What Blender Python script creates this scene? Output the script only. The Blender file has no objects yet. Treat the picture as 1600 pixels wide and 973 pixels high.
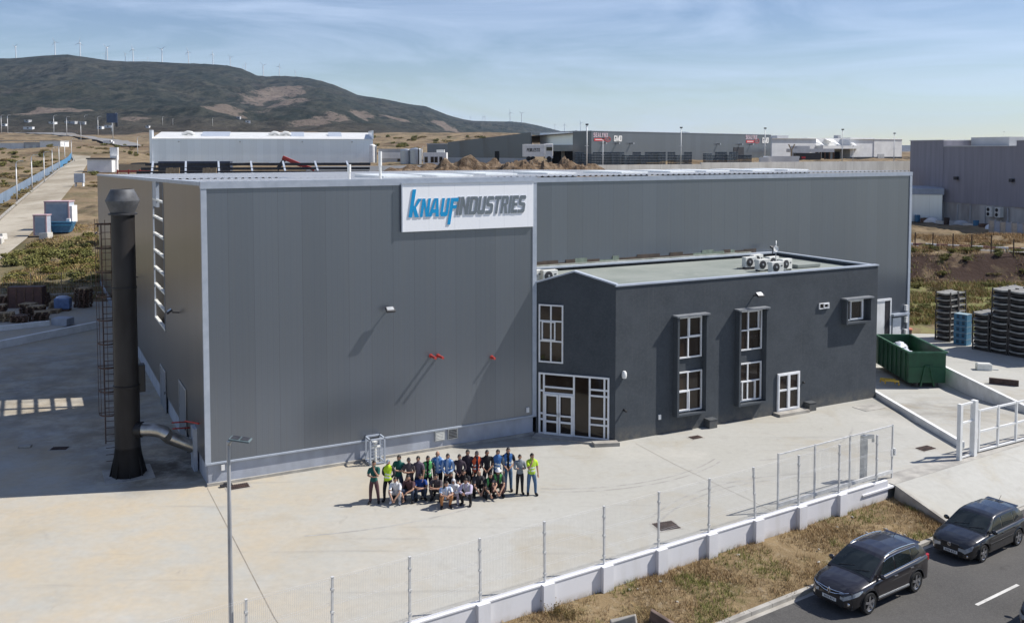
import bpy, bmesh, math, random
from mathutils import Vector, Matrix, noise
R = math.radians
scene = bpy.context.scene
COL = scene.collection
random.seed(7)

# ---------------------------------------------------------------- camera
CH = 14.2                                    # camera height above the yard (drone)
cam_d = bpy.data.cameras.new("camera")
cam = bpy.data.objects.new("camera", cam_d); COL.objects.link(cam)
PITCH = R(3.0)
FPX = 1458 * math.cos(PITCH)                 # focal length in photo pixels (photo is 1600 wide)
cam_d.sensor_fit = 'HORIZONTAL'; cam_d.sensor_width = 36.0
cam_d.lens = FPX / 1600 * 36.0
cam.location = (0, 0, CH)
cam.rotation_euler = (R(90) - PITCH, 0, 0)
cam_d.shift_y = -(486.5 - (235 + FPX * math.tan(PITCH))) / 1600
cam_d.clip_start = 0.5; cam_d.clip_end = 40000
scene.camera = cam

# ---------------------------------------------------------------- sun, sky, exposure
SUN_AZ = Vector((1.0, 0.15, 0)).normalized()
SUN_EL = math.atan(1.12)
SDIR = Vector((SUN_AZ.x * math.cos(SUN_EL), SUN_AZ.y * math.cos(SUN_EL), math.sin(SUN_EL)))
sl = bpy.data.lights.new("sun", 'SUN'); sl.energy = 5.0; sl.angle = R(0.53); sl.color = (1.0, 0.955, 0.89)
so = bpy.data.objects.new("sun", sl); COL.objects.link(so)
so.rotation_euler = (-SDIR).to_track_quat('-Z', 'Y').to_euler()
W = bpy.data.worlds.new("World"); scene.world = W; W.use_nodes = True
wn = W.node_tree.nodes; wl = W.node_tree.links; wn.clear()
wo = wn.new("ShaderNodeOutputWorld"); bg = wn.new("ShaderNodeBackground")
sky = wn.new("ShaderNodeTexSky"); sky.sky_type = 'NISHITA'; sky.sun_disc = False
sky.sun_elevation = SUN_EL; sky.sun_rotation = math.atan2(SUN_AZ.x, SUN_AZ.y)
sky.air_density = 1.0; sky.dust_density = 0.08; sky.ozone_density = 2.5; sky.altitude = 100
wtc = wn.new("ShaderNodeTexCoord")
wmp = wn.new("ShaderNodeMapping"); wmp.inputs['Scale'].default_value = (1.6, 1.6, 9.5); wmp.inputs['Rotation'].default_value = (R(4), R(-7), R(20))
wl.new(wtc.outputs['Generated'], wmp.inputs['Vector'])
wnz = wn.new("ShaderNodeTexNoise"); wnz.inputs['Scale'].default_value = 1.7; wnz.inputs['Detail'].default_value = 9; wnz.inputs['Roughness'].default_value = 0.62; wnz.inputs['Distortion'].default_value = 0.9
wl.new(wmp.outputs['Vector'], wnz.inputs['Vector'])
wmr = wn.new("ShaderNodeMapRange"); wmr.inputs['From Min'].default_value = 0.42; wmr.inputs['From Max'].default_value = 0.74; wmr.inputs['To Min'].default_value = 0.0; wmr.inputs['To Max'].default_value = 0.62
wl.new(wnz.outputs['Fac'], wmr.inputs['Value'])
wmx = wn.new("ShaderNodeMix"); wmx.data_type = 'RGBA'
wl.new(wmr.outputs['Result'], wmx.inputs['Factor']); whs = wn.new("ShaderNodeHueSaturation"); whs.inputs['Saturation'].default_value = 1.08; whs.inputs['Hue'].default_value = 0.515; wl.new(sky.outputs['Color'], whs.inputs['Color']); wl.new(whs.outputs['Color'], wmx.inputs['A'])
wmx.inputs['B'].default_value = (7.0, 8.4, 10.8, 1)
wl.new(wmx.outputs['Result'], bg.inputs['Color'])
bg.inputs['Strength'].default_value = 0.083
wl.new(bg.outputs['Background'], wo.inputs['Surface'])
vs = scene.view_settings
vs.view_transform = 'Standard'; vs.look = 'None'; vs.gamma = 1.0; vs.use_curve_mapping = False
vs.exposure = 0.32
HAZE = 3.6e-5
scene.cycles.use_denoising = True
scene.cycles.max_bounces = 6; scene.cycles.volume_bounces = 0

# ---------------------------------------------------------------- helpers
class MB:
    """Collects shapes and links them as ONE mesh object."""
    def __init__(s): s.v = []; s.f = []; s.m = []; s.s = []
    def add(s, vs_, fs, mi=0, sm=False):
        o = len(s.v); s.v += [tuple(p) for p in vs_]
        for f in fs: s.f.append(tuple(i + o for i in f)); s.m.append(mi); s.s.append(sm)
        return s
    def bb(s, x0, x1, y0, y1, z0, z1, mi=0):
        v = [(x, y, z) for z in (z0, z1) for y in (y0, y1) for x in (x0, x1)]
        return s.add(v, [(0, 2, 3, 1), (4, 5, 7, 6), (0, 1, 5, 4), (2, 6, 7, 3), (0, 4, 6, 2), (1, 3, 7, 5)], mi)
    def box(s, c, size, rz=0, mi=0, rx=0, ry=0):
        m = Matrix.Translation(Vector(c)) @ Matrix.Rotation(rz, 4, 'Z') @ Matrix.Rotation(rx, 4, 'X') @ Matrix.Rotation(ry, 4, 'Y')
        a, b, d = (q / 2 for q in size)
        v = [m @ Vector((x, y, z)) for z in (-d, d) for y in (-b, b) for x in (-a, a)]
        return s.add(v, [(0, 2, 3, 1), (4, 5, 7, 6), (0, 1, 5, 4), (2, 6, 7, 3), (0, 4, 6, 2), (1, 3, 7, 5)], mi)
    def bar(s, p0, p1, w, h=None, mi=0, up=(0, 0, 1)):
        p0 = Vector(p0); p1 = Vector(p1); h = h or w; d = (p1 - p0).normalized(); up = Vector(up)
        if abs(d.dot(up)) > .95: up = Vector((0, 1, 0))
        a = d.cross(up).normalized() * w / 2; b = d.cross(a).normalized() * h / 2
        v = [p + x * a + y * b for p in (p0, p1) for y in (-1, 1) for x in (-1, 1)]
        return s.add(v, [(0, 2, 3, 1), (4, 5, 7, 6), (0, 1, 5, 4), (2, 6, 7, 3), (0, 4, 6, 2), (1, 3, 7, 5)], mi)
    def tube(s, pts, r, seg=8, mi=0, sm=True, caps=True):
        pts = [Vector(p) for p in pts]; n = len(pts)
        rr = r if isinstance(r, (list, tuple)) else [r] * n
        vs_ = []; fs = []; a = None
        for i, p in enumerate(pts):
            d = (pts[min(i + 1, n - 1)] - pts[max(i - 1, 0)]).normalized()
            if a is None:
                a = d.cross(Vector((0, 0, 1)) if abs(d.z) < .9 else Vector((1, 0, 0))).normalized()
            else:
                a = (a - d * a.dot(d)).normalized()
            b = d.cross(a)
            for k in range(seg):
                t = 2 * math.pi * k / seg
                vs_.append(p + (a * math.cos(t) + b * math.sin(t)) * rr[i])
        for i in range(n - 1):
            for k in range(seg):
                k2 = (k + 1) % seg
                fs.append((i * seg + k, i * seg + k2, (i + 1) * seg + k2, (i + 1) * seg + k))
        s.add(vs_, fs, mi, sm)
        if caps:
            o = len(s.v) - n * seg
            s.f.append(tuple(o + k for k in range(seg))[::-1]); s.m.append(mi); s.s.append(False)
            s.f.append(tuple(o + (n - 1) * seg + k for k in range(seg))); s.m.append(mi); s.s.append(False)
        return s
    def lathe(s, prof, c=(0, 0, 0), seg=20, mi=0, sm=True, axis='Z'):
        vs_ = []; fs = []
        for (r, z) in prof:
            for k in range(seg):
                t = 2 * math.pi * k / seg; p = (r * math.cos(t), r * math.sin(t), z)
                if axis == 'Y': p = (p[0], p[2], p[1])
                if axis == 'X': p = (p[2], p[0], p[1])
                vs_.append((p[0] + c[0], p[1] + c[1], p[2] + c[2]))
        for i in range(len(prof) - 1):
            for k in range(seg):
                k2 = (k + 1) % seg
                fs.append((i * seg + k, i * seg + k2, (i + 1) * seg + k2, (i + 1) * seg + k))
        return s.add(vs_, fs, mi, sm)
    def prism(s, poly, z0, z1, mi=0):
        n = len(poly)
        a = [(p[0], p[1], z0 if not callable(z0) else z0(p)) for p in poly]
        b = [(p[0], p[1], z1 if not callable(z1) else z1(p)) for p in poly]
        fs = [tuple(range(n))[::-1], tuple(range(n, 2 * n))] + [(i, (i + 1) % n, n + (i + 1) % n, n + i) for i in range(n)]
        return s.add(a + b, fs, mi)
    def slab(s, poly, o, u, v, n, t, mi=0):
        """polygon in the frame o,u,v extruded by t along n"""
        o, u, v, n = Vector(o), Vector(u), Vector(v), Vector(n); k = len(poly)
        a = [o + u * p[0] + v * p[1] for p in poly]; b = [q + n * t for q in a]
        fs = [tuple(range(k))[::-1], tuple(range(k, 2 * k))] + [(i, (i + 1) % k, k + (i + 1) % k, k + i) for i in range(k)]
        return s.add(a + b, fs, mi)
    def face(s, pts, mi=0, sm=False): return s.add(pts, [tuple(range(len(pts)))], mi, sm)
    def ball(s, c, r, seg=12, rings=8, mi=0, keep=None):
        if not isinstance(r, (tuple, list)): r = (r, r, r)
        vs_ = []; fs = []
        for i in range(rings + 1):
            ph = math.pi * i / rings
            for k in range(seg):
                t = 2 * math.pi * k / seg
                vs_.append((math.sin(ph) * math.cos(t), math.sin(ph) * math.sin(t), math.cos(ph)))
        for i in range(rings):
            for k in range(seg):
                k2 = (k + 1) % seg; q = (i * seg + k, (i + 1) * seg + k, (i + 1) * seg + k2, i * seg + k2)
                if keep:
                    cx = [sum(vs_[j][e] for j in q) / 4 for e in range(3)]
                    if not keep(*cx): continue
                fs.append(q)
        return s.add([(c[0] + p[0] * r[0], c[1] + p[1] * r[1], c[2] + p[2] * r[2]) for p in vs_], fs, mi, True)
    def build(s, name, mats, parent=None, loc=None, rz=None, bevel=0, fix=True):
        me = bpy.data.meshes.new(name); me.from_pydata(s.v, [], s.f)
        if not isinstance(mats, (list, tuple)): mats = [mats]
        for m in mats: me.materials.append(m)
        me.polygons.foreach_set('material_index', s.m); me.polygons.foreach_set('use_smooth', s.s)
        if fix:
            bm = bmesh.new(); bm.from_mesh(me); bmesh.ops.recalc_face_normals(bm, faces=bm.faces[:])
            for e in bm.edges:
                if len(e.link_faces) == 2 and e.calc_face_angle(0) > .65: e.smooth = False
            bm.to_mesh(me); bm.free()
        me.update()
        o = bpy.data.objects.new(name, me); COL.objects.link(o)
        if loc is not None: o.location = loc
        if rz is not None: o.rotation_euler = (0, 0, rz)
        if parent is not None: o.parent = parent
        if bevel:
            b = o.modifiers.new("bevel", 'BEVEL'); b.width = bevel; b.segments = 2; b.limit_method = 'ANGLE'
        return o

def tag(o, label=None, cat=None, group=None, kind=None):
    if label: o['label'] = label
    if cat: o['category'] = cat
    if group: o['group'] = group
    if kind: o['kind'] = kind
    return o
def thing(name, label, cat, loc=(0, 0, 0), rz=0, group=None):
    o = bpy.data.objects.new(name, None); COL.objects.link(o); o.empty_display_size = .1
    o.location = loc; o.rotation_euler = (0, 0, rz)
    return tag(o, label, cat, group)
def dup(root, loc, rz=None, label=None, group=None, scale=None):
    r = root.copy(); COL.objects.link(r); r.location = loc
    if rz is not None: r.rotation_euler = (0, 0, rz)
    if scale is not None: r.scale = (scale,) * 3
    if label: r['label'] = label
    if group: r['group'] = group
    for ch in list(root.children):
        c = ch.copy(); COL.objects.link(c); c.parent = r
        for g in list(ch.children):
            d = g.copy(); COL.objects.link(d); d.parent = c
    return r
def struct(o): o['kind'] = 'structure'; return o
def sm(a, b, x):
    t = min(1, max(0, (x - a) / (b - a))); return t * t * (3 - 2 * t)
def lerp(a, b, t): return a + (b - a) * t
def interp(tab, x):
    if x <= tab[0][0]: return tab[0][1]
    for (x0, y0), (x1, y1) in zip(tab, tab[1:]):
        if x <= x1: return y0 + (y1 - y0) * (x - x0) / (x1 - x0)
    return tab[-1][1]

# ---------------------------------------------------------------- materials
class N:
    """small node-graph helper"""
    def __init__(s, name):
        s.mat = bpy.data.materials.new(name); s.mat.use_nodes = True
        s.t = s.mat.node_tree; s.n = s.t.nodes; s.l = s.t.links
        s.p = s.n['Principled BSDF']; s.tc = s.n.new('ShaderNodeTexCoord')
    def new(s, t, **k):
        n = s.n.new(t)
        for a, b in k.items(): setattr(n, a, b)
        return n
    def vec(s, scale=(1, 1, 1), out='Object'):
        m = s.new('ShaderNodeMapping'); m.inputs['Scale'].default_value = scale
        s.l.new(s.tc.outputs[out], m.inputs['Vector']); return m.outputs['Vector']
    def noise(s, scale, detail=4, rough=.55, stretch=(1, 1, 1), dist=0, out='Object'):
        n = s.new('ShaderNodeTexNoise'); n.inputs['Scale'].default_value = scale; n.inputs['Detail'].default_value = detail
        n.inputs['Roughness'].default_value = rough; n.inputs['Distortion'].default_value = dist
        s.l.new(s.vec(stretch, out), n.inputs['Vector']); return n.outputs['Fac']
    def rng(s, v, a, b, c=0., d=1.):
        m = s.new('ShaderNodeMapRange'); m.inputs['From Min'].default_value = a; m.inputs['From Max'].default_value = b
        m.inputs['To Min'].default_value = c; m.inputs['To Max'].default_value = d; s.l.new(v, m.inputs['Value']); return m.outputs['Result']
    def mix(s, f, a, b, mode='MIX'):
        m = s.new('ShaderNodeMix'); m.data_type = 'RGBA'; m.blend_type = mode
        for i, q in (('Factor', f), ('A', a), ('B', b)):
            if isinstance(q, (int, float)): m.inputs[i].default_value = q
            elif isinstance(q, (tuple, list)): m.inputs[i].default_value = (*q[:3], 1)
            else: s.l.new(q, m.inputs[i])
        return m.outputs['Result']
    def math(s, op, a, b=0.):
        m = s.new('ShaderNodeMath'); m.operation = op
        for i, q in enumerate((a, b)):
            if isinstance(q, (int, float)): m.inputs[i].default_value = q
            else: s.l.new(q, m.inputs[i])
        return m.outputs['Value']
    def sep(s, v):
        m = s.new('ShaderNodeSeparateXYZ'); s.l.new(v, m.inputs[0]); return m.outputs
    def bump(s, h, strength=.3, dist=.02):
        b = s.new('ShaderNodeBump'); b.inputs['Strength'].default_value = strength; b.inputs['Distance'].default_value = dist
        s.l.new(h, b.inputs['Height']); s.l.new(b.outputs['Normal'], s.p.inputs['Normal']); return s
    def fin(s, color, rough=.8, metal=0., spec=.4):
        p = s.p
        if isinstance(color, (tuple, list)): p.inputs['Base Color'].default_value = (*color[:3], 1)
        else: s.l.new(color, p.inputs['Base Color'])
        if isinstance(rough, (int, float)): p.inputs['Roughness'].default_value = rough
        else: s.l.new(rough, p.inputs['Roughness'])
        p.inputs['Metallic'].default_value = metal; p.inputs['Specular IOR Level'].default_value = spec
        return s.mat

def mat(name, c, c2=None, scale=3., rough=.7, metal=0., spec=.4, bump=0., bscale=30., detail=5, stretch=(1, 1, 1), lo=.35, hi=.65):
    g = N(name)
    if c2 is None: c2 = tuple(q * .86 for q in c)
    col = g.mix(g.rng(g.noise(scale, detail, stretch=stretch), lo, hi), c2, c)
    if bump: g.bump(g.noise(bscale, 4), bump, .02)
    return g.fin(col, rough, metal, spec)

def cladding(name, base, axis, seam=1.0, dirt=(.25, .24, .22), pitch=.085, hue=.10):
    """vertical sandwich-panel cladding: micro ribs, panel joints, rain streaks"""
    g = N(name); xyz = g.sep(g.tc.outputs['Object']); c = xyz[axis]
    fr = g.math('FRACT', g.math('DIVIDE', c, seam))
    line = g.math('LESS_THAN', fr, .014)
    idx = g.math('FLOOR', g.math('DIVIDE', c, seam))
    wn_ = g.new('ShaderNodeTexWhiteNoise'); wn_.noise_dimensions = '1D'; g.l.new(idx, wn_.inputs['W'])
    col = g.mix(wn_.outputs['Value'], tuple(q * .95 for q in base), tuple(q * 1.05 for q in base))
    st = (2.2, 2.2, .05)
    col = g.mix(g.rng(g.noise(3.0, 5, .6, st), .45, .8, 0, .16), col, dirt)
    col = g.mix(g.rng(g.noise(.10, 3, .5), .35, .7, 0, hue * 2), col, (base[0] * 1.12, base[1] * 1.04, base[2] * .92))  # warm patches paint in brown light reflected off the yard
    col = g.mix(g.math('MULTIPLY', line, .38), col, tuple(q * .35 for q in base))
    h = g.math('SINE', g.math('MULTIPLY', c, 2 * math.pi / pitch))
    rib = g.math('LESS_THAN', g.math('FRACT', g.math('DIVIDE', c, seam / 4)), .06)
    col = g.mix(g.math('MULTIPLY', rib, .14), col, tuple(q * .5 for q in base))
    col = g.mix(g.rng(g.noise(9.0, 3, .6, (1, 1, 1)), .60, .75, 0, .14), col, tuple(q * 1.5 for q in base))
    col = g.mix(g.rng(g.noise(5.0, 5, .7, (3, 3, .03)), .56, .72, 0, .10), col, tuple(q * 1.45 for q in base))
    g.bump(g.math('ADD', g.math('MULTIPLY', h, .10), g.math('MULTIPLY', line, -1.5)), .35, .01)
    return g.fin(col, .30, .62, .5)

M = {}
M['clad_front'] = cladding('cladding_front', (.172, .194, .230), 0, 1.05)
M['clad_side'] = cladding('cladding_side', (.180, .174, .168), 1, 1.05, hue=.15)  # browner copy of the front panels, tinted for light reflected from the yard
M['trim'] = mat('pale_trim', (.40, .44, .50), (.33, .37, .43), 2, .45, .0, .5)
M['plinth'] = mat('plinth_paint', (.40, .43, .49), (.30, .32, .36), 1.2, .8, bump=.15, stretch=(1, 1, .5))
M['footing'] = mat('concrete_footing', (.42, .40, .36), (.26, .25, .23), 1.5, .9, bump=.3)
g = N('dark_render'); zz = g.sep(g.tc.outputs['Object'])[2]
c = g.mix(g.rng(g.noise(.8, 8, .65), .3, .7), (.052, .060, .070), (.072, .082, .094))
c = g.mix(g.rng(g.noise(9, 5, .75), .45, .65, 0, .5), c, (.088, .098, .108))
c = g.mix(g.rng(g.noise(4, 5, .6, (3, 3, .05)), .55, .75, 0, .35), c, (.095, .10, .105))
c = g.mix(g.math('MULTIPLY', g.rng(zz, .1, .75, .8, 0), g.rng(g.noise(2.2, 6, .7), .35, .65)), c, (.16, .15, .13))
g.bump(g.noise(45, 5), .35, .02)
M['render'] = g.fin(c, .92, 0, .2)
M['render_in'] = mat('dark_render_inside', (.035, .038, .042), (.02, .022, .025), 1.0, .9, spec=.2)
M['white_frame'] = mat('white_window_frame', (.78, .79, .80), (.70, .71, .73), 4, .4, spec=.5)
M['white'] = mat('white_paint', (.78, .78, .77), (.66, .66, .64), 1.5, .6)
M['white_wall'] = None
def glassmat(name, c=(.022, .017, .013), rough=.06):
    g = N(name); return g.fin(g.mix(g.rng(g.noise(.7, 3), .3, .7), c, tuple(q * 2.2 for q in c)), rough, 0., .42)
M['glass'] = glassmat('tinted_glass', (.016, .011, .008))
M['car_glass'] = glassmat('car_window_glass', (.008, .011, .012), .03)
M['roof_white'] = None
M['steel'] = mat('galvanised_steel', (.50, .52, .54), (.38, .40, .42), 6, .42, .75)
M['steel_dark'] = mat('dark_steel', (.06, .06, .065), (.035, .035, .04), 5, .5, .3)
M['rust'] = mat('rusty_steel', (.085, .05, .04), (.035, .025, .022), 6, .8)
M['black'] = mat('black_plastic', (.018, .018, .02), (.012, .012, .013), 5, .5)
M['red'] = mat('red_pipe_paint', (.50, .06, .05), (.36, .05, .04), 6, .5)
M['chimney'] = mat('sooty_chimney_steel', (.034, .032, .033), (.016, .014, .014), 1.1, .55, .25, bump=.1, stretch=(1, 1, .35))
M['ac'] = mat('air_conditioner_casing', (.72, .72, .68), (.62, .62, .58), 4, .5)
M['yellow'] = mat('yellow_paint', (.62, .42, .05), (.45, .30, .05), 5, .6)
M['wood'] = mat('pallet_wood', (.17, .10, .065), (.085, .05, .035), 5, .85)
M['wood_light'] = mat('pale_pallet_wood', (.40, .30, .19), (.28, .20, .12), 5, .85)
M['blue_plastic'] = mat('blue_plastic', (.06, .20, .33), (.04, .13, .24), 4, .5)
M['green_paint'] = mat('green_container_paint', (.018, .085, .040), (.012, .050, .026), 2.2, .5, bump=.1, lo=.25, hi=.6)
M['rubber'] = mat('rubber', (.016, .016, .017), (.01, .01, .01), 5, .85)
# ---------------------------------------------------------------- hall frame (local x along the front, local y into the building)
HA = R(27.5); HO = Vector((-12.93, 38.73, 0))
HX = Vector((math.cos(HA), math.sin(HA), 0)); HY = Vector((-math.sin(HA), math.cos(HA), 0))
def HW(x, y, z=0): return HO + HX * x + HY * y + Vector((0, 0, z))
def hloc(X, Y):
    d = Vector((X, Y, 0)) - HO; return d.dot(HX), d.dot(HY)

# ---------------------------------------------------------------- terrain
def ground_z(X, Y):
    lx, ly = hloc(X, Y)
    left = .033 * max(0, Y - 86)
    plat = 10.6 * sm(70, 80, ly) + lerp(-1.7 * sm(170, 290, Y), 1.0 * sm(150, 160, Y), sm(90, 140, lx))
    right = 2.7 * sm(99, 105, Y) + 8.5 * sm(170, 220, Y)
    w = 1 - sm(25, 50, lx)
    z = left * w + plat * (1 - w)
    r = X / max(Y, 1.)
    wr = sm(.40, .43, r)
    z = z * (1 - wr) + right * wr
    return min(z, 11.6) + max(0, Y - 380) * .03 * (1 - sm(.0, .12, r))
def rough_z(X, Y):
    k = sm(94, 110, Y)
    a = .55 * k * (noise.noise(Vector((X * .16, Y * .16, 3))) + .5 * noise.noise(Vector((X * .5, Y * .5, 9))))
    if X < -44 and Y < 150:
        a *= 1 + 1.3 * sm(-60, -50, X)
    a += 2.2 * sm(160, 400, Y) * noise.noise(Vector((X * .012, Y * .012, 5))) + 1.3 * sm(150, 300, Y) * noise.noise(Vector((X * .05, Y * .05, 6)))
    return a
ROADL = [(-78, 136.5), (-86.5, 157), (-103.6, 197), (-126, 250.6), (-154, 318), (-180, 384), (-198, 420)]
ROADR = [(-54, 95), (-62.4, 113), (-69.4, 132.5), (-88.3, 179.7), (-109, 229.8), (-125.4, 269.7), (-150, 330), (-186, 412)]
def road_side(tab, Y): return interp([(b, a) for a, b in tab], Y)
def terrain_z(X, Y):
    z = ground_z(X, Y) + rough_z(X, Y)
    if 90 < Y < 425 and X < -45:
        xl, xr = road_side(ROADL, Y), road_side(ROADR, Y)
        d = max(xl - X, X - xr)
        k = 1 - sm(0, 5, d)
        z = lerp(z, ground_z(X, Y) - .12, k)
    return z - .03

g = N('dry_ground')
big = g.noise(.012, 6, .6); mid = g.noise(.09, 6, .65); fine = g.noise(1.2, 4, .6)
c = g.mix(g.rng(mid, .35, .65), (.17, .125, .075), (.27, .205, .125))
c = g.mix(g.rng(big, .5, .62, 0, .6), c, (.20, .145, .09))
c = g.mix(g.rng(g.noise(.35, 6, .7), .53, .66, 0, .75), c, (.085, .080, .038))
c = g.mix(g.rng(fine, .55, .75, 0, .5), c, (.38, .30, .20))
c = g.mix(g.rng(g.noise(.06, 8, .75, (1, .45, 1)), .50, .60, 0, .9), c, (.055, .042, .026))
c = g.mix(g.rng(g.noise(.022, 7, .7, (1, .5, 1)), .5, .62, 0, .6), c, (.105, .066, .040))
c = g.mix(g.rng(g.noise(.045, 7, .75, (1, .4, 1)), .55, .62, 0, .55), c, (.10, .095, .048))
pp = g.sep(g.tc.outputs['Object'])
def band(v, a, b_, c_, d_): return g.math('MULTIPLY', g.rng(v, a, b_), g.rng(v, c_, d_, 1, 0))
bank = g.math('MULTIPLY', band(pp[1], 97.5, 99.5, 104, 105.5), g.rng(pp[0], 36, 39))
lush = g.math('MULTIPLY', g.rng(pp[1], 96, 98.5, 1, 0), g.rng(pp[0], 30, 34))
c = g.mix(g.math('MULTIPLY', bank, g.rng(g.noise(.25, 5, .65), .30, .52)), c, (.042, .026, .020))
c = g.mix(g.math('MULTIPLY', lush, g.rng(g.noise(.3, 6, .7), .36, .58, 0, .85)), c, (.165, .19, .055))
slope = g.math('MULTIPLY', g.rng(pp[0], -42, -46), band(pp[1], 91, 93, 128, 136))
c = g.mix(g.math('MULTIPLY', slope, g.rng(g.noise(.22, 6, .7), .38, .6, 0, .8)), c, (.105, .098, .045))
g.bump(g.noise(.8, 6, .7), .8, .3)
M['ground'] = g.fin(c, .95, 0, .15)

def fan(name, m, u0, u1, nu, d0, d1, nd, zf, geom=True):
    vs_, fs = [], []
    for j in range(nd + 1):
        t = j / nd; d = d0 * (d1 / d0) ** t
        for i in range(nu + 1):
            u = lerp(u0, u1, i / nu); X = u * d
            vs_.append((X, d, zf(X, d)))
    for j in range(nd):
        for i in range(nu):
            a = j * (nu + 1) + i; fs.append((a, a + 1, a + nu + 2, a + nu + 1))
    b = MB(); b.add(vs_, fs, 0, True)
    return struct(b.build(name, m, fix=False))

def base_z(X, Y):
    # below the yard, verge and road the sheet runs a metre lower; beyond the estate it is the terrain
    z = terrain_z(X, Y)
    return z - 1.6 * ((1 - sm(69.5, 72, Y)) if X > 28.4 else (1 - sm(76, 87, Y)))
fan('ground', M['ground'], -1.0, 1.0, 320, 14, 1250, 300, base_z)
# far plain out to the horizon
g = N('far_plain'); M['plain'] = g.fin(g.mix(g.noise(.002, 5), (.10, .085, .06), (.17, .13, .085)), .95, 0, .1)
fan('plain', M['plain'], -1.1, 1.1, 24, 1240, 12000, 12, lambda X, Y: min(36, 11 + max(0, Y - 380) * .03) * (1 - sm(.0, .12, X / Y)) + 8 * sm(.0, .12, X / Y) - 1.0 if Y < 9000 else -20)

# ---------------------------------------------------------------- hills (ridge line by direction)
RIDGE = [(-500, 96), (-250, 98), (-100, 95), (0, 92), (40, 91), (70, 88), (110, 86), (135, 90), (170, 95), (205, 96.5), (260, 98), (330, 101), (356, 103), (380, 108), (402, 118), (416, 120), (440, 119),
         (460, 120), (480, 122), (500, 126), (520, 132), (540, 140), (560, 149), (600, 155), (640, 163), (665, 166), (680, 172), (700, 180), (720, 186), (740, 189), (780, 190), (800, 190), (820, 192), (840, 196),
         (860, 201), (880, 206), (900, 204), (915, 207), (940, 214), (980, 224), (1020, 233), (1100, 238)]
def ridge_d(px): return interp([(-500, 3000), (300, 3200), (600, 3600), (900, 5200), (1100, 6000)], px)
def hill_z(X, Y):
    px = 800 + 1458 * X / Y
    d = ridge_d(px); zr = CH + (235 - interp(RIDGE, px)) / 1458 * d
    d0 = lerp(1150, 2600, sm(500, 950, px)); z0 = 30 * (1 - sm(650, 950, px))
    t = (Y - d0) / (d - d0)
    if t <= 0: return z0 - 25 * min(1, -t * 4)
    if t <= 1:
        p = t ** 1.15
        n = noise.fractal(Vector((X * .0022, Y * .0022, 1)), 1.0, 2.0, 5)
        gul = abs(noise.noise(Vector((X * .004, Y * .0012, 7))))
        amp = math.sin(math.pi * min(1, t)) ** .8
        q = noise.noise(Vector((X * .012, Y * .012, 3))); q2 = noise.noise(Vector((X * .035, Y * .035, 5)))
        return lerp(z0, zr, p) + (n * .10 - gul * .12) * zr * amp + (10 * q + 5 * q2) * min(1, amp * 1.5)
    return max(-25, zr - (t - 1) * zr * 1.2)
g = N('hill_scrub')
a = g.noise(.0035, 8, .68); b = g.noise(.055, 8, .75); sp = g.noise(.16, 4, .7)
b = g.noise(.045, 8, .75, (1, .22, 1)); sp = g.noise(.13, 4, .7, (1, .25, 1))
c = g.mix(g.rng(b, .40, .60), (.008, .013, .011), (.076, .074, .058))
c = g.mix(g.rng(a, .42, .60, 0, .6), c, (.020, .030, .024))
c = g.mix(g.rng(g.noise(.012, 7, .75), .58, .68, 0, .55), c, (.105, .080, .068))
# bare rocky patches at fixed places on the slope
pos = g.sep(g.tc.outputs['Object'])
def patch(X, Y, rx, ry):
    dx = g.math('DIVIDE', g.math('SUBTRACT', pos[0], X), rx); dy = g.math('DIVIDE', g.math('SUBTRACT', pos[1], Y), ry)
    d = g.math('SQRT', g.math('ADD', g.math('MULTIPLY', dx, dx), g.math('MULTIPLY', dy, dy)))
    return g.rng(g.math('ADD', g.math('MULTIPLY', d, .9), g.math('MULTIPLY', g.math('SUBTRACT', g.noise(.012, 9, .82), .5), 5.0)), .75, 1.0, 1., 0.)
def hill_hit(u, v):
    dx = (u - 800) / 1458; dz = (235 - v) / 1458; Y = 1100.
    while Y < 6500:
        if CH + dz * Y < hill_z(dx * Y, Y): return dx * Y, Y
        Y += 8
    return dx * 2000, 2000
for (u, v, rx, ry) in [(440, 143, 60, 260), (452, 158, 50, 110), (425, 155, 30, 60), (105, 174, 65, 80), (205, 186, 16, 36), (70, 172, 30, 40), (355, 172, 30, 50), (520, 186, 30, 60), (565, 182, 24, 50), (620, 186, 32, 60), (690, 194, 50, 60), (480, 192, 30, 40)]:
    X, Y = hill_hit(u, v); c = g.mix(g.math('MULTIPLY', patch(X, Y, rx, ry), .8), c, (.205, .165, .135))
c = g.mix(g.rng(g.sep(g.tc.outputs['Object'])[2], 30, 75, .4, 0), c, (.13, .095, .07))
c = g.mix(g.rng(sp, .55, .66, 0, .8), c, (.022, .026, .021))
g.bump(g.noise(.03, 8, .75), 1.0, 14)
M['hill'] = g.fin(c, .95, 0, .1)
fan('hills', M['hill'], -.75, .22, 520, 1100, 7200, 260, hill_z)
# far blue hills that show over the dark warehouse
def far_z(X, Y):
    px = 800 + 1458 * X / Y
    h = interp([(850, 237), (1010, 236), (1035, 219), (1050, 209), (1066, 203), (1080, 205), (1095, 214), (1120, 224), (1200, 226), (1440, 226), (1600, 228), (1700, 230)], px)
    t = 1 - abs(Y - 9500) / 1500
    return -30 + (CH + (235 - h) / 1458 * 9500 + 30) * max(0, t)
fan('far_hills', M['hill'], .02, .65, 160, 8000, 11000, 10, far_z)
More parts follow.
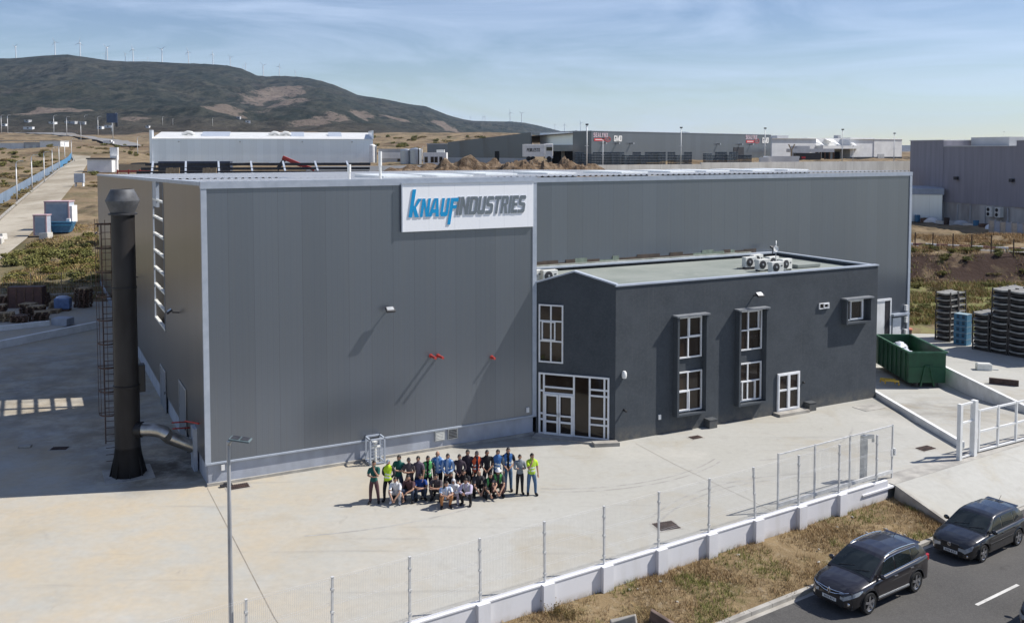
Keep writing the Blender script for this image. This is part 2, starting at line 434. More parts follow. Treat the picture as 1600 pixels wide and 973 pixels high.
# ---------------------------------------------------------------- yard, verge, road
FD = Vector((.8425, .5387, 0)).normalized()              # direction of the boundary wall
FN = Vector((-FD.y, FD.x, 0))                            # towards the yard
F0 = Vector((0, 28.62, 0))                               # a point of the wall's front face
def FW(s_, n_=0, z=0): return F0 + FD * s_ + FN * n_ + Vector((0, 0, z))
RD = Vector((.831, .556, 0)).normalized(); RN = Vector((-RD.y, RD.x, 0))
K0 = Vector((10.23, 31.0, 0))                            # kerb line point
def KW(s_, n_=0, z=0): return K0 + RD * s_ + RN * n_ + Vector((0, 0, z))

g = N('yard_concrete')
big = g.noise(.055, 5, .6); st = g.noise(.25, 6, .62, dist=.8); fine = g.noise(3.5, 5, .6)
c = g.mix(g.rng(big, .38, .62), (.385, .375, .335), (.42, .415, .385))
c = g.mix(g.rng(st, .5, .72, 0, .75), c, (.36, .315, .235))
c = g.mix(g.rng(g.noise(.6, 7, .7, dist=.5), .58, .72, 0, .5), c, (.30, .285, .255))
c = g.mix(g.rng(g.noise(.13, 4, .6), .56, .70, 0, .5), c, (.50, .48, .43))
xyz = g.sep(g.tc.outputs['Object'])
# sandy wash along the front of the hall
near = g.rng(g.math('ADD', xyz[0], g.math('MULTIPLY', big, 14.)), -6., 8., .75, 0.)
c = g.mix(g.math('MULTIPLY', near, g.rng(g.noise(.4, 6, .7), .35, .65)), c, (.46, .375, .255))
c = g.mix(g.rng(fine, .35, .65, .0, .22), c, (.28, .27, .24))
# oily dark stains by the chimney foot; dark patches elsewhere in the yard
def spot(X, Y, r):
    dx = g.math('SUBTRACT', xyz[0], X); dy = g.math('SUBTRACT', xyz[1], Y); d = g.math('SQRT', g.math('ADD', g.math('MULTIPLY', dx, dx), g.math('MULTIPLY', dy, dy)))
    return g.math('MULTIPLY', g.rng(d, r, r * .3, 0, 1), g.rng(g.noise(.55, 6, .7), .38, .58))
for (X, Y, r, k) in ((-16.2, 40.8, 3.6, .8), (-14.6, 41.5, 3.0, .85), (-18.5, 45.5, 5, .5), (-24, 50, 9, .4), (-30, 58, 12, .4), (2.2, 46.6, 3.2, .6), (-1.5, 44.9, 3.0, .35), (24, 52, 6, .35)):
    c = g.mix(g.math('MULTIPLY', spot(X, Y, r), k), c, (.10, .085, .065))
# tyre and drag marks
c = g.mix(g.rng(g.noise(.9, 5, .6, (.12, 1.6, 1)), .60, .72, 0, .34), c, (.22, .215, .20))
c = g.mix(g.rng(g.noise(1.6, 6, .7, (1.2, .35, 1)), .62, .72, 0, .4), c, (.25, .24, .215))
g.bump(g.noise(5, 5, .6), .12, .02)
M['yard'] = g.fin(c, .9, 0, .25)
M['joint'] = mat('concrete_joint', (.20, .18, .15), (.28, .25, .20), 2, .95)
g = N('asphalt')
c = g.mix(g.rng(g.noise(.22, 5, .6), .35, .65), (.060, .058, .056), (.088, .084, .080))
c = g.mix(g.rng(g.noise(28, 3, .6), .4, .75, 0, .6), c, (.14, .135, .125))
c = g.mix(g.rng(g.noise(.5, 5, .6, (.25, 1, 1)), .58, .72, 0, .5), c, (.13, .118, .10))
c = g.mix(g.rng(g.noise(.9, 6, .7), .60, .70, 0, .5), c, (.045, .043, .042))
g.bump(g.noise(40, 3), .3, .01)
M['asphalt'] = g.fin(c, .9, 0, .25)
M['kerb'] = mat('kerb_concrete', (.40, .38, .34), (.28, .26, .23), 1.5, .9, bump=.25)
M['marking'] = mat('road_marking_paint', (.62, .61, .58), (.45, .44, .41), 4, .8)
g = N('dry_verge_soil')
c = g.mix(g.rng(g.noise(.35, 6, .65), .38, .62), (.175, .125, .068), (.25, .185, .105))
c = g.mix(g.rng(g.noise(.9, 6, .7), .55, .7, 0, .7), c, (.11, .105, .042))
c = g.mix(g.rng(g.noise(3, 5, .7), .55, .7, 0, .6), c, (.36, .30, .215))
g.bump(g.noise(5, 6, .7), .9, .08)
M['verge'] = g.fin(c, .95, 0, .1)

def sheet(name, pts, m):
    b = MB(); b.face([tuple(p) for p in pts]); return struct(b.build(name, m))
PITL, PITR = 21.1, 28.2                                  # loading ramp between these x
def yard_poly():
    a = FW(-60, .02); w = FW(19.35, .02)
    return [a, w, (PITL - .25, 44.2, 0), (PITL - .25, 53.9, 0)]
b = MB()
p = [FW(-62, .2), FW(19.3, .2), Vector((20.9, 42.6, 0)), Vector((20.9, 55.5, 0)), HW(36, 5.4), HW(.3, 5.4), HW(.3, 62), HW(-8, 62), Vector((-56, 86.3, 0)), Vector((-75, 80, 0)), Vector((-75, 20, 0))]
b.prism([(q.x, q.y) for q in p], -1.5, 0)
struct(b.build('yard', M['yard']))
# yard on the right of the ramp
b = MB(); b.prism([(28.45, 46.85), (60, 67.0), (66, 72), (44, 68.5), (37, 71.2), (30.5, 71.8), (28.45, 74)], -1.5, 0.0); struct(b.build('yard', M['yard']))
# apron in front of the gates and the ramp that drops to the docks
def rampz(p): return -.004 if p[1] < 47 else -.004 - .95 * sm(46.5, 58.5, p[1])
b = MB(); b.face([(20.9, 42.0, -.004), (28.45, 46.86, -.004), (28.45, 48, rampz((0, 48))), (20.9, 48, rampz((0, 48)))]); ys = [48, 50, 52, 54, 56, 58, 60, 64, 68, 80]
for y0, y1 in zip(ys, ys[1:]):
    x0 = 20.9 if y1 < 55.6 else 18.0; x1 = 28.45
    b.face([(x0, y0, rampz((0, y0))), (x1, y0 if y0 > 44.5 else y0 + (x1 - x0) * .0, rampz((0, y0))), (x1, y1, rampz((0, y1))), (x0, y1, rampz((0, y1)))])
struct(b.build('ramp', M['yard']))
# driveway from the gate line down to the road
gl0, gl1 = FW(19.3, -.0), FW(46, -.0)
k0, k1 = KW(8.75, 0), KW(34, 0)
b = MB()
for i in range(8):
    t0, t1 = i / 8, (i + 1) / 8
    z0, z1 = -.006 - .74 * sm(0, 1, t0), -.006 - .74 * sm(0, 1, t1)
    q = [lerp(gl0, k0, t0), lerp(gl1, k1, t0), lerp(gl1, k1, t1), lerp(gl0, k0, t1)]
    b.face([(q[0].x, q[0].y, z0), (q[1].x, q[1].y, z0), (q[2].x, q[2].y, z1), (q[3].x, q[3].y, z1)])
struct(b.build('driveway', M['yard']))
b = MB(); b.face([tuple(FW(19.3, -.02, .001)), tuple(FW(46, -.02, .001)), tuple(FW(46, .9, .003)), tuple(FW(19.3, .9, .003))]); struct(b.build('gate_threshold', M['footing']))
# verge: gently uneven sheet between wall and kerb
VS = 70
def verge_z(s_, t): return lerp(-.56, -.70, t)
b = MB(); vs_, fs = [], []
nu, nv = 180, 18
for i in range(nu + 1):
    s_ = lerp(-45, 19.25, i / nu)
    for j in range(nv + 1):
        t = j / nv
        pa = FW(s_, -.02); kk = KW((pa - K0).dot(RD) - .6 + (0 if s_ < 12 else 0), .16)
        if s_ > 15: kk = lerp(kk, KW(8.7, .16), sm(15, 19.25, s_))
        q = lerp(pa, kk, t)
        z = verge_z(s_, t) + .10 * (noise.noise(Vector((q.x * .9, q.y * .9, 0))) + .5 * noise.noise(Vector((q.x * 2.6, q.y * 2.6, 4)))) * math.sin(math.pi * min(1, max(0, t))) + .06 * noise.noise(Vector((q.x * .4, q.y * .4, 2)))
        if s_ > 16: z += 0
        vs_.append((q.x, q.y, z))
for i in range(nu):
    for j in range(nv):
        a = i * (nv + 1) + j; fs.append((a, a + nv + 1, a + nv + 2, a + 1))
VERGE = (vs_, fs)
b.add(vs_, fs, 0, True); struct(b.build('verge', M['verge']))
# concrete retaining edge between verge and driveway
b = MB(); p0, p1 = FW(19.3, -.1), KW(8.65, .2)
b.bar(p0 + Vector((0, 0, -.45)), p1 + Vector((0, 0, -.95)), .14, .95); tag(b.build('driveway_edge_wall', M['kerb']), 'low concrete edging between the dry verge and the driveway', 'edging')
# road, gutter, kerb
b = MB(); b.face([tuple(KW(-60, 0, -.80)), tuple(KW(90, 0, -.80)), tuple(KW(90, -9.5, -.80)), tuple(KW(-60, -9.5, -.80))]); struct(b.build('road', M['asphalt']))
b = MB(); b.face([tuple(KW(-60, 0, -.796)), tuple(KW(90, 0, -.796)), tuple(KW(90, -.17, -.796)), tuple(KW(-60, -.17, -.796))]); struct(b.build('road_gutter', M['kerb']))
b = MB()
s_ = -60
while s_ < 90:
    z1 = -.66 if s_ < 8.0 else -.745
    a = KW(s_, 0); c_ = KW(s_ + .985, .18); q = [KW(s_, .0), KW(s_ + .985, .0), KW(s_ + .985, .18), KW(s_, .18)]
    b.prism([(w.x, w.y) for w in q], -.95, z1); s_ += 1.0
struct(b.build('kerb', M['kerb']))
b = MB()
s_ = -56.6 + .95
for k in range(20):
    a = KW(s_ + k * 6.6, -3.62, -.796); q = [KW(s_ + k * 6.6, -3.56, -.796), KW(s_ + k * 6.6 + 2.6, -3.56, -.796), KW(s_ + k * 6.6 + 2.6, -3.68, -.796), KW(s_ + k * 6.6, -3.68, -.796)]
    b.face([tuple(w) for w in q])
struct(b.build('road_marking', M['marking']))
# drawn joints in the yard slab
def strip(b, pts, w, z=.004):
    for p, q in zip(pts, pts[1:]):
        p = Vector(p); q = Vector(q); n = Vector((-(q - p).y, (q - p).x)).normalized() * w / 2
        b.face([(p.x - n.x, p.y - n.y, z), (q.x - n.x, q.y - n.y, z), (q.x + n.x, q.y + n.y, z), (p.x + n.x, p.y + n.y, z)])
b = MB()
strip(b, [(-12.85, 38.6), (-11.1, 35.2), (-7.25, 27.7), (-6.6, 26.6)], .035)
strip(b, [(6.0, 44.6), (7.4, 41.5), (9.6, 37.4), (10.6, 35.4)], .022)
struct(b.build('yard_joint', M['joint']))
# faint tyre tracks left by lorries turning in the yard
M['tyre'] = mat('tyre_track', (.30, .29, .265), (.38, .37, .34), 1.8, .95, lo=.42, hi=.58)
b = MB()
for (cx_, cy_, r_, a0, a1) in ((2.0, 47.5, 9.0, -95, -35), (2.0, 47.5, 9.35, -95, -35), (14, 30.5, 9.5, 95, 150), (14, 30.5, 9.9, 95, 150), (-10, 47, 13.5, -80, -52), (10, 50, 8, -80, -20)):
    strip(b, [(cx_ + r_ * math.cos(R(a0 + (a1 - a0) * i / 16)), cy_ + r_ * math.sin(R(a0 + (a1 - a0) * i / 16))) for i in range(17)], .10, .003)
struct(b.build('yard_tyre_track', M['tyre']))
# dirt road, estate road and far road
g = N('dirt_road'); c = g.mix(g.rng(g.noise(.10, 7, .7, (1, .4, 1)), .38, .62), (.26, .225, .17), (.41, .37, .30)); c = g.mix(g.rng(g.noise(.35, 6, .7), .56, .68, 0, .6), c, (.20, .165, .12)); g.bump(g.noise(1.5, 6, .7), .5, .1)
M['dirt_road'] = g.fin(c, .95, 0, .15)
def road_strip(name, L, Rr, m, zo=.06):
    b = MB(); vs_, fs = [], []; n = 60
    for i in range(n + 1):
        t = i / n * (len(L) - 1); k = min(int(t), len(L) - 2); f = t - k
        p = Vector(L[k]).lerp(Vector(L[k + 1]), f); q = Vector(Rr[k]).lerp(Vector(Rr[k + 1]), f)
        for e in range(9):
            w = p.lerp(q, e / 8); vs_.append((w.x, w.y, ground_z(w.x, w.y) + zo))
    for i in range(n):
        for e in range(8): a = i * 9 + e; fs.append((a, a + 1, a + 10, a + 9))
    b.add(vs_, fs, 0, True); return struct(b.build(name, m))
road_strip('dirt_road', ROADL, ROADR[:6] + [ROADR[7]], M['dirt_road'], .03)
M['grey_road'] = mat('grey_road', (.22, .215, .21), (.17, .165, .16), .1, .9)
def terr(X, Y): return max(terrain_z(X, Y), ground_z(X, Y))
b = MB()
L = [(-280, 640), (-320, 720), (-400, 860), (-520, 1050), (-640, 1180)]; Q = [(-258, 650), (-296, 735), (-372, 880), (-495, 1075), (-600, 1215)]
vs_, fs = [], []
for i in range(41):
    t = i / 40 * 4; k = min(int(t), 3); f = t - k
    for e in range(3):
        w = Vector(L[k]).lerp(Vector(L[k + 1]), f).lerp(Vector(Q[k]).lerp(Vector(Q[k + 1]), f), e / 2); vs_.append((w.x, w.y, terr(w.x, w.y) + .5))
for i in range(40):
    for e in range(2): a = i * 3 + e; fs.append((a, a + 1, a + 4, a + 3))
b.add(vs_, fs, 0, True); struct(b.build('far_road', M['grey_road']))
# road behind the bank on the far side, with its kerb painted red and white
b = MB(); pts = [(44, 112.5), (49.7, 111.6), (53.9, 109.0), (58.5, 106.6), (66, 102.5)]
for (a, c_) in zip(pts, pts[1:]):
    b.face([(a[0], a[1] - 3.2, 2.78), (c_[0], c_[1] - 3.2, 2.78), (c_[0], c_[1], 2.78), (a[0], a[1], 2.78)])
struct(b.build('bank_road', M['grey_road']))
b = MB(); k = 0
for (a, c_) in zip(pts, pts[1:]):
    n = 4
    for i in range(n):
        p, q = Vector((*a, 2.9)).lerp(Vector((*c_, 2.9)), i / n), Vector((*a, 2.9)).lerp(Vector((*c_, 2.9)), (i + 1) / n)
        b.bar(p, q, .25, .3, mi=k % 2); k += 1
struct(b.build('bank_kerb', [M['white'], mat('faded_red_kerb', (.28, .14, .12), (.2, .1, .09), 3)]))
# ---------------------------------------------------------------- factory hall
def hthing(name, label, cat, x=0, y=0, z=0, group=None): return thing(name, label, cat, HW(x, y, z), HA, group)
hall = hthing('factory_hall', 'big grey metal clad factory hall with white roof and dark entrance block in front', 'factory')
def htop(y): return 12.82 - .0175 * y                     # shallow fall to the back
HB = 5.5; HL = 64.3; HWD = 49.6
PZ = .95
# front cladding of the projecting bay
b = MB(); b.bb(.06, 15.8, -.02, .2, PZ, 12.62); b.build('front_cladding', M['clad_front'], hall)
b = MB(); b.bb(.10, 15.78, .06, .3, .0, PZ - .02); b.build('plinth', M['plinth'], hall)
b = MB(); b.bb(.04, 15.82, -.05, .1, -.02, .12); b.build('footing', M['footing'], hall)
b = MB(); b.bb(0, 15.9, -.07, .02, PZ - .03, PZ + .055); b.build('drip_trim', M['trim'], hall, bevel=.01)
for x0, x1, y1 in ((-.03, .20, .10), (15.70, 15.93, .12)): b = MB(); b.bb(x0, x1, -.06, y1, PZ - .05, 12.62); b.build('corner_trim', M['trim'], hall)
b = MB(); b.bb(-.05, 15.95, -.08, .16, 12.60, 12.90); b.build('parapet_trim', M['trim'], hall)
# return wall, recessed long wall
b = MB(); b.bb(15.72, 15.9, .1, HB, PZ, 12.60); b.build('return_cladding', M['clad_side'], hall)
b = MB(); b.bb(15.9, HWD - .06, HB, HB + .2, .4, 12.42); b.build('long_wall_cladding', M['clad_front'], hall)
b = MB(); b.bb(15.9, HWD, HB + .04, HB + .3, -1.2, .4); b.build('plinth', M['plinth'], hall)
b = MB(); b.bb(15.9, HWD + .05, HB - .06, HB + .16, 12.40, 12.66); b.build('parapet_trim', M['trim'], hall)
b = MB(); b.bb(HWD - .2, HWD + .03, HB - .05, HB + .1, .3, 12.42); b.build('corner_trim', M['trim'], hall)
b = MB(); b.bb(HWD - .2, HWD, HB + .2, 34, -1.2, 12.3); b.build('end_cladding', M['clad_side'], hall)
# long side wall with the open light-well slot
S0, S1, SZ = 12.3, 16.9, 4.45
def sidewall(y0, y1, z0, zf):
    b = MB(); ys_ = [y0, y1]
    b.add([(x, y, (z0 if k == 0 else zf(y))) for k in (0, 1) for y in ys_ for x in (0, .2)], [(0, 1, 3, 2), (4, 6, 7, 5), (0, 4, 5, 1), (2, 3, 7, 6), (0, 2, 6, 4), (1, 5, 7, 3)]); return b
sidewall(.12, S0, PZ, lambda y: htop(y) - .02).build('side_cladding', M['clad_side'], hall)
sidewall(S1, HL, PZ, lambda y: htop(y) - .02).build('side_cladding', M['clad_side'], hall)
sidewall(S0, S1, PZ, lambda y: SZ).build('side_cladding', M['clad_side'], hall)
b = MB(); b.bb(.08, .3, .1, HL, 0, PZ - .02); b.build('plinth', M['plinth'], hall)
b = MB(); b.bb(0, HWD, HL - .2, HL, 0, htop(HL)); b.build('back_cladding', M['clad_front'], hall)
# light well: floor, side walls, lit inner wall, white rails and posts
b = MB(); b.bb(.2, 7.2, S0 - .15, S0, 3.5, htop(S0) - .05); b.bb(.2, 7.2, S1, S1 + .15, 3.5, htop(S1) - .05); b.bb(7.2, 7.35, S0, S1, 3.5, htop(S1) - .05); b.bb(.2, 7.2, S0, S1, 3.45, 3.55)
b.build('light_well', M['clad_side'], hall)
M['door_shade'] = mat('grey_door', (.20, .22, .25), (.17, .185, .21), 2, .5)
sl_ = MB()
for z in [4.5 + i * .98 for i in range(8)]: sl_.bb(-.03, .13, S0, S1, z, z + .10)
sl_.build('slot_rails', M['ac'], hall)
for y in (S0, S1 - .12): b = MB(); b.bb(-.025, .05, y, y + .12, SZ, 12.3); b.build('slot_jamb', M['door_shade'] if y == S0 else M['trim'], hall)
b = MB(); b.bb(.6, .85, 14.3, 14.55, 3.6, 12.4); b.build('slot_post', M['white'], hall)
b = MB(); b.bb(-.01, .16, S1 - 1.6, S1, 11.0, 12.5); b.build('slot_panel', M['trim'], hall)
# eave flashing along the side
b = MB(); b.add([(x, y, htop(y) + dz) for dz in (-.10, .07) for y in (.1, HL) for x in (-.06, .3)], [(0, 1, 3, 2), (4, 6, 7, 5), (0, 4, 5, 1), (2, 3, 7, 6), (0, 2, 6, 4), (1, 5, 7, 3)]); b.build('eave_flashing', M['trim'], hall)
# corrugated roof
g = N('white_roof_sheet'); xs = g.sep(g.tc.outputs['Object'])
c = g.mix(g.rng(g.noise(.3, 5), .35, .7), (.66, .66, .64), (.55, .545, .52))
M['roof_white'] = g.fin(c, .45, 0, .4)
b = MB(); vs_, fs = [], []
def roofgrid(x0, x1, y0, y1, step=.25):
    n = int((x1 - x0) / step); o = len(b.v); v = []
    pr = [0, .05, .05, 0]
    k = 0; x = x0; xsn = []
    while x < x1: xsn += [(x, 0), (x + .06, .06), (x + .16, .06), (x + .22, 0)]; x += .40
    for (xx, zz) in xsn:
        for y in (y0, y1): v.append((min(xx, x1), y, htop(y) - .02 + zz))
    b.add(v, [(2 * i, 2 * i + 1, 2 * i + 3, 2 * i + 2) for i in range(len(xsn) - 1)])
roofgrid(.2, 15.75, .12, S0); roofgrid(7.3, 15.75, S0, S1); roofgrid(.2, 15.75, S1, HL - .1); roofgrid(15.75, HWD - .1, HB + .15, HL - .1)
b.build('roof', M['roof_white'], hall)
b = MB()
for (x, y) in [(10.5, 7), (13.8, 7.5), (19, 12), (24, 13), (29.5, 12.5), (34, 13), (38, 14), (42, 13.5), (46, 14)]:
    b.bb(x, x + 2.2, y, y + 5, htop(y) - .2, htop(y + 5) + .22)
b.build('roof_skylights', mat('translucent_roof_sheet', (.74, .76, .76), (.62, .66, .68), 1, .35), hall)
# doors of the side wall
M['door_shade'] = M.get('door_shade') or mat('grey_door', (.20, .22, .25), (.17, .185, .21), 2, .5)
def sdoor(y0, y1, z1):
    d = MB(); d.bb(-.03, .0, y0, y1, .0, z1); o = d.build('side_door', M['door_shade'], hall)
    d = MB(); d.bb(-.06, -.028, y0 - .08, y0, 0, z1 + .08); d.bb(-.06, -.028, y1, y1 + .08, 0, z1 + .08); d.bb(-.06, -.028, y0, y1, z1, z1 + .08); d.build('frame', M['steel'], o)
    d = MB(); d.bb(-.09, -.03, y0 + .12, y0 + .16, 1.0, 1.15); d.build('handle', M['black'], o)
sdoor(12.5, 14.6, 2.2); sdoor(5.2, 7.3, 2.9)
b = MB(); b.bb(-.16, .0, 2.2, 3.0, .0, 1.9); b.build('duct_inlet_panel', M['trim'], hall)
for y, z, y2, ln in ((4.5, 1.62, 4.7, .75), (4.2, 1.42, 4.4, .75), (1.5, 2.32, 2.2, .5)): b = MB(); b.tube([(-.02, y, z), (-ln, y2, z)], .035, 6); b.build('red_pipe', M['red'], hall)
# tall dock doors of the long wall, seen beside the office block
b = MB(); b.bb(45.9, 47.1, HB - .05, HB + .02, -1.0, 3.6); d = b.build('dock_door', M['white'], hall)
f = MB(); f.bb(45.78, 45.9, HB - .1, HB + .02, -1.0, 3.75); f.bb(47.6, 47.72, HB - .1, HB + .02, -1.0, 3.75); f.bb(45.9, 47.6, HB - .1, HB + .02, 3.6, 3.75); f.build('frame', M['white_frame'], d)
f = MB(); f.bb(47.11, 47.59, HB - .06, HB - .01, -1.0, 3.59); f.build('open_gap', M['steel_dark'], d)
b = MB(); b.bb(47.74, 49.36, HB - .3, HB, 2.48, 2.62); b.build('dock_canopy', M['trim'], hall)
b = MB(); b.bb(47.95, 48.78, HB - .06, HB + .02, -1.0, 2.3); b.build('dock_side_door', M['white_frame'], hall)
for z in (2.75, 1.9, 1.0): b = MB(); b.bb(49.1, 49.33, HB - .2, HB - .02, z, z + .4); b.build('switch_box', M['white'], hall)
# wall vents near the entrance, sockets, stain
for x in (10.45, 11.12):
    b = MB(); b.bb(x, x + .52, -.02, .06, .42, .93); v = b.build('wall_vent', M['steel'], hall)
    b = MB()
    for i in range(6): b.bb(x + .05, x + .47, -.045, -.02, .47 + i * .07, .505 + i * .07)
    b.build('louvre', M['ac'] if x < 11 else M['steel_dark'], v)
b = MB(); b.bb(15.35, 15.5, -.09, -.02, 1.18, 1.42); b.build('wall_socket', M['white'], hall)
b = MB(); b.bb(.62, .76, -.07, .06, .62, .86); b.build('wall_socket', M['white'], hall)
# red fire-main stubs through the front wall
for (x, z, ln) in ((10.25, 4.55, .62), (10.62, 4.52, .62), (13.45, 4.15, .35)):
    b = MB(); b.tube([(x, 0, z), (x, -ln, z)], .065, 10); p_ = b.build('pipe_stub', M['red'], hall)
    b = MB(); b.tube([(x, -.02, z), (x, -.05, z)], .10, 10); b.build('flange', M['red'], p_)
# ---------------------------------------------------------------- flood lights
def floodlight(x, y, z, label, side=0, white=False):
    t = hthing('floodlight', label, 'floodlight', x, y, z, 'floodlights on the walls')
    if side: t.rotation_euler = (0, 0, HA + R(-90))
    b = MB(); b.bar((0, 0, .02), (0, -.32, .06), .05); b.bar((-.12, -.3, .06), (.12, -.3, .06), .04); b.build('bracket', M['black'], t)
    b = MB(); b.box((0, -.46, .12), (.42, .30, .10), rx=R(35)); b.build('housing', M['steel_dark'], t, bevel=.015)
    b = MB(); b.box((0, -.455, .178), (.32, .20, .012), rx=R(35)); b.build('lens', M['steel'], t)
    return t
floodlight(8.1, 0, 6.85, 'dark floodlight in the middle of the sunlit hall front')
floodlight(27.4, -2.95, 6.55, 'floodlight above the second bay window of the dark entrance block')
floodlight(0, 26.3, 5.7, 'floodlight on the shaded hall side, behind the tall chimney', 1)
floodlight(0, 7.1, 6.3, 'floodlight on the shaded hall side, near the front corner', 1)
floodlight(0, 60.5, 5.9, 'small floodlight at the far end of the shaded hall side', 1)
# ---------------------------------------------------------------- big sign
sign = hthing('wall_sign', 'large white company sign with blue and grey raised italic letters on the hall', 'sign', 8.83, -.12, 10.45)
g = N('sign_sheet'); xs = g.sep(g.tc.outputs['Object']); ln = g.math('LESS_THAN', g.math('FRACT', g.math('DIVIDE', xs[0], 1.31)), .01)
M['sign'] = g.fin(g.mix(ln, (.86, .87, .89), (.66, .68, .71)), .5, 0, .4)
b = MB(); b.bb(0, 6.86, -.02, .09, 0, 2.2); b.build('panel', M['sign'], sign)
b = MB(); b.bb(-.05, 6.90, -.06, .02, 2.2, 2.26); b.bb(-.05, 0, -.06, .02, 0, 2.2); b.build('panel_edge', M['trim'], sign)
M['letter_blue'] = mat('letter_blue', (.005, .30, .60), (.005, .27, .55), 2, .4)
M['letter_grey'] = mat('letter_grey', (.16, .19, .21), (.14, .165, .185), 2, .45)
M['letter_side'] = mat('letter_return_shade', (.52, .55, .62), (.48, .51, .58), 2, .5)  # pale lilac sides take the colour of the letters' soft shadow
def RCT(x0, x1, y0, y1): return [(x0, y0), (x1, y0), (x1, y1), (x0, y1)]
def ring(w, t, y0, y1, ang):                               # blocky bow with cut corners, open where ang says
    pass
GL = {  # polygons in a box of height 1; width is the last entry
 'k': ([RCT(0, .27, 0, 1.5), [(.27, .42), (.50, 1), (.80, 1), (.46, .52)], [(.27, .62), (.46, .52), (.78, 0), (.47, 0), (.27, .38)]], .78),
 'N': ([RCT(0, .25, 0, 1), RCT(.51, .76, 0, 1), [(.25, 1), (.25, .62), (.51, 0), (.51, .40)]], .76),
 'A': ([[(0, 0), (.25, 0), (.40, 1), (.24, 1)], [(.53, 0), (.80, 0), (.56, 1), (.40, 1)], RCT(.2, .58, .2, .40)], .80),
 'U': ([RCT(0, .26, .12, 1), RCT(.48, .74, .12, 1), [(.0, .13), (.1, 0), (.64, 0), (.74, .13), (.74, .24), (0, .24)]], .74),
 'f': ([RCT(0, .27, -.46, 1), RCT(.27, .66, .78, 1), RCT(.27, .58, .40, .60)], .66),
 'I': ([RCT(0, .25, 0, 1)], .25),
 'D': ([RCT(0, .24, 0, 1), [(.24, 0), (.58, 0), (.70, .14), (.70, .86), (.58, 1), (.24, 1), (.24, .82), (.42, .82), (.46, .76), (.46, .24), (.42, .18), (.24, .18)]], .70),
 'S': ([[(0, 0), (.56, 0), (.66, .12), (.66, .48), (.56, .58), (.24, .62), (.24, .78), (.64, .78), (.64, .9), (.56, 1), (.1, 1), (0, .88), (0, .54), (.1, .44), (.42, .40), (.42, .20), (0, .20)]], .66),
 'T': ([RCT(.20, .45, 0, .8), RCT(0, .65, .8, 1)], .65),
 'R': ([RCT(0, .24, 0, 1), [(.24, 1), (.58, 1), (.68, .88), (.68, .56), (.56, .46), (.72, 0), (.46, 0), (.34, .40), (.24, .40), (.24, .58), (.44, .58), (.44, .82), (.24, .82)]], .72),
 'E': ([RCT(0, .24, 0, 1), RCT(.24, .58, .80, 1), RCT(.24, .52, .41, .59), RCT(.24, .58, 0, .20)], .58),
 'Y': ([RCT(.22, .46, 0, .5), [(0, 1), (.24, 1), (.46, .5), (.22, .42)], [(.44, 1), (.68, 1), (.46, .42), (.30, .5)]], .68),
 'L': ([RCT(0, .24, 0, 1), RCT(.24, .56, 0, .2)], .56),
 'X': ([[(0, 0), (.26, 0), (.72, 1), (.46, 1)], [(.46, 0), (.72, 0), (.26, 1), (0, 1)]], .72),
 'M': ([RCT(0, .17, 0, 1), RCT(.83, 1.0, 0, 1), [(.0, 1), (.24, 1), (.60, .0), (.40, 0)], [(1.0, 1), (.76, 1), (.40, .0), (.60, 0)]], 1.0),
 'G': ([[(.68, .72), (.68, .88), (.56, 1), (.12, 1), (0, .88), (0, .12), (.12, 0), (.68, 0), (.68, .52), (.38, .52), (.38, .36), (.46, .36), (.46, .18), (.24, .18), (.24, .82), (.44, .82), (.44, .72)]], .72),
 'P': ([RCT(0, .24, 0, 1), [(.24, 1), (.58, 1), (.68, .88), (.68, .5), (.56, .38), (.24, .38), (.24, .56), (.44, .56), (.44, .82), (.24, .82)]], .68),
 'O': ([[(.12, 0), (.58, 0), (.7, .12), (.7, .88), (.58, 1), (.35, 1), (.35, .82), (.46, .8), (.46, .2), (.24, .2), (.24, .8), (.35, .82), (.35, 1), (.12, 1), (0, .88), (0, .12)]], .70),
}
def letter(ch, x0, w, base, h, shear, m, parent, depth=.03, gap=.025, side=None, name='letter', yoff=0.):
    polys, gw = GL[ch]; b = MB()
    for i, p in enumerate(polys):
        q = [(x0 + a / gw * w + shear * c_ * h, base + c_ * h) for a, c_ in p]
        o = len(b.f)
        b.slab(q, (0, yoff - gap - .002 * i, 0), (1, 0, 0), (0, 0, 1), (0, -1, 0), depth, 0)
        if side:
            for k in range(o, len(b.f)):
                if k != o + 1: b.m[k] = 1
    return b.build(name, [m, side or m], parent)
for ch, x0, x1 in (('k', .28, .80), ('N', .84, 1.27), ('A', 1.27, 1.80), ('U', 1.84, 2.24), ('f', 2.29, 2.68)):
    letter(ch, x0, x1 - x0, .66, .86, .17, M['letter_blue'], sign, side=M['letter_side'])
x = 2.66
for ch, w in zip('INDUSTRIES', (.16, .50, .45, .43, .42, .38, .43, .16, .36, .42)):
    letter(ch, x, w - .035, .70, .86, .16, M['letter_grey'], sign, side=M['letter_side']); x += w
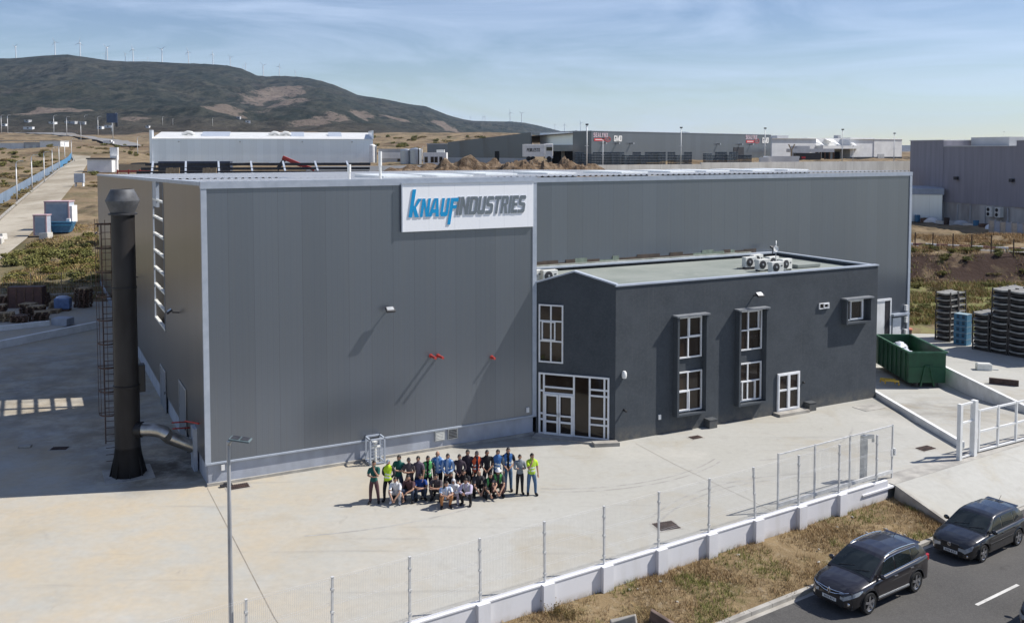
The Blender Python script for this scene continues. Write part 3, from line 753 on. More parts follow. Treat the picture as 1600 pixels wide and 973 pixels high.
# ---------------------------------------------------------------- dark entrance block
OF = -2.95; OX0, OX1, OX2 = 15.93, 18.72, 36.65; PT = 7.62
office = hthing('entrance_block', 'charcoal rendered two storey office block with white framed windows and flat roof', 'building')
CA, CB = Vector((OX0, 0, 0)), Vector((OX1, OF, 0)); CL = (CB - CA).length; CU = (CB - CA).normalized(); CN = Vector((CU.y, -CU.x, 0))   # outward
T = .25
b = MB(); b.slab([(0, -.3), (CL, -.3), (CL, PT + .06), (CL * .485, 8.25), (0, PT)], CA, CU, (0, 0, 1), -CN, T)
b.build('entry_wall', M['render'], office)
b = MB(); b.bb(OX1 - .02, OX2, OF, OF + T, -.3, PT); b.build('front_wall', M['render'], office)
b = MB(); b.bb(OX2 - T, OX2, OF + T, HB - .05, -1.6, PT - .03); b.build('end_wall', M['render'], office)
b = MB(); b.bb(OX0 + .1, OX2 - T, HB - .5, HB - .06, 7.0, PT - .06); b.build('rear_parapet', M['render_in'], office)
g = N('felt_roof'); c = g.mix(g.rng(g.noise(.25, 6, .65), .35, .65), (.20, .225, .205), (.275, .295, .27)); c = g.mix(g.rng(g.noise(1.4, 5), .6, .75, 0, .5), c, (.33, .335, .30))
M['felt'] = g.fin(c, .9, 0, .2)
b = MB(); b.prism([(OX0 + .05, .15), (OX1 + .1, OF + .2), (OX2 - .1, OF + .2), (OX2 - .1, HB - .1), (OX0 + .05, HB - .1)], 6.9, 7.40); b.build('flat_roof', M['felt'], office)
b = MB()
b.bb(OX1 - .05, OX2 + .05, OF - .05, OF + T + .04, PT, PT + .07); b.bb(OX2 - T - .04, OX2 + .05, OF + T + .04, HB - .1, PT - .03, PT + .045)
b.bb(OX0 + .05, OX2 - T - .04, HB - .55, HB - .02, PT - .06, PT + .02)
for (u0, z0, u1, z1) in ((-.0, PT, CL * .485, 8.25), (CL * .485, 8.25, CL + .02, PT + .06)):
    p, q = CA + CU * u0 - CN * .1, CA + CU * u1 - CN * .1
    b.bar(p + Vector((0, 0, z0 + .03)), q + Vector((0, 0, z1 + .03)), .36, .07)
b.build('coping', M['trim'], office)
# mossy broken upstand where the roof meets the hall
b = MB(); random.seed(3); x = OX0 + .2
while x < OX2 - 2:
    w = random.uniform(.3, 1.0); h = .1 + .22 * random.random()
    b.bb(x, x + w, HB - .045, HB - .005, PT - .05, PT + .05 + h, 0 if random.random() < .45 else 1); x += w
b.build('roof_upstand', [mat('moss_green_flashing', (.22, .27, .22), (.15, .18, .14), 3), mat('brown_torn_felt', (.09, .065, .05), (.05, .04, .032), 3)], office)
b = MB(); b.bb(OX0, OX2 - 2, HB - .16, HB - .05, PT - .06, PT + .10); b.build('upstand_ledge', mat('weathered_flashing', (.40, .41, .36), (.25, .26, .22), 2), office)
# windows: frame > panes, built in the plane (o, u along the wall, n outward)
def window(name, parent, o, u, n, w, h, vbars, hbars, sub=(), fw=.07, depth=.07, frame=None):
    o, u, n = Vector(o), Vector(u), Vector(n); z = Vector((0, 0, 1))
    b = MB(); b.slab(RCT(.0, w, .0, h), o, u, z, n, .012); win = b.build(name, M['glass'], parent)
    f = MB()
    def rct(x0, x1, y0, y1, d=depth): f.slab(RCT(x0, x1, y0, y1), o + n * .013, u, z, n, d)
    rct(0, fw, 0, h); rct(w - fw, w, 0, h); rct(fw, w - fw, 0, fw); rct(fw, w - fw, h - fw, h)
    for x in vbars: rct(x - fw / 2, x + fw / 2, fw, h - fw, depth - .004)
    for (y, x0, x1) in hbars: rct(x0, x1, y - fw / 2, y + fw / 2, depth - .008)
    for (x0, x1, y0, y1) in sub:
        q = fw * .8
        rct(x0, x0 + q, y0, y1, depth + .02); rct(x1 - q, x1, y0, y1, depth + .02); rct(x0 + q, x1 - q, y0, y0 + q, depth + .02); rct(x0 + q, x1 - q, y1 - q, y1, depth + .02)
    f.build('frame', M['white_frame'], win)
    return win
# entry: upper window and glazed door front on the angled wall
window('window', office, CA + CU * .16 + Vector((0, 0, 3.68)), CU, CN, 1.26, 2.9, (.63,), ((1.08, .07, 1.19), (2.08, .07, 1.19)), ((.16, .86, 1.12, 2.06),))
e = window('entrance_front', office, CA + CU * .16 + Vector((0, 0, .06)), CU, CN, 3.6, 3.1, (.27, 1.82, 2.62, 3.36),
           ((2.40, .27, 1.82), (2.10, .27, 1.82), (2.45, 2.62, 3.55), (2.15, 2.62, 3.55), (1.05, 2.62, 3.55), (.72, 2.62, 3.55), (2.2, .06, .27), (1.05, .06, .27), (.75, .06, .27)), fw=.085)
for x0 in (.32, 1.06):
    b = MB(); o = CA + CU * (.16 + x0) + CN * .09 + Vector((0, 0, .08)); W_, H_ = .72, 2.05
    for (a0, a1, c0, c1) in ((0, .09, 0, H_), (W_ - .09, W_, 0, H_), (.09, W_ - .09, 0, .12), (.09, W_ - .09, H_ - .1, H_), (.09, W_ - .09, .62, .72), (.09, W_ - .09, .95, 1.03)):
        b.slab(RCT(a0, a1, c0, c1), o, CU, (0, 0, 1), CN, .05)
    d = b.build('door_leaf', M['white_frame'], office)
    b = MB(); xx = W_ - .05 if x0 < 1 else .05
    b.bar(o + CU * xx + CN * .1 + Vector((0, 0, .95)), o + CU * xx + CN * .1 + Vector((0, 0, 1.15)), .03); b.build('handle', M['steel'], d)
b = MB(); q = [CA + CU * .02 + CN * .03, CB + CN * .03 - CU * .1, CB + CN * .75 - CU * .5, CA + CU * .05 + CN * .75]
b.prism([(p.x, p.y) for p in q], 0, .10); b.build('doorstep', M['footing'], office)
b = MB(); b.prism([(p.x, p.y) for p in [CB - CU * 1.0 + CN * .76, CB + CU * .1 + CN * .2, CB + CU * .35 + CN * .55, CB - CU * .75 + CN * 1.1]], 0, .18); b.build('step_block', M['kerb'], office)
# bay windows
def bay(x0, x1, z0, z1, dep=.36, lip=.07):
    b = MB(); t = .12
    b.bb(x0, x0 + t, OF - dep, OF, z0 + .1, z1 - .1); b.bb(x1 - t, x1, OF - dep, OF, z0 + .1, z1 - .1)
    b.bb(x0, x1, OF - dep - .003, OF, z0, z0 + .1)
    o = b.build('bay_surround', M['render'], office)
    b = MB(); b.bb(x0 - lip, x1 + lip, OF - dep - .06, OF, z1 - .1, z1 - .02); b.build('bay_cap', mat('bay_cap_edge', (.20, .215, .235), (.15, .16, .175), 3, .8), o); return o
bay(22.18, 24.12, .84, 5.98); bay(26.16, 28.13, .86, 5.98); bay(33.85, 35.86, 4.50, 5.98)
fu, fn = (1, 0, 0), (0, -1, 0)
window('window', office, (22.34, OF, 3.72), fu, fn, 1.58, 2.1, (.72,), ((1.06, .07, 1.5),), ((.74, 1.55, 1.08, 2.07),))
window('window', office, (22.34, OF, 1.0), fu, fn, 1.62, 2.04, (.72,), ((1.06, .07, 1.5),), ((.05, .82, .05, 1.05),))
window('window', office, (26.32, OF, 3.72), fu, fn, 1.62, 2.1, (.68,), ((1.06, .07, 1.5),), ((.62, 1.4, 1.08, 2.07),))
window('window', office, (26.32, OF, 1.02), fu, fn, 1.62, 2.04, (.68,), ((1.06, .07, 1.5),), ((.28, 1.2, .05, 1.07),))
window('window', office, (34.02, OF, 4.66), fu, fn, 1.42, 1.16, (.45,), (), ((.40, 1.36, .05, 1.1),))
window('small_window', office, (32.06, OF, 5.48), fu, fn, .74, .32, (.37,), (), ((.34, .70, .04, .28),), fw=.04)
d = window('back_door', office, (29.1, OF, .16), fu, fn, 1.6, 2.05, (), ((1.12, .1, .8), (1.12, .8, 1.5)), ((.05, .80, .05, 2.0), (.80, 1.55, .05, 2.0)), fw=.10)
b = MB(); b.bb(28.85, 31.0, OF - .55, OF - .01, 0, .15); b.build('back_doorstep', M['kerb'], office)
for x in (24.2, 31.1):
    b = MB(); b.bb(x, x + .5, OF - .42, OF - .01, 0, .42 if x < 30 else .4); b.bb(x - .02, x + .52, OF - .44, OF - .003, .42, .46); b.build('meter_box', M['render'], office)
b = MB(); b.bb(21.28, 21.42, OF - .06, OF, .78, 1.02); b.build('wall_socket', M['white'], office)
b = MB(); b.lathe([(0, -.19), (.10, -.17), (.13, -.05), (.12, .1), (.07, .18), (0, .19)], (19.15, OF - .1, 3.3), 12); b.build('globe_lamp', M['white'], office)
b = MB(); b.tube([(19.2, OF, 1.55), (19.2, OF - .22, 1.5)], .05, 8); b.build('pipe_outlet', M['black'], office)
b = MB(); b.tube([(31.0, OF, 1.55), (31.0, OF - .12, 1.5)], .05, 8); b.build('pipe_outlet', M['black'], office)
# ---------------------------------------------------------------- air conditioners, dish, roof bits
AC = thing('air_conditioner', 'cream condenser box on the block roof tucked against the tall hall wall', 'air conditioner', HW(17.25, 1.0, 7.42), HA, 'air conditioners on the flat roof')
b = MB(); b.bb(-.43, .43, -.15, .17, .08, .66); b.build('casing', M['ac'], AC, bevel=.02)
b = MB(); b.lathe([(.235, 0), (.235, -.02), (.20, -.025), (.05, -.03), (0, -.03)], (-.12, -.155, .37), 20, axis='Y'); b.build('fan_grille', M['steel_dark'], AC)
b = MB(); b.lathe([(.06, 0), (.05, -.02), (0, -.025)], (-.12, -.185, .37), 12, axis='Y'); b.build('fan_hub', M['steel'], AC)
b = MB(); b.bb(-.36, -.30, -.15, .17, 0, .08); b.bb(.30, .36, -.15, .17, 0, .08); b.build('feet', M['steel_dark'], AC)
b = MB(); b.bb(.22, .34, -.165, -.15, .42, .47); b.build('badge', M['black'], AC)
for (x, y, rz_, lb) in ((16.5, 1.3, 0, 'cream condenser box on the block roof, half hidden in the corner by the hall'),
                        (30.4, .75, 0, 'condenser box with round fan at the open end of the roof group'), (30.25, -.48, 0, 'condenser box with round fan behind the thin dish mast'), (30.1, -1.7, 0, 'condenser box with round fan closest to the front parapet'),
                        (31.6, 1.5, 8, 'condenser box turned sideways behind the dish mast, farthest from the parapet'), (31.7, .3, 8, 'condenser box turned sideways in the middle of the roof group'), (31.55, -.9, 8, 'condenser box turned sideways beside the end parapet')):
    dup(AC, HW(x, y, 7.42), HA + R(rz_), lb)
t = hthing('dish_mast', 'thin roof mast carrying a small white satellite dish', 'antenna', 30.6, -1.15, 7.42)
b = MB(); b.tube([(0, 0, 0), (0, 0, 1.75)], .022, 6); b.build('mast', M['steel'], t)
b = MB(); b.lathe([(0, .03), (.08, .02), (.17, 0), (.18, -.02)], (-.06, -.06, 1.3), 16, axis='Y'); b.build('dish', M['white'], t)
b = MB(); b.tube([(-.06, -.06, 1.2), (-.22, -.25, 1.4), (-.26, -.26, 1.44)], .015, 5); b.ball((-.28, -.26, 1.44), .05); b.build('feed_arm', M['white'], t)
b = MB(); b.bb(32.8, 34.6, -.6, .5, 7.42, 7.62); tag(b.build('roof_box', M['felt'], loc=HO, rz=HA, bevel=.03), 'low greenish box on the block roof beside the end parapet', 'roof box')
b = MB(); b.box((35.9, 4.6, 8.0), (.5, .3, .1), rx=R(20)); b.bar((35.9, 4.75, 7.6), (35.9, 4.7, 8.0), .05); tag(b.build('parapet_lamp', M['steel_dark'], loc=HO, rz=HA), 'dark lamp standing on the end parapet of the block roof', 'lamp')
b = MB(); b.bb(29.8, 30.9, .35, 1.15, 7.403, 7.43); tag(b.build('roof_mat', M['steel_dark'], loc=HO, rz=HA), 'dark flat mat on the block roof under a condenser', 'mat')
for (x, h_, lb) in ((6.75, .75, 'short white vent pipe on the hall roof edge'), (8.25, 1.35, 'tall white vent pipe on the hall roof edge')):
    b = MB(); b.tube([(0, 0, -.1), (0, 0, h_ * .55)], .06, 10); b.tube([(0, 0, h_ * .5), (0, 0, h_)], .085, 12)
    tag(b.build('vent_pipe', M['white'], loc=HW(x, 1.2, htop(1.2)), rz=HA), lb, 'vent pipe')
# ---------------------------------------------------------------- chimney, caged ladder, duct
CHX, CHY = -16.85, 40.25
t = thing('chimney', 'tall sooty steel chimney with conical cap beside the hall corner', 'chimney', (CHX, CHY, 0), HA)
b = MB(); b.lathe([(.53, 1.1), (.53, 3.9), (.555, 3.92), (.555, 3.98), (.50, 4.0), (.495, 8.2), (.515, 8.22), (.515, 8.28), (.49, 8.3), (.485, 11.4)], seg=28); b.build('shaft', M['chimney'], t)
b = MB(); b.lathe([(.485, 11.4), (.60, 11.42), (.60, 11.48), (.50, 11.5)], seg=28); b.build('flange', M['steel_dark'], t)
b = MB(); b.lathe([(.50, 11.5), (.70, 12.02), (.70, 12.05), (.47, 12.52), (.44, 12.52), (.44, 12.3), (.3, 12.0)], seg=32); b.build('cap', mat('chimney_cap_steel', (.12, .125, .135), (.06, .062, .068), 2, .6, .1), t)
b = MB(); b.lathe([(.72, 0), (.53, 1.2)], seg=4, sm=False); 
b = MB()
b.lathe([(.70, 0), (.66, .35), (.59, .8), (.525, 1.3)], seg=24)
for k in range(8):
    a = k * math.pi / 4; b.add([(math.cos(a) * .78 - math.sin(a) * w, math.sin(a) * .78 + math.cos(a) * w, 0.02) for w in (-.02, .02)] + [(math.cos(a) * .5 - math.sin(a) * w, math.sin(a) * .5 + math.cos(a) * w, z) for z in (0.02, 1.2) for w in (-.02, .02)], [(0, 2, 4), (1, 5, 3), (0, 4, 5, 1), (2, 3, 5, 4)]); b.build('base', M['chimney'], t)
b = MB(); b.bb(-1.0, 1.0, -1.0, 1.0, -.05, .03); b.build('base_plate', M['footing'], t)
b = MB(); b.box((.62, .15, 4.2), (.3, .5, 1.2)); b.build('side_box', M['black'], t, bevel=.03)
t = thing('caged_ladder', 'rusty caged ladder running up beside the sooty chimney', 'ladder', (CHX - .95, CHY + .45, 0), R(20))
b = MB()
for x in (-.2, .2): b.bar((x, .15, 1.2 if x < 0 else .1), (x, .15, 11.0), .05)
z = .4
while z < 10.9: b.bar((-.2, .15, z), (.2, .15, z), .025); z += .3
b.build('rungs_and_stiles', M['rust'], t)
b = MB()
for z in [2.6 + i * 1.05 for i in range(9)]:
    pts = [(.45 * math.cos(a) - .0, .15 - .75 * math.sin(a) * .9, z) for a in [math.pi * k / 10 for k in range(11)]]
    for p, q in zip(pts, pts[1:]): b.bar(p, q, .02, .06)
    b.bar((-.45, .15, z), (.45, .15, z), .03)
b.build('cage_hoop', M['rust'], t)
b = MB()
for a in [math.pi * k / 4 for k in range(0, 5)]: b.bar((.45 * math.cos(a), .15 - .68 * math.sin(a), 2.6), (.45 * math.cos(a), .15 - .68 * math.sin(a), 11.2), .022)
b.build('cage_bar', M['rust'], t)
b = MB()
for z in (3.2, 6.0, 8.8, 10.8): b.bar((.2, .15, z), (.75, -.2, z), .04)
b.build('bracket', M['rust'], t)
t = thing('exhaust_duct', 'shiny bent steel duct joining the chimney to the hall wall', 'duct')
p0 = Vector((CHX + .5, CHY - .06, 2.02)); p1 = HW(-.1, 2.7, .98)
g = N('duct_steel'); M['duct'] = g.fin(g.mix(g.rng(g.noise(2.5, 5, .6), .35, .65), (.30, .29, .26), (.46, .45, .43)), .32, .85, .5)
b = MB(); b.tube([p0 + Vector((.15, 0, 0)), p0 + Vector((.6, .0, 0)), p0 + Vector((.85, .02, -.05)), p0 + Vector((1.1, .05, -.14)), lerp(p0, p1, .55) + Vector((0, 0, .08)), p1], .29, 20); b.build('pipe', M['duct'], t)
b = MB(); b.tube([p0 - Vector((.12, 0, 0)), p0 + Vector((.18, 0, 0))], .34, 20); b.build('collar', M['black'], t)
# ---------------------------------------------------------------- things along the hall front
t = hthing('valve_cage', 'small galvanised cage around pipework standing against the hall front', 'cage', 6.98, -.72, 0)
b = MB()
for x in (0, .68):
    for y in (0, .62): b.bb(x, x + .07, y, y + .07, 0, 1.2)
for z in (1.13, .05):
    b.bb(0, .75, 0, .07, z, z + .07); b.bb(0, .75, .62, .69, z, z + .07); b.bb(0, .07, .07, .62, z, z + .07); b.bb(.68, .75, .07, .62, z, z + .07)
b.build('frame', M['trim'], t)
b = MB()
for i in range(7): b.bb(.07, .68, .02, .035, .2 + i * .14, .215 + i * .14)
for i in range(3): b.bb(.2 + i * .15, .215 + i * .15, .035, .05, .1, 1.13)
b.build('bars', M['trim'], t)
b = MB(); b.tube([(.37, .35, 0), (.37, .35, .95)], .07, 10); b.tube([(.12, .35, .72), (.62, .35, .72)], .06, 8); b.lathe([(0, .98), (.12, .98), (.12, .93), (0, .93)], (.37, .35, 0), 12); b.build('valve_pipe', M['ac'], t)
def drain(name, c, w, d, rz, label, group='steel drain grates in the concrete'):
    t = thing(name, label, 'drain', (c[0], c[1], 0.0), rz, group)
    b = MB(); b.bb(-w / 2 - .08, w / 2 + .08, -d / 2 - .08, d / 2 + .08, .002, .008); b.build('surround', M['kerb'], t)
    b = MB(); b.bb(-w / 2, w / 2, -d / 2, d / 2, .009, .012); b.build('pit', M['black'], t)
    b = MB()
    for i in range(11): x = -w / 2 + w * (i + .5) / 11; b.bb(x - w * .028, x + w * .028, -d / 2, d / 2, .013, .03)
    b.bb(-w / 2, w / 2, -.02, .02, .031, .038); b.build('bars', M['rust'], t)
drain('drain_grate', (-11.6, 38.75), .9, .55, HA, 'drain grate against the hall front near the lamp post')
drain('drain_grate', (5.85, 34.6), .85, .72, R(20), 'large square drain grate out in the sunlit yard by the wire fence')
drain('drain_grate', (19.75, 43.8), .85, .5, R(28), 'drain grate in the yard just inside the white gates')
drain('drain_grate', (-21.6, 43.8), .75, .45, R(5), 'drain grate in the shaded yard near the chimney foot')
drain('drain_grate', (9.1, 45.5), .6, .4, HA, 'small drain grate at the foot of the dark block below the first bay window')
b = MB(); b.bb(-.28, .28, -.16, .16, 0, .10); tag(b.build('drain_cover', M['footing'], loc=(-23.35, 44.0, .0), rz=R(12), bevel=.02), 'raised concrete drain cover in the shaded yard', 'drain cover')
b = MB(); b.bb(-.75, .75, -.5, .5, .003, .02); tag(b.build('manhole_cover', M['footing'], loc=HW(34.6, -4.3), rz=HA), 'pale square manhole cover beside the dark block end', 'manhole cover')
b = MB(); b.box((0, 0, .05), (.5, .2, .1)); b.box((.05, 0, .13), (.3, .14, .08)); tag(b.build('rubble_lump', M['steel_dark'], loc=HW(.75, -.35), rz=HA, bevel=.02), 'small dark lump lying at the hall front corner', 'debris')
# low kerb walls of the loading ramps
def wallbar(name, p, q, w, z0, z1, label, m='white', z1b=None):
    b = MB(); p = Vector(p); q = Vector(q); d = (q - p).normalized(); n = Vector((-d.y, d.x)) * w / 2; z1b = z1 if z1b is None else z1b
    b.add([(p.x - n.x, p.y - n.y, z0), (p.x + n.x, p.y + n.y, z0), (q.x + n.x, q.y + n.y, z0), (q.x - n.x, q.y - n.y, z0), (p.x - n.x, p.y - n.y, z1), (p.x + n.x, p.y + n.y, z1), (q.x + n.x, q.y + n.y, z1b), (q.x - n.x, q.y - n.y, z1b)],
          [(0, 3, 2, 1), (4, 5, 6, 7), (0, 1, 5, 4), (1, 2, 6, 5), (2, 3, 7, 6), (3, 0, 4, 7)])
    return tag(b.build(name, M[m], bevel=.015), label, 'low wall')
wallbar('ramp_wall', (21.55, 43.9), (21.02, 54.4), .22, -1.2, .30, 'low white topped kerb wall between yard and loading ramp')
wallbar('ramp_wall', (28.5, 45.2), (28.3, 62.0), .24, -1.4, .12, 'white retaining wall of the loading ramp beside the green container')
wallbar('ramp_wall', (-47.0, 67.5), (-37.6, 75.1), .25, -.05, .40, 'shaded low wall of the side ramp nearer the wooden pallets')
wallbar('ramp_wall', (-40.5, 58.5), (-33.2, 74.0), .3, -.05, .55, 'shaded low wall of the side ramp nearer the chimney')
b = MB(); b.prism([(-36.2, 71.2), (-33.9, 72.6), (-33.6, 75.4), (-36.0, 75.2)], .006, .03); tag(b.build('pit_dark_sheet', M['black']), 'black sheet painted as the dark pit at the end of the shaded side ramp', 'pit')  # flat black sheet painted as the dark of a pit, no hole below
b = MB(); b.prism([(-37.5, 75.2), (-36.1, 74.9), (-36.0, 76), (-37.4, 76.3)], 0, .55); tag(b.build('ramp_end_block', M['plinth']), 'pale block at the end of the shaded side ramp', 'block')
b = MB(); b.prism([(-39.8, 66.2), (-37.6, 68.6), (-37.9, 69.0), (-40.1, 66.6)], .005, .02); struct(b.build('yellow_marking', M['yellow']))
# ---------------------------------------------------------------- background buildings
M['clad_far'] = cladding('far_grey_cladding', (.160, .176, .200), 0, 2.0, pitch=.3)
M['clad_pale'] = cladding('pale_blue_cladding', (.72, .77, .84), 0, 2.4, pitch=.3, dirt=(.5, .5, .5))
M['far_white'] = mat('far_white_wall', (.76, .76, .75), (.64, .64, .63), .4, .8)
M['far_grey'] = mat('far_grey_wall', (.46, .465, .47), (.38, .385, .39), .4, .8)
M['far_pale'] = mat('far_pale_wall', (.72, .725, .73), (.62, .625, .63), .4, .8)
M['lilac_grey'] = mat('lilac_grey_cladding', (.30, .285, .315), (.25, .24, .265), .5, .7, stretch=(3, 3, .2))  # lilac-grey wall colour, streaked vertically
M['concrete'] = mat('precast_concrete', (.66, .64, .59), (.50, .48, .44), .5, .9, stretch=(1, 1, .35), bump=.1)
M['dark_open'] = mat('dark_opening', (.012, .012, .014), (.008, .008, .009), 3, .7)
UP = Vector((0, 0, 1))
# pale warehouse on the terrace behind
t = thing('warehouse', 'long pale blue warehouse with white pitched roof behind the hall', 'warehouse', (-128.0, 331.5, 9.0), R(13))
b = MB(); b.bb(0, 78, 0, 50, 0, 9.35); b.build('wall', M['clad_pale'], t)
b = MB(); b.add([(0, -.4, 9.36), (78, -.4, 9.36), (78, 25, 12.2), (0, 25, 12.2), (78, 50, 9.4), (0, 50, 9.4)], [(0, 1, 2, 3), (3, 2, 4, 5)]); b.build('roof', M['roof_white'], t)
b = MB(); b.bb(-.6, .25, -.6, 4, 0, 12.4); b.build('corner_pier', M['clad_pale'], t)
b = MB(); b.add([(77.6, -.5, 9.3), (78.2, -.5, 9.3), (78.2, -.5, 12.6), (77.6, -.5, 12.6), (77.6, 18, 12.6), (78.2, 18, 12.6), (77.6, 18, 9.3), (78.2, 18, 9.3)], [(0, 1, 2, 3), (3, 2, 5, 4), (4, 5, 7, 6), (0, 3, 4, 6), (1, 7, 5, 2)]); b.build('gable_parapet', M['clad_pale'], t)
for (x, w) in ((16, 10), (48, 5), (62, 5)):
    b = MB(); b.add([(x, 8, 10.2), (x + w, 8, 10.2), (x + w, 16, 12.2), (x, 16, 12.2), (x + 1, 16, 11), (x + w - 1, 16, 11)], [(0, 1, 2, 3), (0, 3, 4), (1, 5, 2)]); b.build('rooflight', M['trim'], t)
for (x, r) in ((11, 1.3), (42, 1.1), (46, 1.1)):
    b = MB(); b.tube([(x - 2, 12, 10.9), (x, 12, 11.8), (x + r, 12, 11.6), (x + r + .8, 12, 10.9)], .7, 8); b.build('roof_vent', M['roof_white'], t)
for x in (9, 30, 52, 70):
    b = MB(); b.bb(x, x + .5, -1.2, 0, 8.1, 8.5); b.build('wall_lamp', M['steel'], t)
# silo, tanks, low buildings between the two warehouses
t = thing('silo', 'white round topped silo by the corner of the pale warehouse', 'silo', (-47.5, 318, 8))
b = MB(); b.lathe([(1.2, 0), (1.2, 7.3), (1.0, 7.9), (.5, 8.2), (0, 8.3)], seg=16); b.build('shell', M['white'], t)
b = MB(); b.bar((1.3, -.6, 0), (1.3, -.6, 8), .3); b.build('ladder', M['steel'], t)
tk = thing('tank', 'corrugated steel tank between low white building and concrete yard, the wider one', 'tank', (-31.5, 305, 9.6))
b = MB(); b.lathe([(1.95, 0)] + [(1.95 + .06 * (i % 2), .25 * i) for i in range(1, 21)] + [(1.9, 5.1), (0, 5.5)], seg=24); b.build('shell', M['steel'], tk)
b = MB(); b.bar((1.2, -1.8, 0), (1.2, -1.8, 5.4), .25); b.build('ladder', M['steel_dark'], tk)
dup(tk, (-34.8, 306.5, 9.6), 1.0, 'corrugated steel tank touching the wider tank, nearer the white low building', scale=.95)
t = thing('low_building', 'low white building between silo and steel tanks', 'building', (-45.8, 320, 8.5))
b = MB(); b.bb(0, 9.6, 0, 10, 0, 6.2); b.build('wall', M['far_grey'], t)
b = MB(); b.bb(.4, 9.2, -.15, 0, 2.9, 5.0); b.build('wall_panel', M['far_white'], t)
b = MB(); b.bb(6.5, 8.3, -.1, 0, 1.9, 2.8); b.build('window', M['glass'], t)
t = thing('annex', 'small white annex with dark windows beside the dark warehouse', 'building', (-27.6, 290, 9.2))
b = MB(); b.bb(0, 7.2, 0, 6, 0, 4.3); b.build('wall', M['white'], t)
for x in (.4, 2.3, 3.5, 5.0): b = MB(); b.bb(x, x + 1, -.06, 0, 1.2, 3.0); b.build('window', M['glass'], t)
b = MB(); b.bb(4, 6.5, 1.5, 3, 4.3, 5.2); b.build('roof_unit', M['ac'], t)
t = thing('grey_shed', 'plain grey shed standing behind the small white annex', 'shed', (-30, 330, 9))
b = MB(); b.bb(0, 12, 0, 10, 0, 7.3); b.build('wall', M['clad_far'], t); b = MB(); b.bb(-.2, 12.2, -.2, 10.2, 7.3, 7.6); b.build('roof', M['far_grey'], t)
# dark warehouse with the red and white company marks
MX = Vector((.723, .691, 0)).normalized(); MY = Vector((-MX.y, MX.x, 0)); MA = math.atan2(MX.y, MX.x); MZ = 11.0
t = thing('dark_warehouse', 'long dark grey warehouse with loading bay and small red and white company marks', 'warehouse', (17.0, 200, MZ), MA)
H0 = 7.3
def gz(y): return H0 - .069 * max(0, y - 18.0)
b = MB(); b.bb(0, 72.4, 0, .4, 0, H0); b.build('front_cladding', M['clad_far'], t)
b = MB(); b.bb(0, .4, .4, 5.4, 0, H0); b.bb(.4, 9, 5.0, 5.4, 0, H0 - .3); b.build('side_cladding', M['clad_far'], t)
b = MB(); b.add([(x, y, z) for (y, z) in ((18.4, 0), (18.4, gz(18.4)), (48, gz(48)), (48, 0)) for x in (0, .4)], [(0, 2, 4, 6), (1, 7, 5, 3), (2, 3, 5, 4), (0, 1, 3, 2), (6, 4, 5, 7)]); b.build('gable_wall', M['clad_far'], t)
b = MB(); b.bb(-.02, .0, 18.4, 48, 0, 1.4); b.build('plinth', M['far_grey'], t)
b = MB(); b.bb(-.05, 0, 29, 30.5, 0, 3.0); b.build('side_door', M['dark_open'], t)
b = MB(); b.bb(3.0, 3.4, 5.4, 18.4, 3.9, H0 - .1); b.build('bay_fascia', M['clad_pale'], t)  # pale cladding paints the sunlit look of the fascia
b = MB(); b.bb(6.0, 6.4, 5.4, 18.4, 0, 4.0); b.build('bay_wall', M['far_grey'], t)
b = MB(); b.bb(.4, 3.2, 5.4, 17.2, 3.0, 4.4); b.build('bay_canopy', M['clad_far'], t)
for y in (6.2, 10.5, 14.5): b = MB(); b.bb(5.9, 6.0, y, y + 2.8, .2, 3.0); b.build('dock_opening', M['dark_open'], t)
b = MB(); b.bb(0, 72.4, -.15, .5, H0, H0 + .12); b.bb(-.1, .4, .5, 18.4, H0 - .05, H0 + .1); b.build('parapet_trim', M['trim'], t)
b = MB(); b.add([(0, .4, H0 - .05), (72, .4, H0 - .05), (72, 48, gz(48)), (0, 48, gz(48))], [(0, 1, 2, 3)]); b.build('roof', M['far_grey'], t)
b = MB(); b.bb(54.5, 59.2, -.08, 0, 1.0, 4.0); d = b.build('roller_door', M['steel_dark'], t)
for x in (3.6, 8.0, 13, 47, 57, 62): b = MB(); b.bb(x, x + .4, -1.0, 0, 4.6, 4.9); b.build('wall_lamp', M['steel'], t)
M['mark_red'] = mat('mark_red', (.55, .05, .06), (.5, .05, .06), 2, .6); M['mark_grey'] = mat('mark_grey', (.52, .42, .47), (.48, .38, .43), 2, .6)
def company_mark(x, z, k, gap):
    s_ = bpy.data.objects.new('company_mark', None); COL.objects.link(s_); s_.parent = t; s_.location = (x, -.03, z)
    xx = 0
    for ch, w in zip('SEALYNX', (.62, .58, .7, .5, .66, .66, .66)):
        letter(ch, xx * k, w * k * .84, .78 * k, .85 * k, .05, M['mark_grey'], s_, depth=.03, gap=.0); xx += w
    b = MB(); b.bb(.2 * k, 3.1 * k, -.05, 0, .05 * k, .55 * k); b.build('red_bar', M['mark_red'], s_)
    b = MB(); b.bb(.5 * k, 2.8 * k, -.07, -.05, .24 * k, .36 * k); b.build('bar_lettering', M['white'], s_)
    b = MB()
    for i in range(18):
        a0, a1 = 2 * math.pi * i / 18, 2 * math.pi * (i + 1) / 18
        if i in (4, 5): continue
        b.bar(((4.2 + .85 * math.cos(a0)) * k, -.03, (.4 + .42 * math.sin(a0)) * k), ((4.2 + .85 * math.cos(a1)) * k, -.03, (.4 + .42 * math.sin(a1)) * k), .04, .10 * k)
    b.bar((3.8 * k, -.05, .4 * k), (4.5 * k, -.05, .4 * k), .03, .12 * k); b.build('red_oval', M['mark_red'], s_)
    xx = (5.7 + gap) * k
    for ch, w in zip('GMD', (.74, 1.0, .74)):
        letter(ch, xx, w * k * .95, 0, 1.15 * k, .08, M['white'], s_, depth=.05, gap=.02); xx += w * k
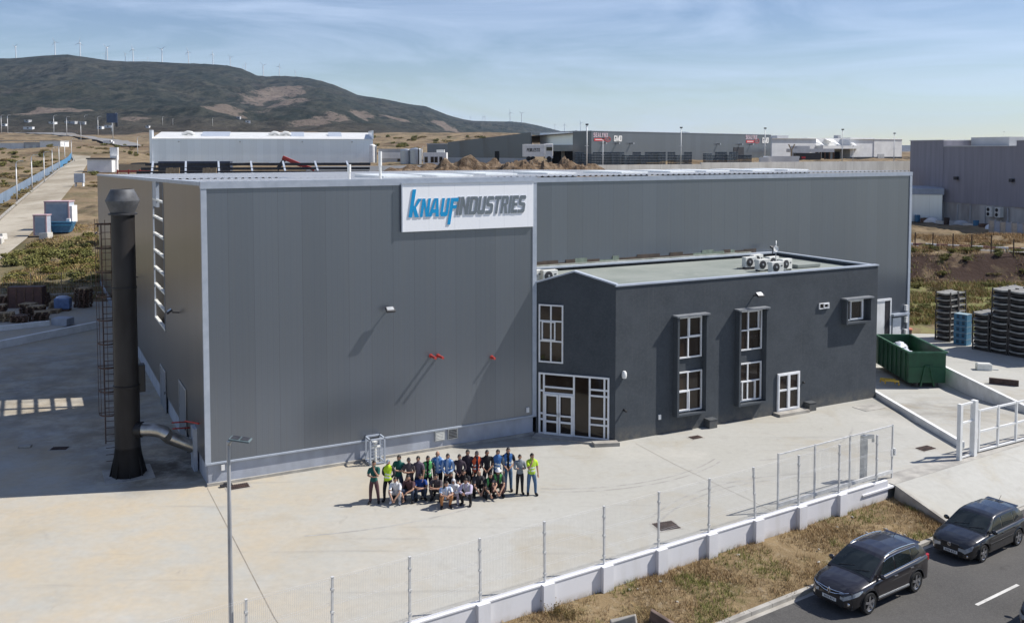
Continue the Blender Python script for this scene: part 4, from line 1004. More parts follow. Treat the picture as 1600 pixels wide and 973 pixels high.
company_mark(.6, 5.15, 1.12, .3); company_mark(60.0, 5.1, 1.28, .5)
# lorry in the loading bay
t = thing('box_lorry', 'white box lorry with dark lettering parked in the far loading bay', 'lorry', (2.6, 201.6, 11.9), R(8))
b = MB(); b.bb(0, 4.6, 0, 2.4, .9, 3.6); bx = b.build('cargo_box', M['white'], t, bevel=.05)
xx = .6
for ch in 'PEICEZTO'.replace('C', 'L').replace('Z', 'S'): letter(ch, xx, .3, 2.0, .75, .06, M['black'], bx, depth=.02, gap=.005, name='lettering'); xx += .36
b = MB(); b.bb(4.65, 6.4, .1, 2.3, .5, 3.7); b.build('cab', M['white'], t, bevel=.12)
b = MB(); b.bb(4.9, 6.2, .07, .1, 2.2, 3.0); b.build('cab_window', M['car_glass'], t)
for x in (1.0, 2.0, 5.5):
    b = MB(); b.lathe([(0, .28), (.46, .28), (.5, .2), (.5, 0), (0, 0)], (x, -.02, .5), 16, axis='Y'); b.build('wheel', M['rubber'], t)
# white industrial building further right
t = thing('white_factory', 'pale factory with white canopy beyond the long concrete wall', 'factory', (81.0, 291, 10), R(27)); t.scale = (1.2, 1, 1)
b = MB(); b.bb(0, 15.5, 0, 30, 0, 7.9); b.bb(28, 37, 0, 30, 0, 8.3); b.build('grey_wall', M['far_pale'], t)
b = MB(); b.bb(15.5, 28, 4, 30, 0, 8.2); b.bb(37, 48, -.2, 30, 0, 8.1); b.build('white_wall', M['far_white'], t)
b = MB(); b.bb(-.2, 48.2, -.4, 0, 7.85, 8.0); b.build('roof_edge', M['white'], t)
b = MB(); b.bb(15.5, 30.5, -3, 4, 4.7, 5.7); b.build('canopy', M['white'], t)
for x in (16, 22, 28): b = MB(); b.add([(x, -3, 5.7), (x + 3, 4, 8.0), (x - .2, 4, 8.0)], [(0, 1, 2)]); b.build('canopy_stay', M['far_white'], t)
for x in (17, 21, 25): b = MB(); b.bb(x, x + 2.6, 3.85, 4, .5, 3.8); b.build('dock_opening', M['dark_open'], t)
b = MB(); b.bb(28, 48, -.3, -.22, .6, 2.0); b.build('dark_band', M['steel_dark'], t)
b = MB(); b.bb(38.5, 41, -.3, -.2, .4, 3.0); b.build('door', M['far_grey'], t)
b = MB(); b.bb(8, 12, 8, 12, 7.9, 9.0); b.build('roof_unit', M['far_grey'], t); b = MB(); b.bb(27, 28, 4, 6, 8.2, 9.2); b.build('roof_unit', M['far_grey'], t)
b = MB(); b.bb(-.3, 3.2, -14, -8, 0, 4.4); tag(b.build('guard_hut', M['far_white'], loc=(78.5, 270, 11.0)), 'white hut right beside the dark warehouse end', 'hut')
t = thing('shipping_container', 'black shipping container behind the long concrete wall', 'container', (72.5, 238, 11.1))
b = MB(); b.bb(0, 6.2, 0, 2.4, 0, 2.4); b.build('body', M['steel_dark'], t); b = MB(); b.bb(1.4, 2.4, -.03, 0, 1.0, 1.5); b.build('emblem', M['mark_red'], t); b = MB(); b.bb(.5, .9, -.03, 0, 1.1, 1.6); b.build('emblem', M['white'], t)
t = thing('pallet_shelter', 'long low white roofed shelter on posts behind the concrete wall', 'shelter', (73.5, 246, 11.0))
b = MB(); b.bb(0, 11.5, 0, 4, 2.7, 3.6); b.build('roof', M['white'], t)
for x in (6.6, 7.8, 9.0, 10.2, 11.3): b = MB(); b.bb(x, x + .3, .2, .5, 0, 2.7); b.build('post', M['wood'], t)
t = thing('y_frame', 'forked wooden pole standing by the white hut', 'pole', (69.5, 232, 11)); b = MB(); b.bar((0, 0, 0), (0, 0, 3.4), .3); b.build('post', M['wood_light'], t)
for s_ in (-1, 1): b = MB(); b.bar((0, 0, 3.2), (s_ * .75, 0, 4.7), .22); b.build('fork', M['wood_light'], t)
# long retaining wall of precast panels with a stepped top
b = MB(); p0, p1 = Vector((12.0, 134, 0)), Vector((80, 169.4, 0)); d = (p1 - p0) / 40; n = Vector((d.y, -d.x, 0)).normalized()
for i in range(40):
    a, c = p0 + d * (i + .004), p0 + d * (i + .992)
    z1 = (12.08 if i < 10 else 12.32) + (.0 if i % 2 else .006)
    b.add([(a.x, a.y, 8), (c.x, c.y, 8), (c.x - n.x * .3, c.y - n.y * .3, 8), (a.x - n.x * .3, a.y - n.y * .3, 8), (a.x, a.y, z1), (c.x, c.y, z1), (c.x - n.x * .3, c.y - n.y * .3, z1), (a.x - n.x * .3, a.y - n.y * .3, z1)],
          [(0, 3, 2, 1), (4, 5, 6, 7), (0, 1, 5, 4), (1, 2, 6, 5), (2, 3, 7, 6), (3, 0, 4, 7)])
tag(b.build('retaining_wall', M['concrete']), 'long pale precast concrete wall behind the hall roof', 'wall')
b = MB()
p0, p1 = Vector((-32, 145, 0)), Vector((10, 166, 0)); b.bar(p0 + UP * 10.2, p1 + UP * 10.2, .3, 3.0); tag(b.build('block_wall', M['far_grey']), 'grey wall behind the heaps of earth', 'wall')
b = MB(); b.bb(47.5, 54.2, 176, 176.4, 11, 13.1); b.bb(46.8, 48.4, 175.6, 176.8, 11, 12.9); tag(b.build('low_white_wall', M['far_white']), 'short white block wall in front of the dark roller door', 'wall')
# earth heaps
g = N('spoil_earth'); c = g.mix(g.rng(g.noise(.9, 6, .7), .35, .65), (.11, .072, .045), (.27, .20, .135)); c = g.mix(g.rng(g.noise(3.2, 3), .62, .72, 0, .7), c, (.42, .37, .30)); g.bump(g.noise(1.5, 6, .75), 1, .4)
M['spoil'] = g.fin(c, .95, 0, .1)
def heap(name, X, Y, z, rx, ry, h, seed, label, m='spoil', n=26, group=None):
    b = MB(); vs_, fs = [], []
    for i in range(n + 1):
        for j in range(n + 1):
            x, y = lerp(-1, 1, i / n), lerp(-1, 1, j / n); r = math.hypot(x, y)
            q = max(0, 1 - r) ** 1.1
            zz = h * q * (1 + .55 * noise.noise(Vector((x * 3, y * 3, seed)))) + h * .22 * noise.noise(Vector((x * 8, y * 8, seed + 5))) * min(1, q * 4) - .15
            vs_.append((X + x * rx, Y + y * ry, z + zz))
    for i in range(n):
        for j in range(n): a = i * (n + 1) + j; fs.append((a, a + n + 1, a + n + 2, a + 1))
    b.add(vs_, fs, 0, False); return tag(b.build(name, M[m]), label, 'earth heap', group)
hp = [(605, 263, 5, 1.4, 'small brown earth heap nearest the tall vent pipe'), (640, 262, 5.5, 1.6, 'wide brown earth heap just beyond the tall vent pipe'), (672, 262, 5, 2.0, 'long reddish earth heap in front of the annex'),
      (703, 260, 4.5, 2.2, 'stony earth heap in front of the gable corner of the dark warehouse'), (735, 260, 5, 2.6, 'rubble heap under the dark warehouse gable'), (775, 262, 5, 2.2, 'low earth heap under the dark side door'),
      (808, 258, 4.6, 3.0, 'tall rough earth heap beside the white lorry'), (845, 260, 4.5, 3.0, 'rough earth heap in front of the white lorry'), (878, 258, 5, 3.0, 'pointed earth heap under the lorry cab'), (918, 264, 4.5, 2.0, 'small earth heap at the end of the concrete wall')]
for k, (u, v, rx, h, lb) in enumerate(hp):
    Y = 131 + (k % 3) * 4; heap('earth_heap', (u - 800) / 1458 * Y, Y, 10.4 + .2 * (k % 2), rx * 1.15, 4, h, k * 3.1, lb, group='earth heaps behind the hall')
# steel frames and boards behind the hall roof
t = thing('roof_trusses', 'row of dark steel roof trusses lying behind the hall roof', 'steel frame', (-49, 122, 10.2), R(6))
for y in (0, 1.6, 3.6): b = MB(); b.bar((0, y, 1.1 + y * .28), (30, y, 1.1 + y * .28), .22, .35); b.build('beam', M['steel_dark'], t)
for i in range(7): b = MB(); b.bar((2 + i * 4.3, -1.0, .6), (.9 + i * 4.3, 4, 2.4), .24, .3); b.build('cross_beam', M['trim'], t)
for i in range(4): b = MB(); b.bar((i * 9, 0, -3), (i * 9, 0, 1.3), .25); b.build('leg', M['steel_dark'], t)
b = MB(); b.bb(1.5, 11, 4.2, 6, 1.2, 2.5); b.build('dark_panel', mat('dark_blue_panel', (.06, .075, .12), (.04, .05, .08), 1, .4), t)
for (X, lb) in ((-43.3, 'pale timber board stack near the hall roof corner'), (-38.6, 'pale timber boards leaning by the steel frames')):
    b = MB()
    for i in range(4): b.box((i * .45 - .7, 0, .7), (.40, .12, 1.3 + .1 * (i % 2)), rx=R(-8))
    tag(b.build('timber_boards', M['wood_light'], loc=(X, 119, 10.6)), lb, 'timber')
t = thing('red_trestle', 'low red trestle rails lying beyond the hall roof corner', 'trestle', (-53, 125.2, 9.3))
for z in (1.4, 2.1): b = MB(); b.bar((0, 0, z), (4.6, 0, z), .2); b.build('rail', M['red'], t)
for i in range(4): b = MB(); b.bar((i * 1.5, 0, -1), (i * 1.5, 0, 2.3), .16); b.build('post', M['red'], t)
t = thing('excavator_arm', 'red crane arm of a digger resting above the hall roof', 'digger arm', (-33, 131, 11.3))
b = MB(); b.bar((0, 0, .2), (1.2, 0, 1.8), .45); b.build('stick', M['steel_dark'], t); b = MB(); b.bar((.8, 0, 1.9), (3.4, 0, .8), .5); b.bar((3.2, 0, .9), (5.2, 0, .2), .4); b.build('boom', M['red'], t)
# grey building on the far right with pale plinth
GP, GQ = Vector((68.3, 160, 0)), Vector((84.5, 100.5, 0)); GX = (GQ - GP).normalized(); GA = math.atan2(GX.y, GX.x); GZ = 2.6
t = thing('grey_building', 'tall windowless mauve grey building with stained pale plinth beyond the bank', 'building', (GP.x, GP.y, GZ), GA)
b = MB(); b.bb(0, 8.0, 0, 30, 3.2, 13.2); b.bb(8.0, 23.3, .05, 30, 3.2, 12.2); b.build('wall', M['lilac_grey'], t)
b = MB(); b.bb(0, 62, .12, 30, -1, 3.2); b.build('plinth', mat('stained_plinth', (.50, .48, .45), (.30, .28, .26), .5, .9, stretch=(1, 1, .3)), t)
b = MB(); b.bb(23.3, 62, -.1, 30, 3.2, 13.0); b.build('corner_bay', M['lilac_grey'], t)
b = MB(); b.bb(-.1, 8.1, -.1, 29, 13.2, 13.32); b.bb(8.1, 23.2, -.05, 29, 12.2, 12.3); b.bb(23.2, 62, -.2, 29, 13.0, 13.12); b.build('parapet_trim', M['far_white'], t)
b = MB(); b.bb(8.4, 16.5, 5, 10, 12.1, 13.7); b.build('roof_box', M['far_grey'], t)
for x in (11, 22.4): b = MB(); b.bb(x, x + .6, -.5, 0, 6.9, 7.4); b.build('wall_lamp', M['steel_dark'], t)
for x in (18.2, 19.9):
    b = MB(); b.bb(x, x + 1.1, -.55, .1, 1.5, 3.0); d = b.build('condenser', M['ac'], t)
    for z in (1.9, 2.6): b = MB(); b.lathe([(0, 0), (.28, 0), (.28, .03), (0, .03)], (x + .4, -.59, z), 14, axis='Y'); b.build('fan', M['black'], d)
for x in (8.0, 11.4, 14.2, 17.3, 21.8): b = MB(); b.bb(x, x + .18, -.05, .1, -.5, 3.0); b.build('downpipe', M['far_grey'], t)
t = thing('lean_to', 'pale blue lean-to shed against the mauve grey building', 'shed', (68.0, 151.5, 2.6), R(-14))
b = MB(); b.bb(-4, 1.9, 0, 5, 0, 4.4); b.build('wall', M['clad_pale'], t); b = MB(); b.add([(-4.2, -.3, 5.4), (2.1, -.3, 5.4), (2.1, 5, 5.7), (-4.2, 5, 5.7)], [(0, 1, 2, 3)]); b.bb(-4.2, 2.1, -.32, -.2, 4.4, 5.4); b.build('roof', M['trim'], t)
random.seed(21)
JL = ['rusty drum', 'crumpled tarpaulin heap', 'weathered crate', 'white sack heap', 'dark scrap heap', 'concrete block pile']
for k in range(14):
    u = 1436 + k * 11.5; Y = lerp(153, 134, k / 13) - 1.6; X = (u - 800) / 1458 * Y; s_ = random.uniform(.5, 1.0)
    kind = k % 4; lb = None
    if kind == 0: b = MB(); b.lathe([(0, 0), (.4, 0), (.42, .3), (.4, .6), (.42, .9), (.4, 1.1), (0, 1.1)], seg=12); o = b.build('drum', M['rust'] if k % 8 else M['blue_plastic'], loc=(X, Y, 2.6)); lb = ('old drum standing at the foot of the mauve grey building', 'drum', 'drums by the grey building')
    elif kind == 1: b = MB(); b.bb(-.6, .6, -.4, .4, 0, .12); b.bb(-.6, .6, -.4, -.3, .12, .7); b.bb(-.6, .6, .3, .4, .12, .7); b.bb(-.6, -.5, -.3, .3, .12, .7); b.bb(.5, .6, -.3, .3, .12, .7); o = b.build('crate', M['wood'] if k != 5 else M['far_grey'], loc=(X, Y, 2.6), rz=random.random()); lb = ('open crate at the foot of the mauve grey building', 'crate', 'crates by the grey building')
    elif kind == 2: b = MB(); b.ball((0, 0, .3), (1.1 * s_ + .4, .7, .55 * s_ + .3), 10, 7); b.ball((.7, .2, .2), (.7, .5, .45), 9, 6); o = b.build('sack', M['far_white'] if k != 6 else M['far_grey'], loc=(X, Y, 2.5), rz=k); lb = ('pale full sack lying at the foot of the mauve grey building', 'sack', 'sacks by the grey building')
    else: b = MB(); b.bb(-1.2, 1.2, -.25, .25, 0, .5); o = b.build('concrete_block', M['concrete'], loc=(X, Y, 2.6), rz=GA); lb = ('long concrete block at the foot of the mauve grey building', 'block', 'blocks by the grey building')
    tag(o, *lb)
for k in range(7):
    Y = 131.0 - k * 1.2; X = (1553 + k * 9 - 800) / 1458 * Y
    b = MB(); b.bb(-.45, .45, -.06, .06, 0, 1.7); b.bb(-.5, -.4, -.09, .09, 0, 1.9); tag(b.build('fence_panel', M['trim'] if k % 2 else M['steel'], loc=(X, Y, 2.6), rz=GA), 'upright sheet panel in the row before the mauve grey building', 'panel', 'sheet panels by the grey building')
# ---------------------------------------------------------------- wind turbines
tower = MB(); tower.lathe([(2.0, 0), (1.9, 20), (1.2, 58)], seg=10)
tb = thing('wind_turbine', 'white wind turbine on the ridge, standing on the hill shoulder at the picture edge side', 'wind turbine', (0, 0, 0), 0, 'wind turbines along the ridge')
M['turbine'] = mat('turbine_paint', (.74, .75, .76), (.7, .71, .72), 3, .5)
tower.build('tower', M['turbine'], tb)
b = MB(); b.box((0, 0, 59), (3.0, 7.5, 3.0)); b.build('nacelle', M['turbine'], tb)
b = MB(); b.lathe([(1.6, 0), (1.2, -1.6), (0, -2.2)], (0, -4, 59), 10, axis='Y'); hub = b.build('hub', M['turbine'], tb)
for k in range(3):
    a = R(30 + 120 * k); b = MB(); c = Vector((math.cos(a), 0, math.sin(a))); pz = Vector((-c.z, 0, c.x))
    p = Vector((0, -4.6, 59)); b.add([p + c * 1 + pz * -.8, p + c * 1 + pz * .8, p + c * 6 + pz * 1.2, p + c * 22 + pz * .2, p + c * 22 + pz * -.15, p + c * 6 - pz * .7] + [q + Vector((0, .6, 0)) for q in [p + c * 1 + pz * -.8, p + c * 1 + pz * .8, p + c * 6 + pz * 1.2, p + c * 22 + pz * .2, p + c * 22 + pz * -.15, p + c * 6 - pz * .7]],
                     [(0, 1, 2, 3, 4, 5), (11, 10, 9, 8, 7, 6)] + [(i, (i + 1) % 6, 6 + (i + 1) % 6, 6 + i) for i in range(6)]); b.build('blade', M['turbine'], tb)
TB = [(29, 91, 22, 0), (90, 86, 24, .5), (129, 89, 26, .9), (171, 95, 25, .2), (168, 95, 14, 1.2), (199, 95, 14, .3), (211, 96, 23, .7), (234, 97, 9, .1), (256, 98, 25, 1.5), (297, 101, 24, .6), (335, 101, 20, .9), (362, 103, 17, .3), (382, 109, 9, .8), (386, 111, 14, .4),
      (413, 119, 21, .2), (438, 119, 19, 1.0), (463, 120, 11, .5), (474, 121, 7, .2), (534, 138, 8, .9), (710, 187, 9, .3), (722, 188, 9, .7), (735, 189, 9, 1.1), (755, 190, 11, .4), (758, 190, 11, .9), (797, 190, 18, .6), (815, 191, 18, .1), (867, 202, 10, .2), (882, 206, 15, .8), (907, 204, 16, .5), (916, 207, 14, .3)]
TBL = ['at the picture edge end of the row', 'above the first low dip of the ridge', 'just past the highest hump', 'taller of the crossing pair above the slope', 'shorter of the crossing pair above the slope', 'small and distant one before the flat crest', 'on the flat crest of the ridge', 'tiny and distant one on the flat crest',
       'tall one above the pale crest track', 'above the middle of the pale crest track', 'above the end of the pale crest track', 'where the ridge starts to drop', 'small one half sunk behind the drop', 'beside the small half sunk one', 'at the foot of the first drop', 'above the rocky bare slope', 'shorter one after the rocky slope',
       'tiny one at the start of the long descent', 'lone small one on the long descent', 'first of the distant three on the low saddle', 'second of the distant three on the low saddle', 'third of the distant three on the low saddle', 'shorter twin on the low hill top', 'taller twin on the low hill top', 'lone tall one behind the low hill',
       'tall one on the tail of the low hill', 'faint one above the pale warehouse roofs', 'faint one near the lamp mast', 'tall faint one by the lamp mast of the dark warehouse', 'last faint one of the row, above the dark warehouse']
for k, (u, v, h, ph) in enumerate(TB):
    d = ridge_d(u) + 40; z = CH + (235 - v - 2) / 1458 * d
    o = tb if k == 0 else dup(tb, (0, 0, 0))
    o.location = ((u - 800) / 1458 * d, d, z - 2); sc = h / 1458 * d / 66
    o.scale = (sc,) * 3; o['label'] = 'white wind turbine ' + TBL[k]
    o.rotation_euler = (0, 0, R(-25 + 50 * ((k * 37) % 10) / 10))
    for ch in o.children:
        if ch.name.startswith('blade') or ch.name.startswith('hub'):
            # turn the rotor about the hub
            ch.matrix_basis = Matrix.Translation((0, 0, 59)) @ Matrix.Rotation(ph * 1.3, 4, 'Y') @ Matrix.Translation((0, 0, -59))
# ---------------------------------------------------------------- lamp posts of the estate
lp = thing('lamp_post', 'white lamp post by the blue fence', 'lamp post', (0, 0, 0), 0, 'white lamp posts along the blue fence')
b = MB(); b.tube([(0, 0, 0), (0, 0, 8.4)], [.16, .11], 8); b.build('pole', M['white'], lp)
b = MB(); b.tube([(0, 0, 8.4), (.12, 0, 8.8), (.6, 0, 9.0), (1.0, 0, 9.0)], .08, 6); b.build('arm', M['white'], lp)
b = MB(); b.box((1.25, 0, 9.02), (.7, .3, .14)); b.build('lamp_head', M['steel'], lp)
LPS = [(-104, 195.5), (-117.3, 227.6), (-126.5, 252), (-141, 286), (-158.8, 327), (-175, 365), (-187, 396)]
LPL = ['nearest the hall', 'second from the hall', 'third from the hall', 'fourth from the hall', 'fifth from the hall by bright blue sheets', 'second from the far end of the blue fence', 'at the far end of the blue fence']
for k, (X, Y) in enumerate(LPS):
    z = ground_z(X, Y) - .2; lb = 'white lamp post by the blue fence, ' + LPL[k]
    o = lp if k == 0 else dup(lp, (X, Y, z))
    o.location = (X, Y, z); o['label'] = lb; o.scale = (.95,) * 3
FLP = [(3, 208, 28, 'twin lamp post at the very edge of the far road'), (13, 208, 28, 'lamp post next to the twin at the far road edge'), (85, 209, 29, 'lamp post where the grey far road begins'), (105, 213, 31, 'lamp post in the dry field below the grey road start'), (127, 220, 29, 'lamp post standing before the middle of the grey far road'),
       (133, 208, 28, 'lamp post behind the middle of the grey far road'), (154, 212, 30, 'lamp post on the upper side of the grey far road'), (177, 218, 32, 'lamp post where the grey far road meets the track'), (180, 205, 28, 'lamp post beside the dark billboard'), (204, 202, 20, 'lamp post alone in front of the bare hill scar'),
       (215, 243, 30, 'lamp post in the dry grass by the pale warehouse'), (255, 196, 14, 'small lamp post above the pale warehouse end'), (271, 196, 11, 'tiny lamp post behind the pale warehouse end'), (333, 197, 13, 'small lamp post above the middle of the pale warehouse'), (660, 238, 24, 'white mast near the steel tanks')]
def ground_hit(u, v):
    Y = 60.
    while Y < 2600:
        z = CH + (235 - v) / 1458 * Y
        if z < terrain_z((u - 800) / 1458 * Y, Y): break
        Y += 1.0
    return (u - 800) / 1458 * Y, Y, CH + (235 - v) / 1458 * Y
for (u, v, h, lb) in FLP:
    X, Y, z = ground_hit(u, v)
    if u == 660: Y = 300; X = (u - 800) / 1458 * Y; z = 10.8
    if Y > 2500: Y = 1000; X = (u - 800) / 1458 * Y; z = CH + (235 - v) / 1458 * Y
    dup(lp, (X, Y, z - .3), None, lb, 'lamp posts in the fields behind', scale=h / 1458 * Y / 9)
mast = thing('lamp_mast', 'tall white lamp mast', 'lamp mast', (0, 0, 0), 0, 'lamp masts around the far warehouses')
b = MB(); b.tube([(0, 0, 0), (0, 0, 9.0)], [.15, .08], 8); b.build('pole', M['white'], mast)
b = MB(); b.box((0, -.1, 9.1), (.6, .35, .3)); b.build('lamp_head', M['steel_dark'], mast)
b = MB(); b.box((0, 0, 4.6), (.9, .08, .08)); b.build('bracket', M['white'], mast)
ML = [(917, 262, 194, 165, 'tall lamp mast at the corner of the dark warehouse'), (942, 268, 216, 140, 'shorter thin lamp mast just beside the dark warehouse corner'), (1064, 258, 199, 178, 'lamp mast before the middle of the dark warehouse'), (1195, 257, 200, 185, 'lamp mast covering the white letters at the warehouse end'),
      (1316, 256, 202, 190, 'lamp mast in front of the white canopy'), (1397, 257, 208, 170, 'lamp mast beside the mauve grey building'), (1333, 256, 228, 185, 'short lamp mast right of the canopy mast'), (1568, 226, 206, 150, 'thin pole on the mauve grey building roof')]
for k, (u, v, vt, Y, lb) in enumerate(ML):
    X = (u - 800) / 1458 * Y; z = CH + (235 - v) / 1458 * Y; h = (v - vt) / 1458 * Y
    o = mast if k == 0 else dup(mast, (0, 0, 0)); o.location = (X, Y, z); o.scale = (h / 9.2,) * 3; o['label'] = lb
# stacked pallets in front of the dark warehouse
ps = thing('stacked_pallets', 'stack of blue pallets in front of the dark warehouse', 'pallets', (0, 0, 0), 0, 'pallet stacks before the dark warehouse')
b = MB()
for i in range(8): b.bb(-.75, .75, -.5, .5, i * .31 + .02, i * .31 + .19)
b.build('blue_layers', mat('dark_blue_pallets', (.035, .06, .085), (.02, .03, .045), 2, .7), ps)
b = MB()
for i in range(8):
    for x in (-.74, -.2, .34): b.bb(x + .07 * (i % 3), x + .3 + .07 * (i % 3), -.49, .48, i * .31 + .192, i * .31 + .25)
b.build('pale_layers', mat('pale_pallet_tops', (.24, .28, .30), (.08, .11, .13), 2, .8), ps)
for k in range(30):
    u = 906 + k * 9.0
    if 1034 < u < 1046 or 1082 < u < 1100: continue
    Y = lerp(176, 186, k / 26); X = (u - 800) / 1458 * Y
    o = ps if k == 0 else dup(ps, (0, 0, 0)); o.location = (X, Y + random.uniform(-1.5, 1.5), 11.45 - random.choice((0, 0, .3, 0, .6))); o.rotation_euler = (0, 0, R(random.uniform(-10, 30)))
# billboard, small distant buildings, lorry
X, Y, z = ground_hit(176, 207)
Y = 900; X = (176 - 800) / 1458 * Y; z = CH + (235 - 205) / 1458 * Y
t = thing('billboard', 'dark blue billboard on a post below the bare hill scar', 'billboard', (X, Y, z))
b = MB(); b.bb(-5, 5, -.4, .4, 8, 17); b.build('panel', mat('billboard_blue', (.06, .09, .15), (.04, .06, .11), .3), t); b = MB(); b.bb(3, 5.2, .4, 2, 4, 17); b.build('frame', M['steel_dark'], t); b = MB(); b.bb(-.5, .5, -.3, .3, 0, 8); b.build('post', M['steel'], t)
Y = 505; X0 = (-2 - 800) / 1458 * Y
t = thing('roadside_store', 'long low white and grey building in the dry field at the picture edge', 'building', (X0, Y, 13.6), R(-4))
b = MB(); b.bb(-30, 14, 0, 8, 0, 4.6); b.build('white_wall', M['far_white'], t)
b = MB(); b.bb(14, 23.5, .3, 8, 0, 5.0); b.build('grey_wall', M['far_grey'], t)
b = MB(); b.bb(23.5, 35, -.5, 8, .3, 5.6); b.build('end_block', M['white'], t)
b = MB(); b.bb(15, 17, .2, .3, 0, 3.5); b.bb(19, 21, .2, .3, 0, 3.5); b.build('gate', M['steel'], t)
b = MB(); b.bb(-30.3, 35.3, -.8, 8.3, 5.61, 5.8); b.build('roof', M['far_grey'], t)
far_h = [(45, 191, 8, 3, 'small white house low on the far slope'), (46, 203, 14, 5, 'grey roofed house behind the dry field crest'), (84, 195, 10, 3, 'flat white house near the bare scar'), (130, 195, 9, 4, 'white house beside the grey far road'), (158, 202, 8, 5, 'white house under the billboard'), (170, 200, 10, 4, 'long white house next to the billboard'),
         (374, 188, 5, 4, 'bright white house on the hill foot'), (388, 192, 7, 4, 'white house on the hill foot by the bare patches'), (8, 198, 7, 4, 'pale house at the picture edge on the far slope'), (112, 193, 18, 3, 'long low sandy building before the bare scar'), (232, 200, 5, 3, 'tiny pale house by the bare scar')]
for k, (u, v, w, h, lb) in enumerate(far_h):
    Y = 1090 if u < 300 else 1080; X = (u - 800) / 1458 * Y; s_ = Y / 1458
    if u > 300: Y = 1500; s_ = Y / 1458; X = (u - 800) * s_
    X, Y = hill_hit(u, v); s_ = Y / 1458; z = hill_z(X, Y) + .5
    t = thing('distant_house', lb, 'house', (X, Y, z), R((k * 17) % 30 - 15))
    b = MB(); b.bb(-w * s_ / 2, w * s_ / 2, -3, 3, -3, h * s_ * .62); b.build('wall', M['far_white'] if k % 3 else M['far_grey'], t)
    b = MB(); b.bb(-w * s_ / 2 - .3, w * s_ / 2 + .3, -3.3, 3.3, h * s_ * .62, h * s_ * .62 + .4); b.build('roof', M['far_grey'] if k % 3 else M['far_white'], t)
    b = MB(); b.bb(-1, 1, -3.1, -3, .2, 1.8); b.build('window', M['glass'], t)
t = thing('white_van', 'white van parked on the track below the grey far road', 'van', (-262, 606, 18.0), R(3))
b = MB(); b.bb(-3, 2.2, -1.2, 1.2, .5, 2.8); b.bb(2.2, 3.4, -1.15, 1.15, .5, 1.9); b.build('body', M['white'], t, bevel=.15); b = MB(); b.bb(1.2, 2.0, -1.22, -1.19, 1.7, 2.5); b.build('window', M['car_glass'], t)
for x in (-2, 2.2): b = MB(); b.lathe([(0, .2), (.5, .2), (.5, 0), (0, 0)], (x, -1.25, .5), 12, axis='Y'); b.build('wheel', M['rubber'], t)
# blue sheet fence beside the dirt road
b = MB(); tab = [(-86, 148), (-102.6, 186.4), (-120, 229.8), (-147.9, 299), (-170, 355), (-192, 407)]
for (p, q) in zip(tab, tab[1:]):
    n = int(math.dist(p, q) / 2.5)
    for i in range(n):
        a = Vector((*p, 0)).lerp(Vector((*q, 0)), i / n); c = Vector((*p, 0)).lerp(Vector((*q, 0)), (i + .97) / n)
        za, zc = ground_z(a.x, a.y), ground_z(c.x, c.y); zz = (za + zc) / 2 + 1.0
        b.bar((a.x, a.y, za + .95), (c.x, c.y, zc + .95), .12, 2.3, mi=0 if a.y < 330 else 1)
tag(b.build('blue_fence', [mat('faded_blue_sheet', (.20, .27, .36), (.15, .21, .29), .3, .5), mat('bright_blue_sheet', (.07, .24, .44), (.05, .20, .38), .3, .5)]), 'long blue sheet metal fence along the dirt road', 'fence')
b = MB()
for i in range(90):
    t_ = i / 90; Y = lerp(140, 420, t_); X = road_side(ROADL, Y) - .4; Y2 = lerp(140, 420, (i + .9) / 90); X2 = road_side(ROADL, Y2) - .4
    b.bar((X, Y, ground_z(X, Y) + .1), (X2, Y2, ground_z(X2, Y2) + .1), .35, .35)
struct(b.build('road_kerb', M['kerb']))
# field shed, cabins by the road
t = thing('site_hut', 'white hut with grey flat roof at the top of the dirt road', 'hut', (-138.5, 304, 7.0), R(12))
b = MB(); b.bb(0, 7.5, 0, 6, 0, 4.3); b.build('wall', M['far_white'], t); b = MB(); b.bb(-.3, 7.8, -.4, 6.2, 4.3, 4.7); b.build('roof', M['steel_dark'], t); b = MB(); b.bb(6.0, 8.2, 5, 7, 0, 5.4); b.build('side_wall', M['white'], t); b = MB(); b.bb(5.6, 8, 7, 9, 4, 8.2); b.build('chimney', M['white'], t)
b = MB(); b.bb(0, 12, 0, .5, 0, 2.7); tag(b.build('sand_wall', mat('sandy_wall', (.42, .34, .23), (.36, .29, .2), .6, .9), loc=(-126.5, 300, 7.0)), 'sandy coloured wall beside the white hut', 'wall')
t = thing('trailer_box', 'small grey box on legs beside the dirt road', 'cabin', (-110.5, 238, 5.0), R(10))
b = MB(); b.bb(-1.1, 1.1, -.8, .8, 1.0, 3.3); b.build('body', M['trim'], t); b = MB(); b.bb(-1, -.8, -.7, .7, 0, 1); b.bb(.8, 1, -.7, .7, 0, 1); b.build('legs', M['white'], t)
def booth(name, label, X, Y, w, d, h, rz, rimm, gm):
    t = thing(name, label, 'cabin', (X, Y, ground_z(X, Y) + .1), rz)
    b = MB(); b.bb(-w / 2, w / 2, -d / 2 + .02, d / 2, 0, h); b.build('wall', M['trim'], t)
    b = MB(); b.bb(-w / 2 - .1, w / 2 + .1, -d / 2 - .1, d / 2 + .1, h, h + .15); b.build('roof', rimm, t)
    b = MB(); b.bb(-w / 2 + .25, w / 2 - .25, -d / 2 - .03, -d / 2 + .02, .4, h - .35); b.build('window', gm, t)
    b = MB(); b.bb(-w / 2 - .05, -w / 2 + .12, -d / 2 - .06, -d / 2 + .1, 0, h); b.bb(w / 2 - .12, w / 2 + .05, -d / 2 - .06, -d / 2 + .1, 0, h); b.build('frame', rimm, t); return t
M['pink'] = mat('faded_pink_paint', (.50, .36, .38), (.42, .28, .30), 1.5, .7); M['bluewin'] = mat('pale_blue_window', (.26, .34, .44), (.20, .27, .36), .8, .2)
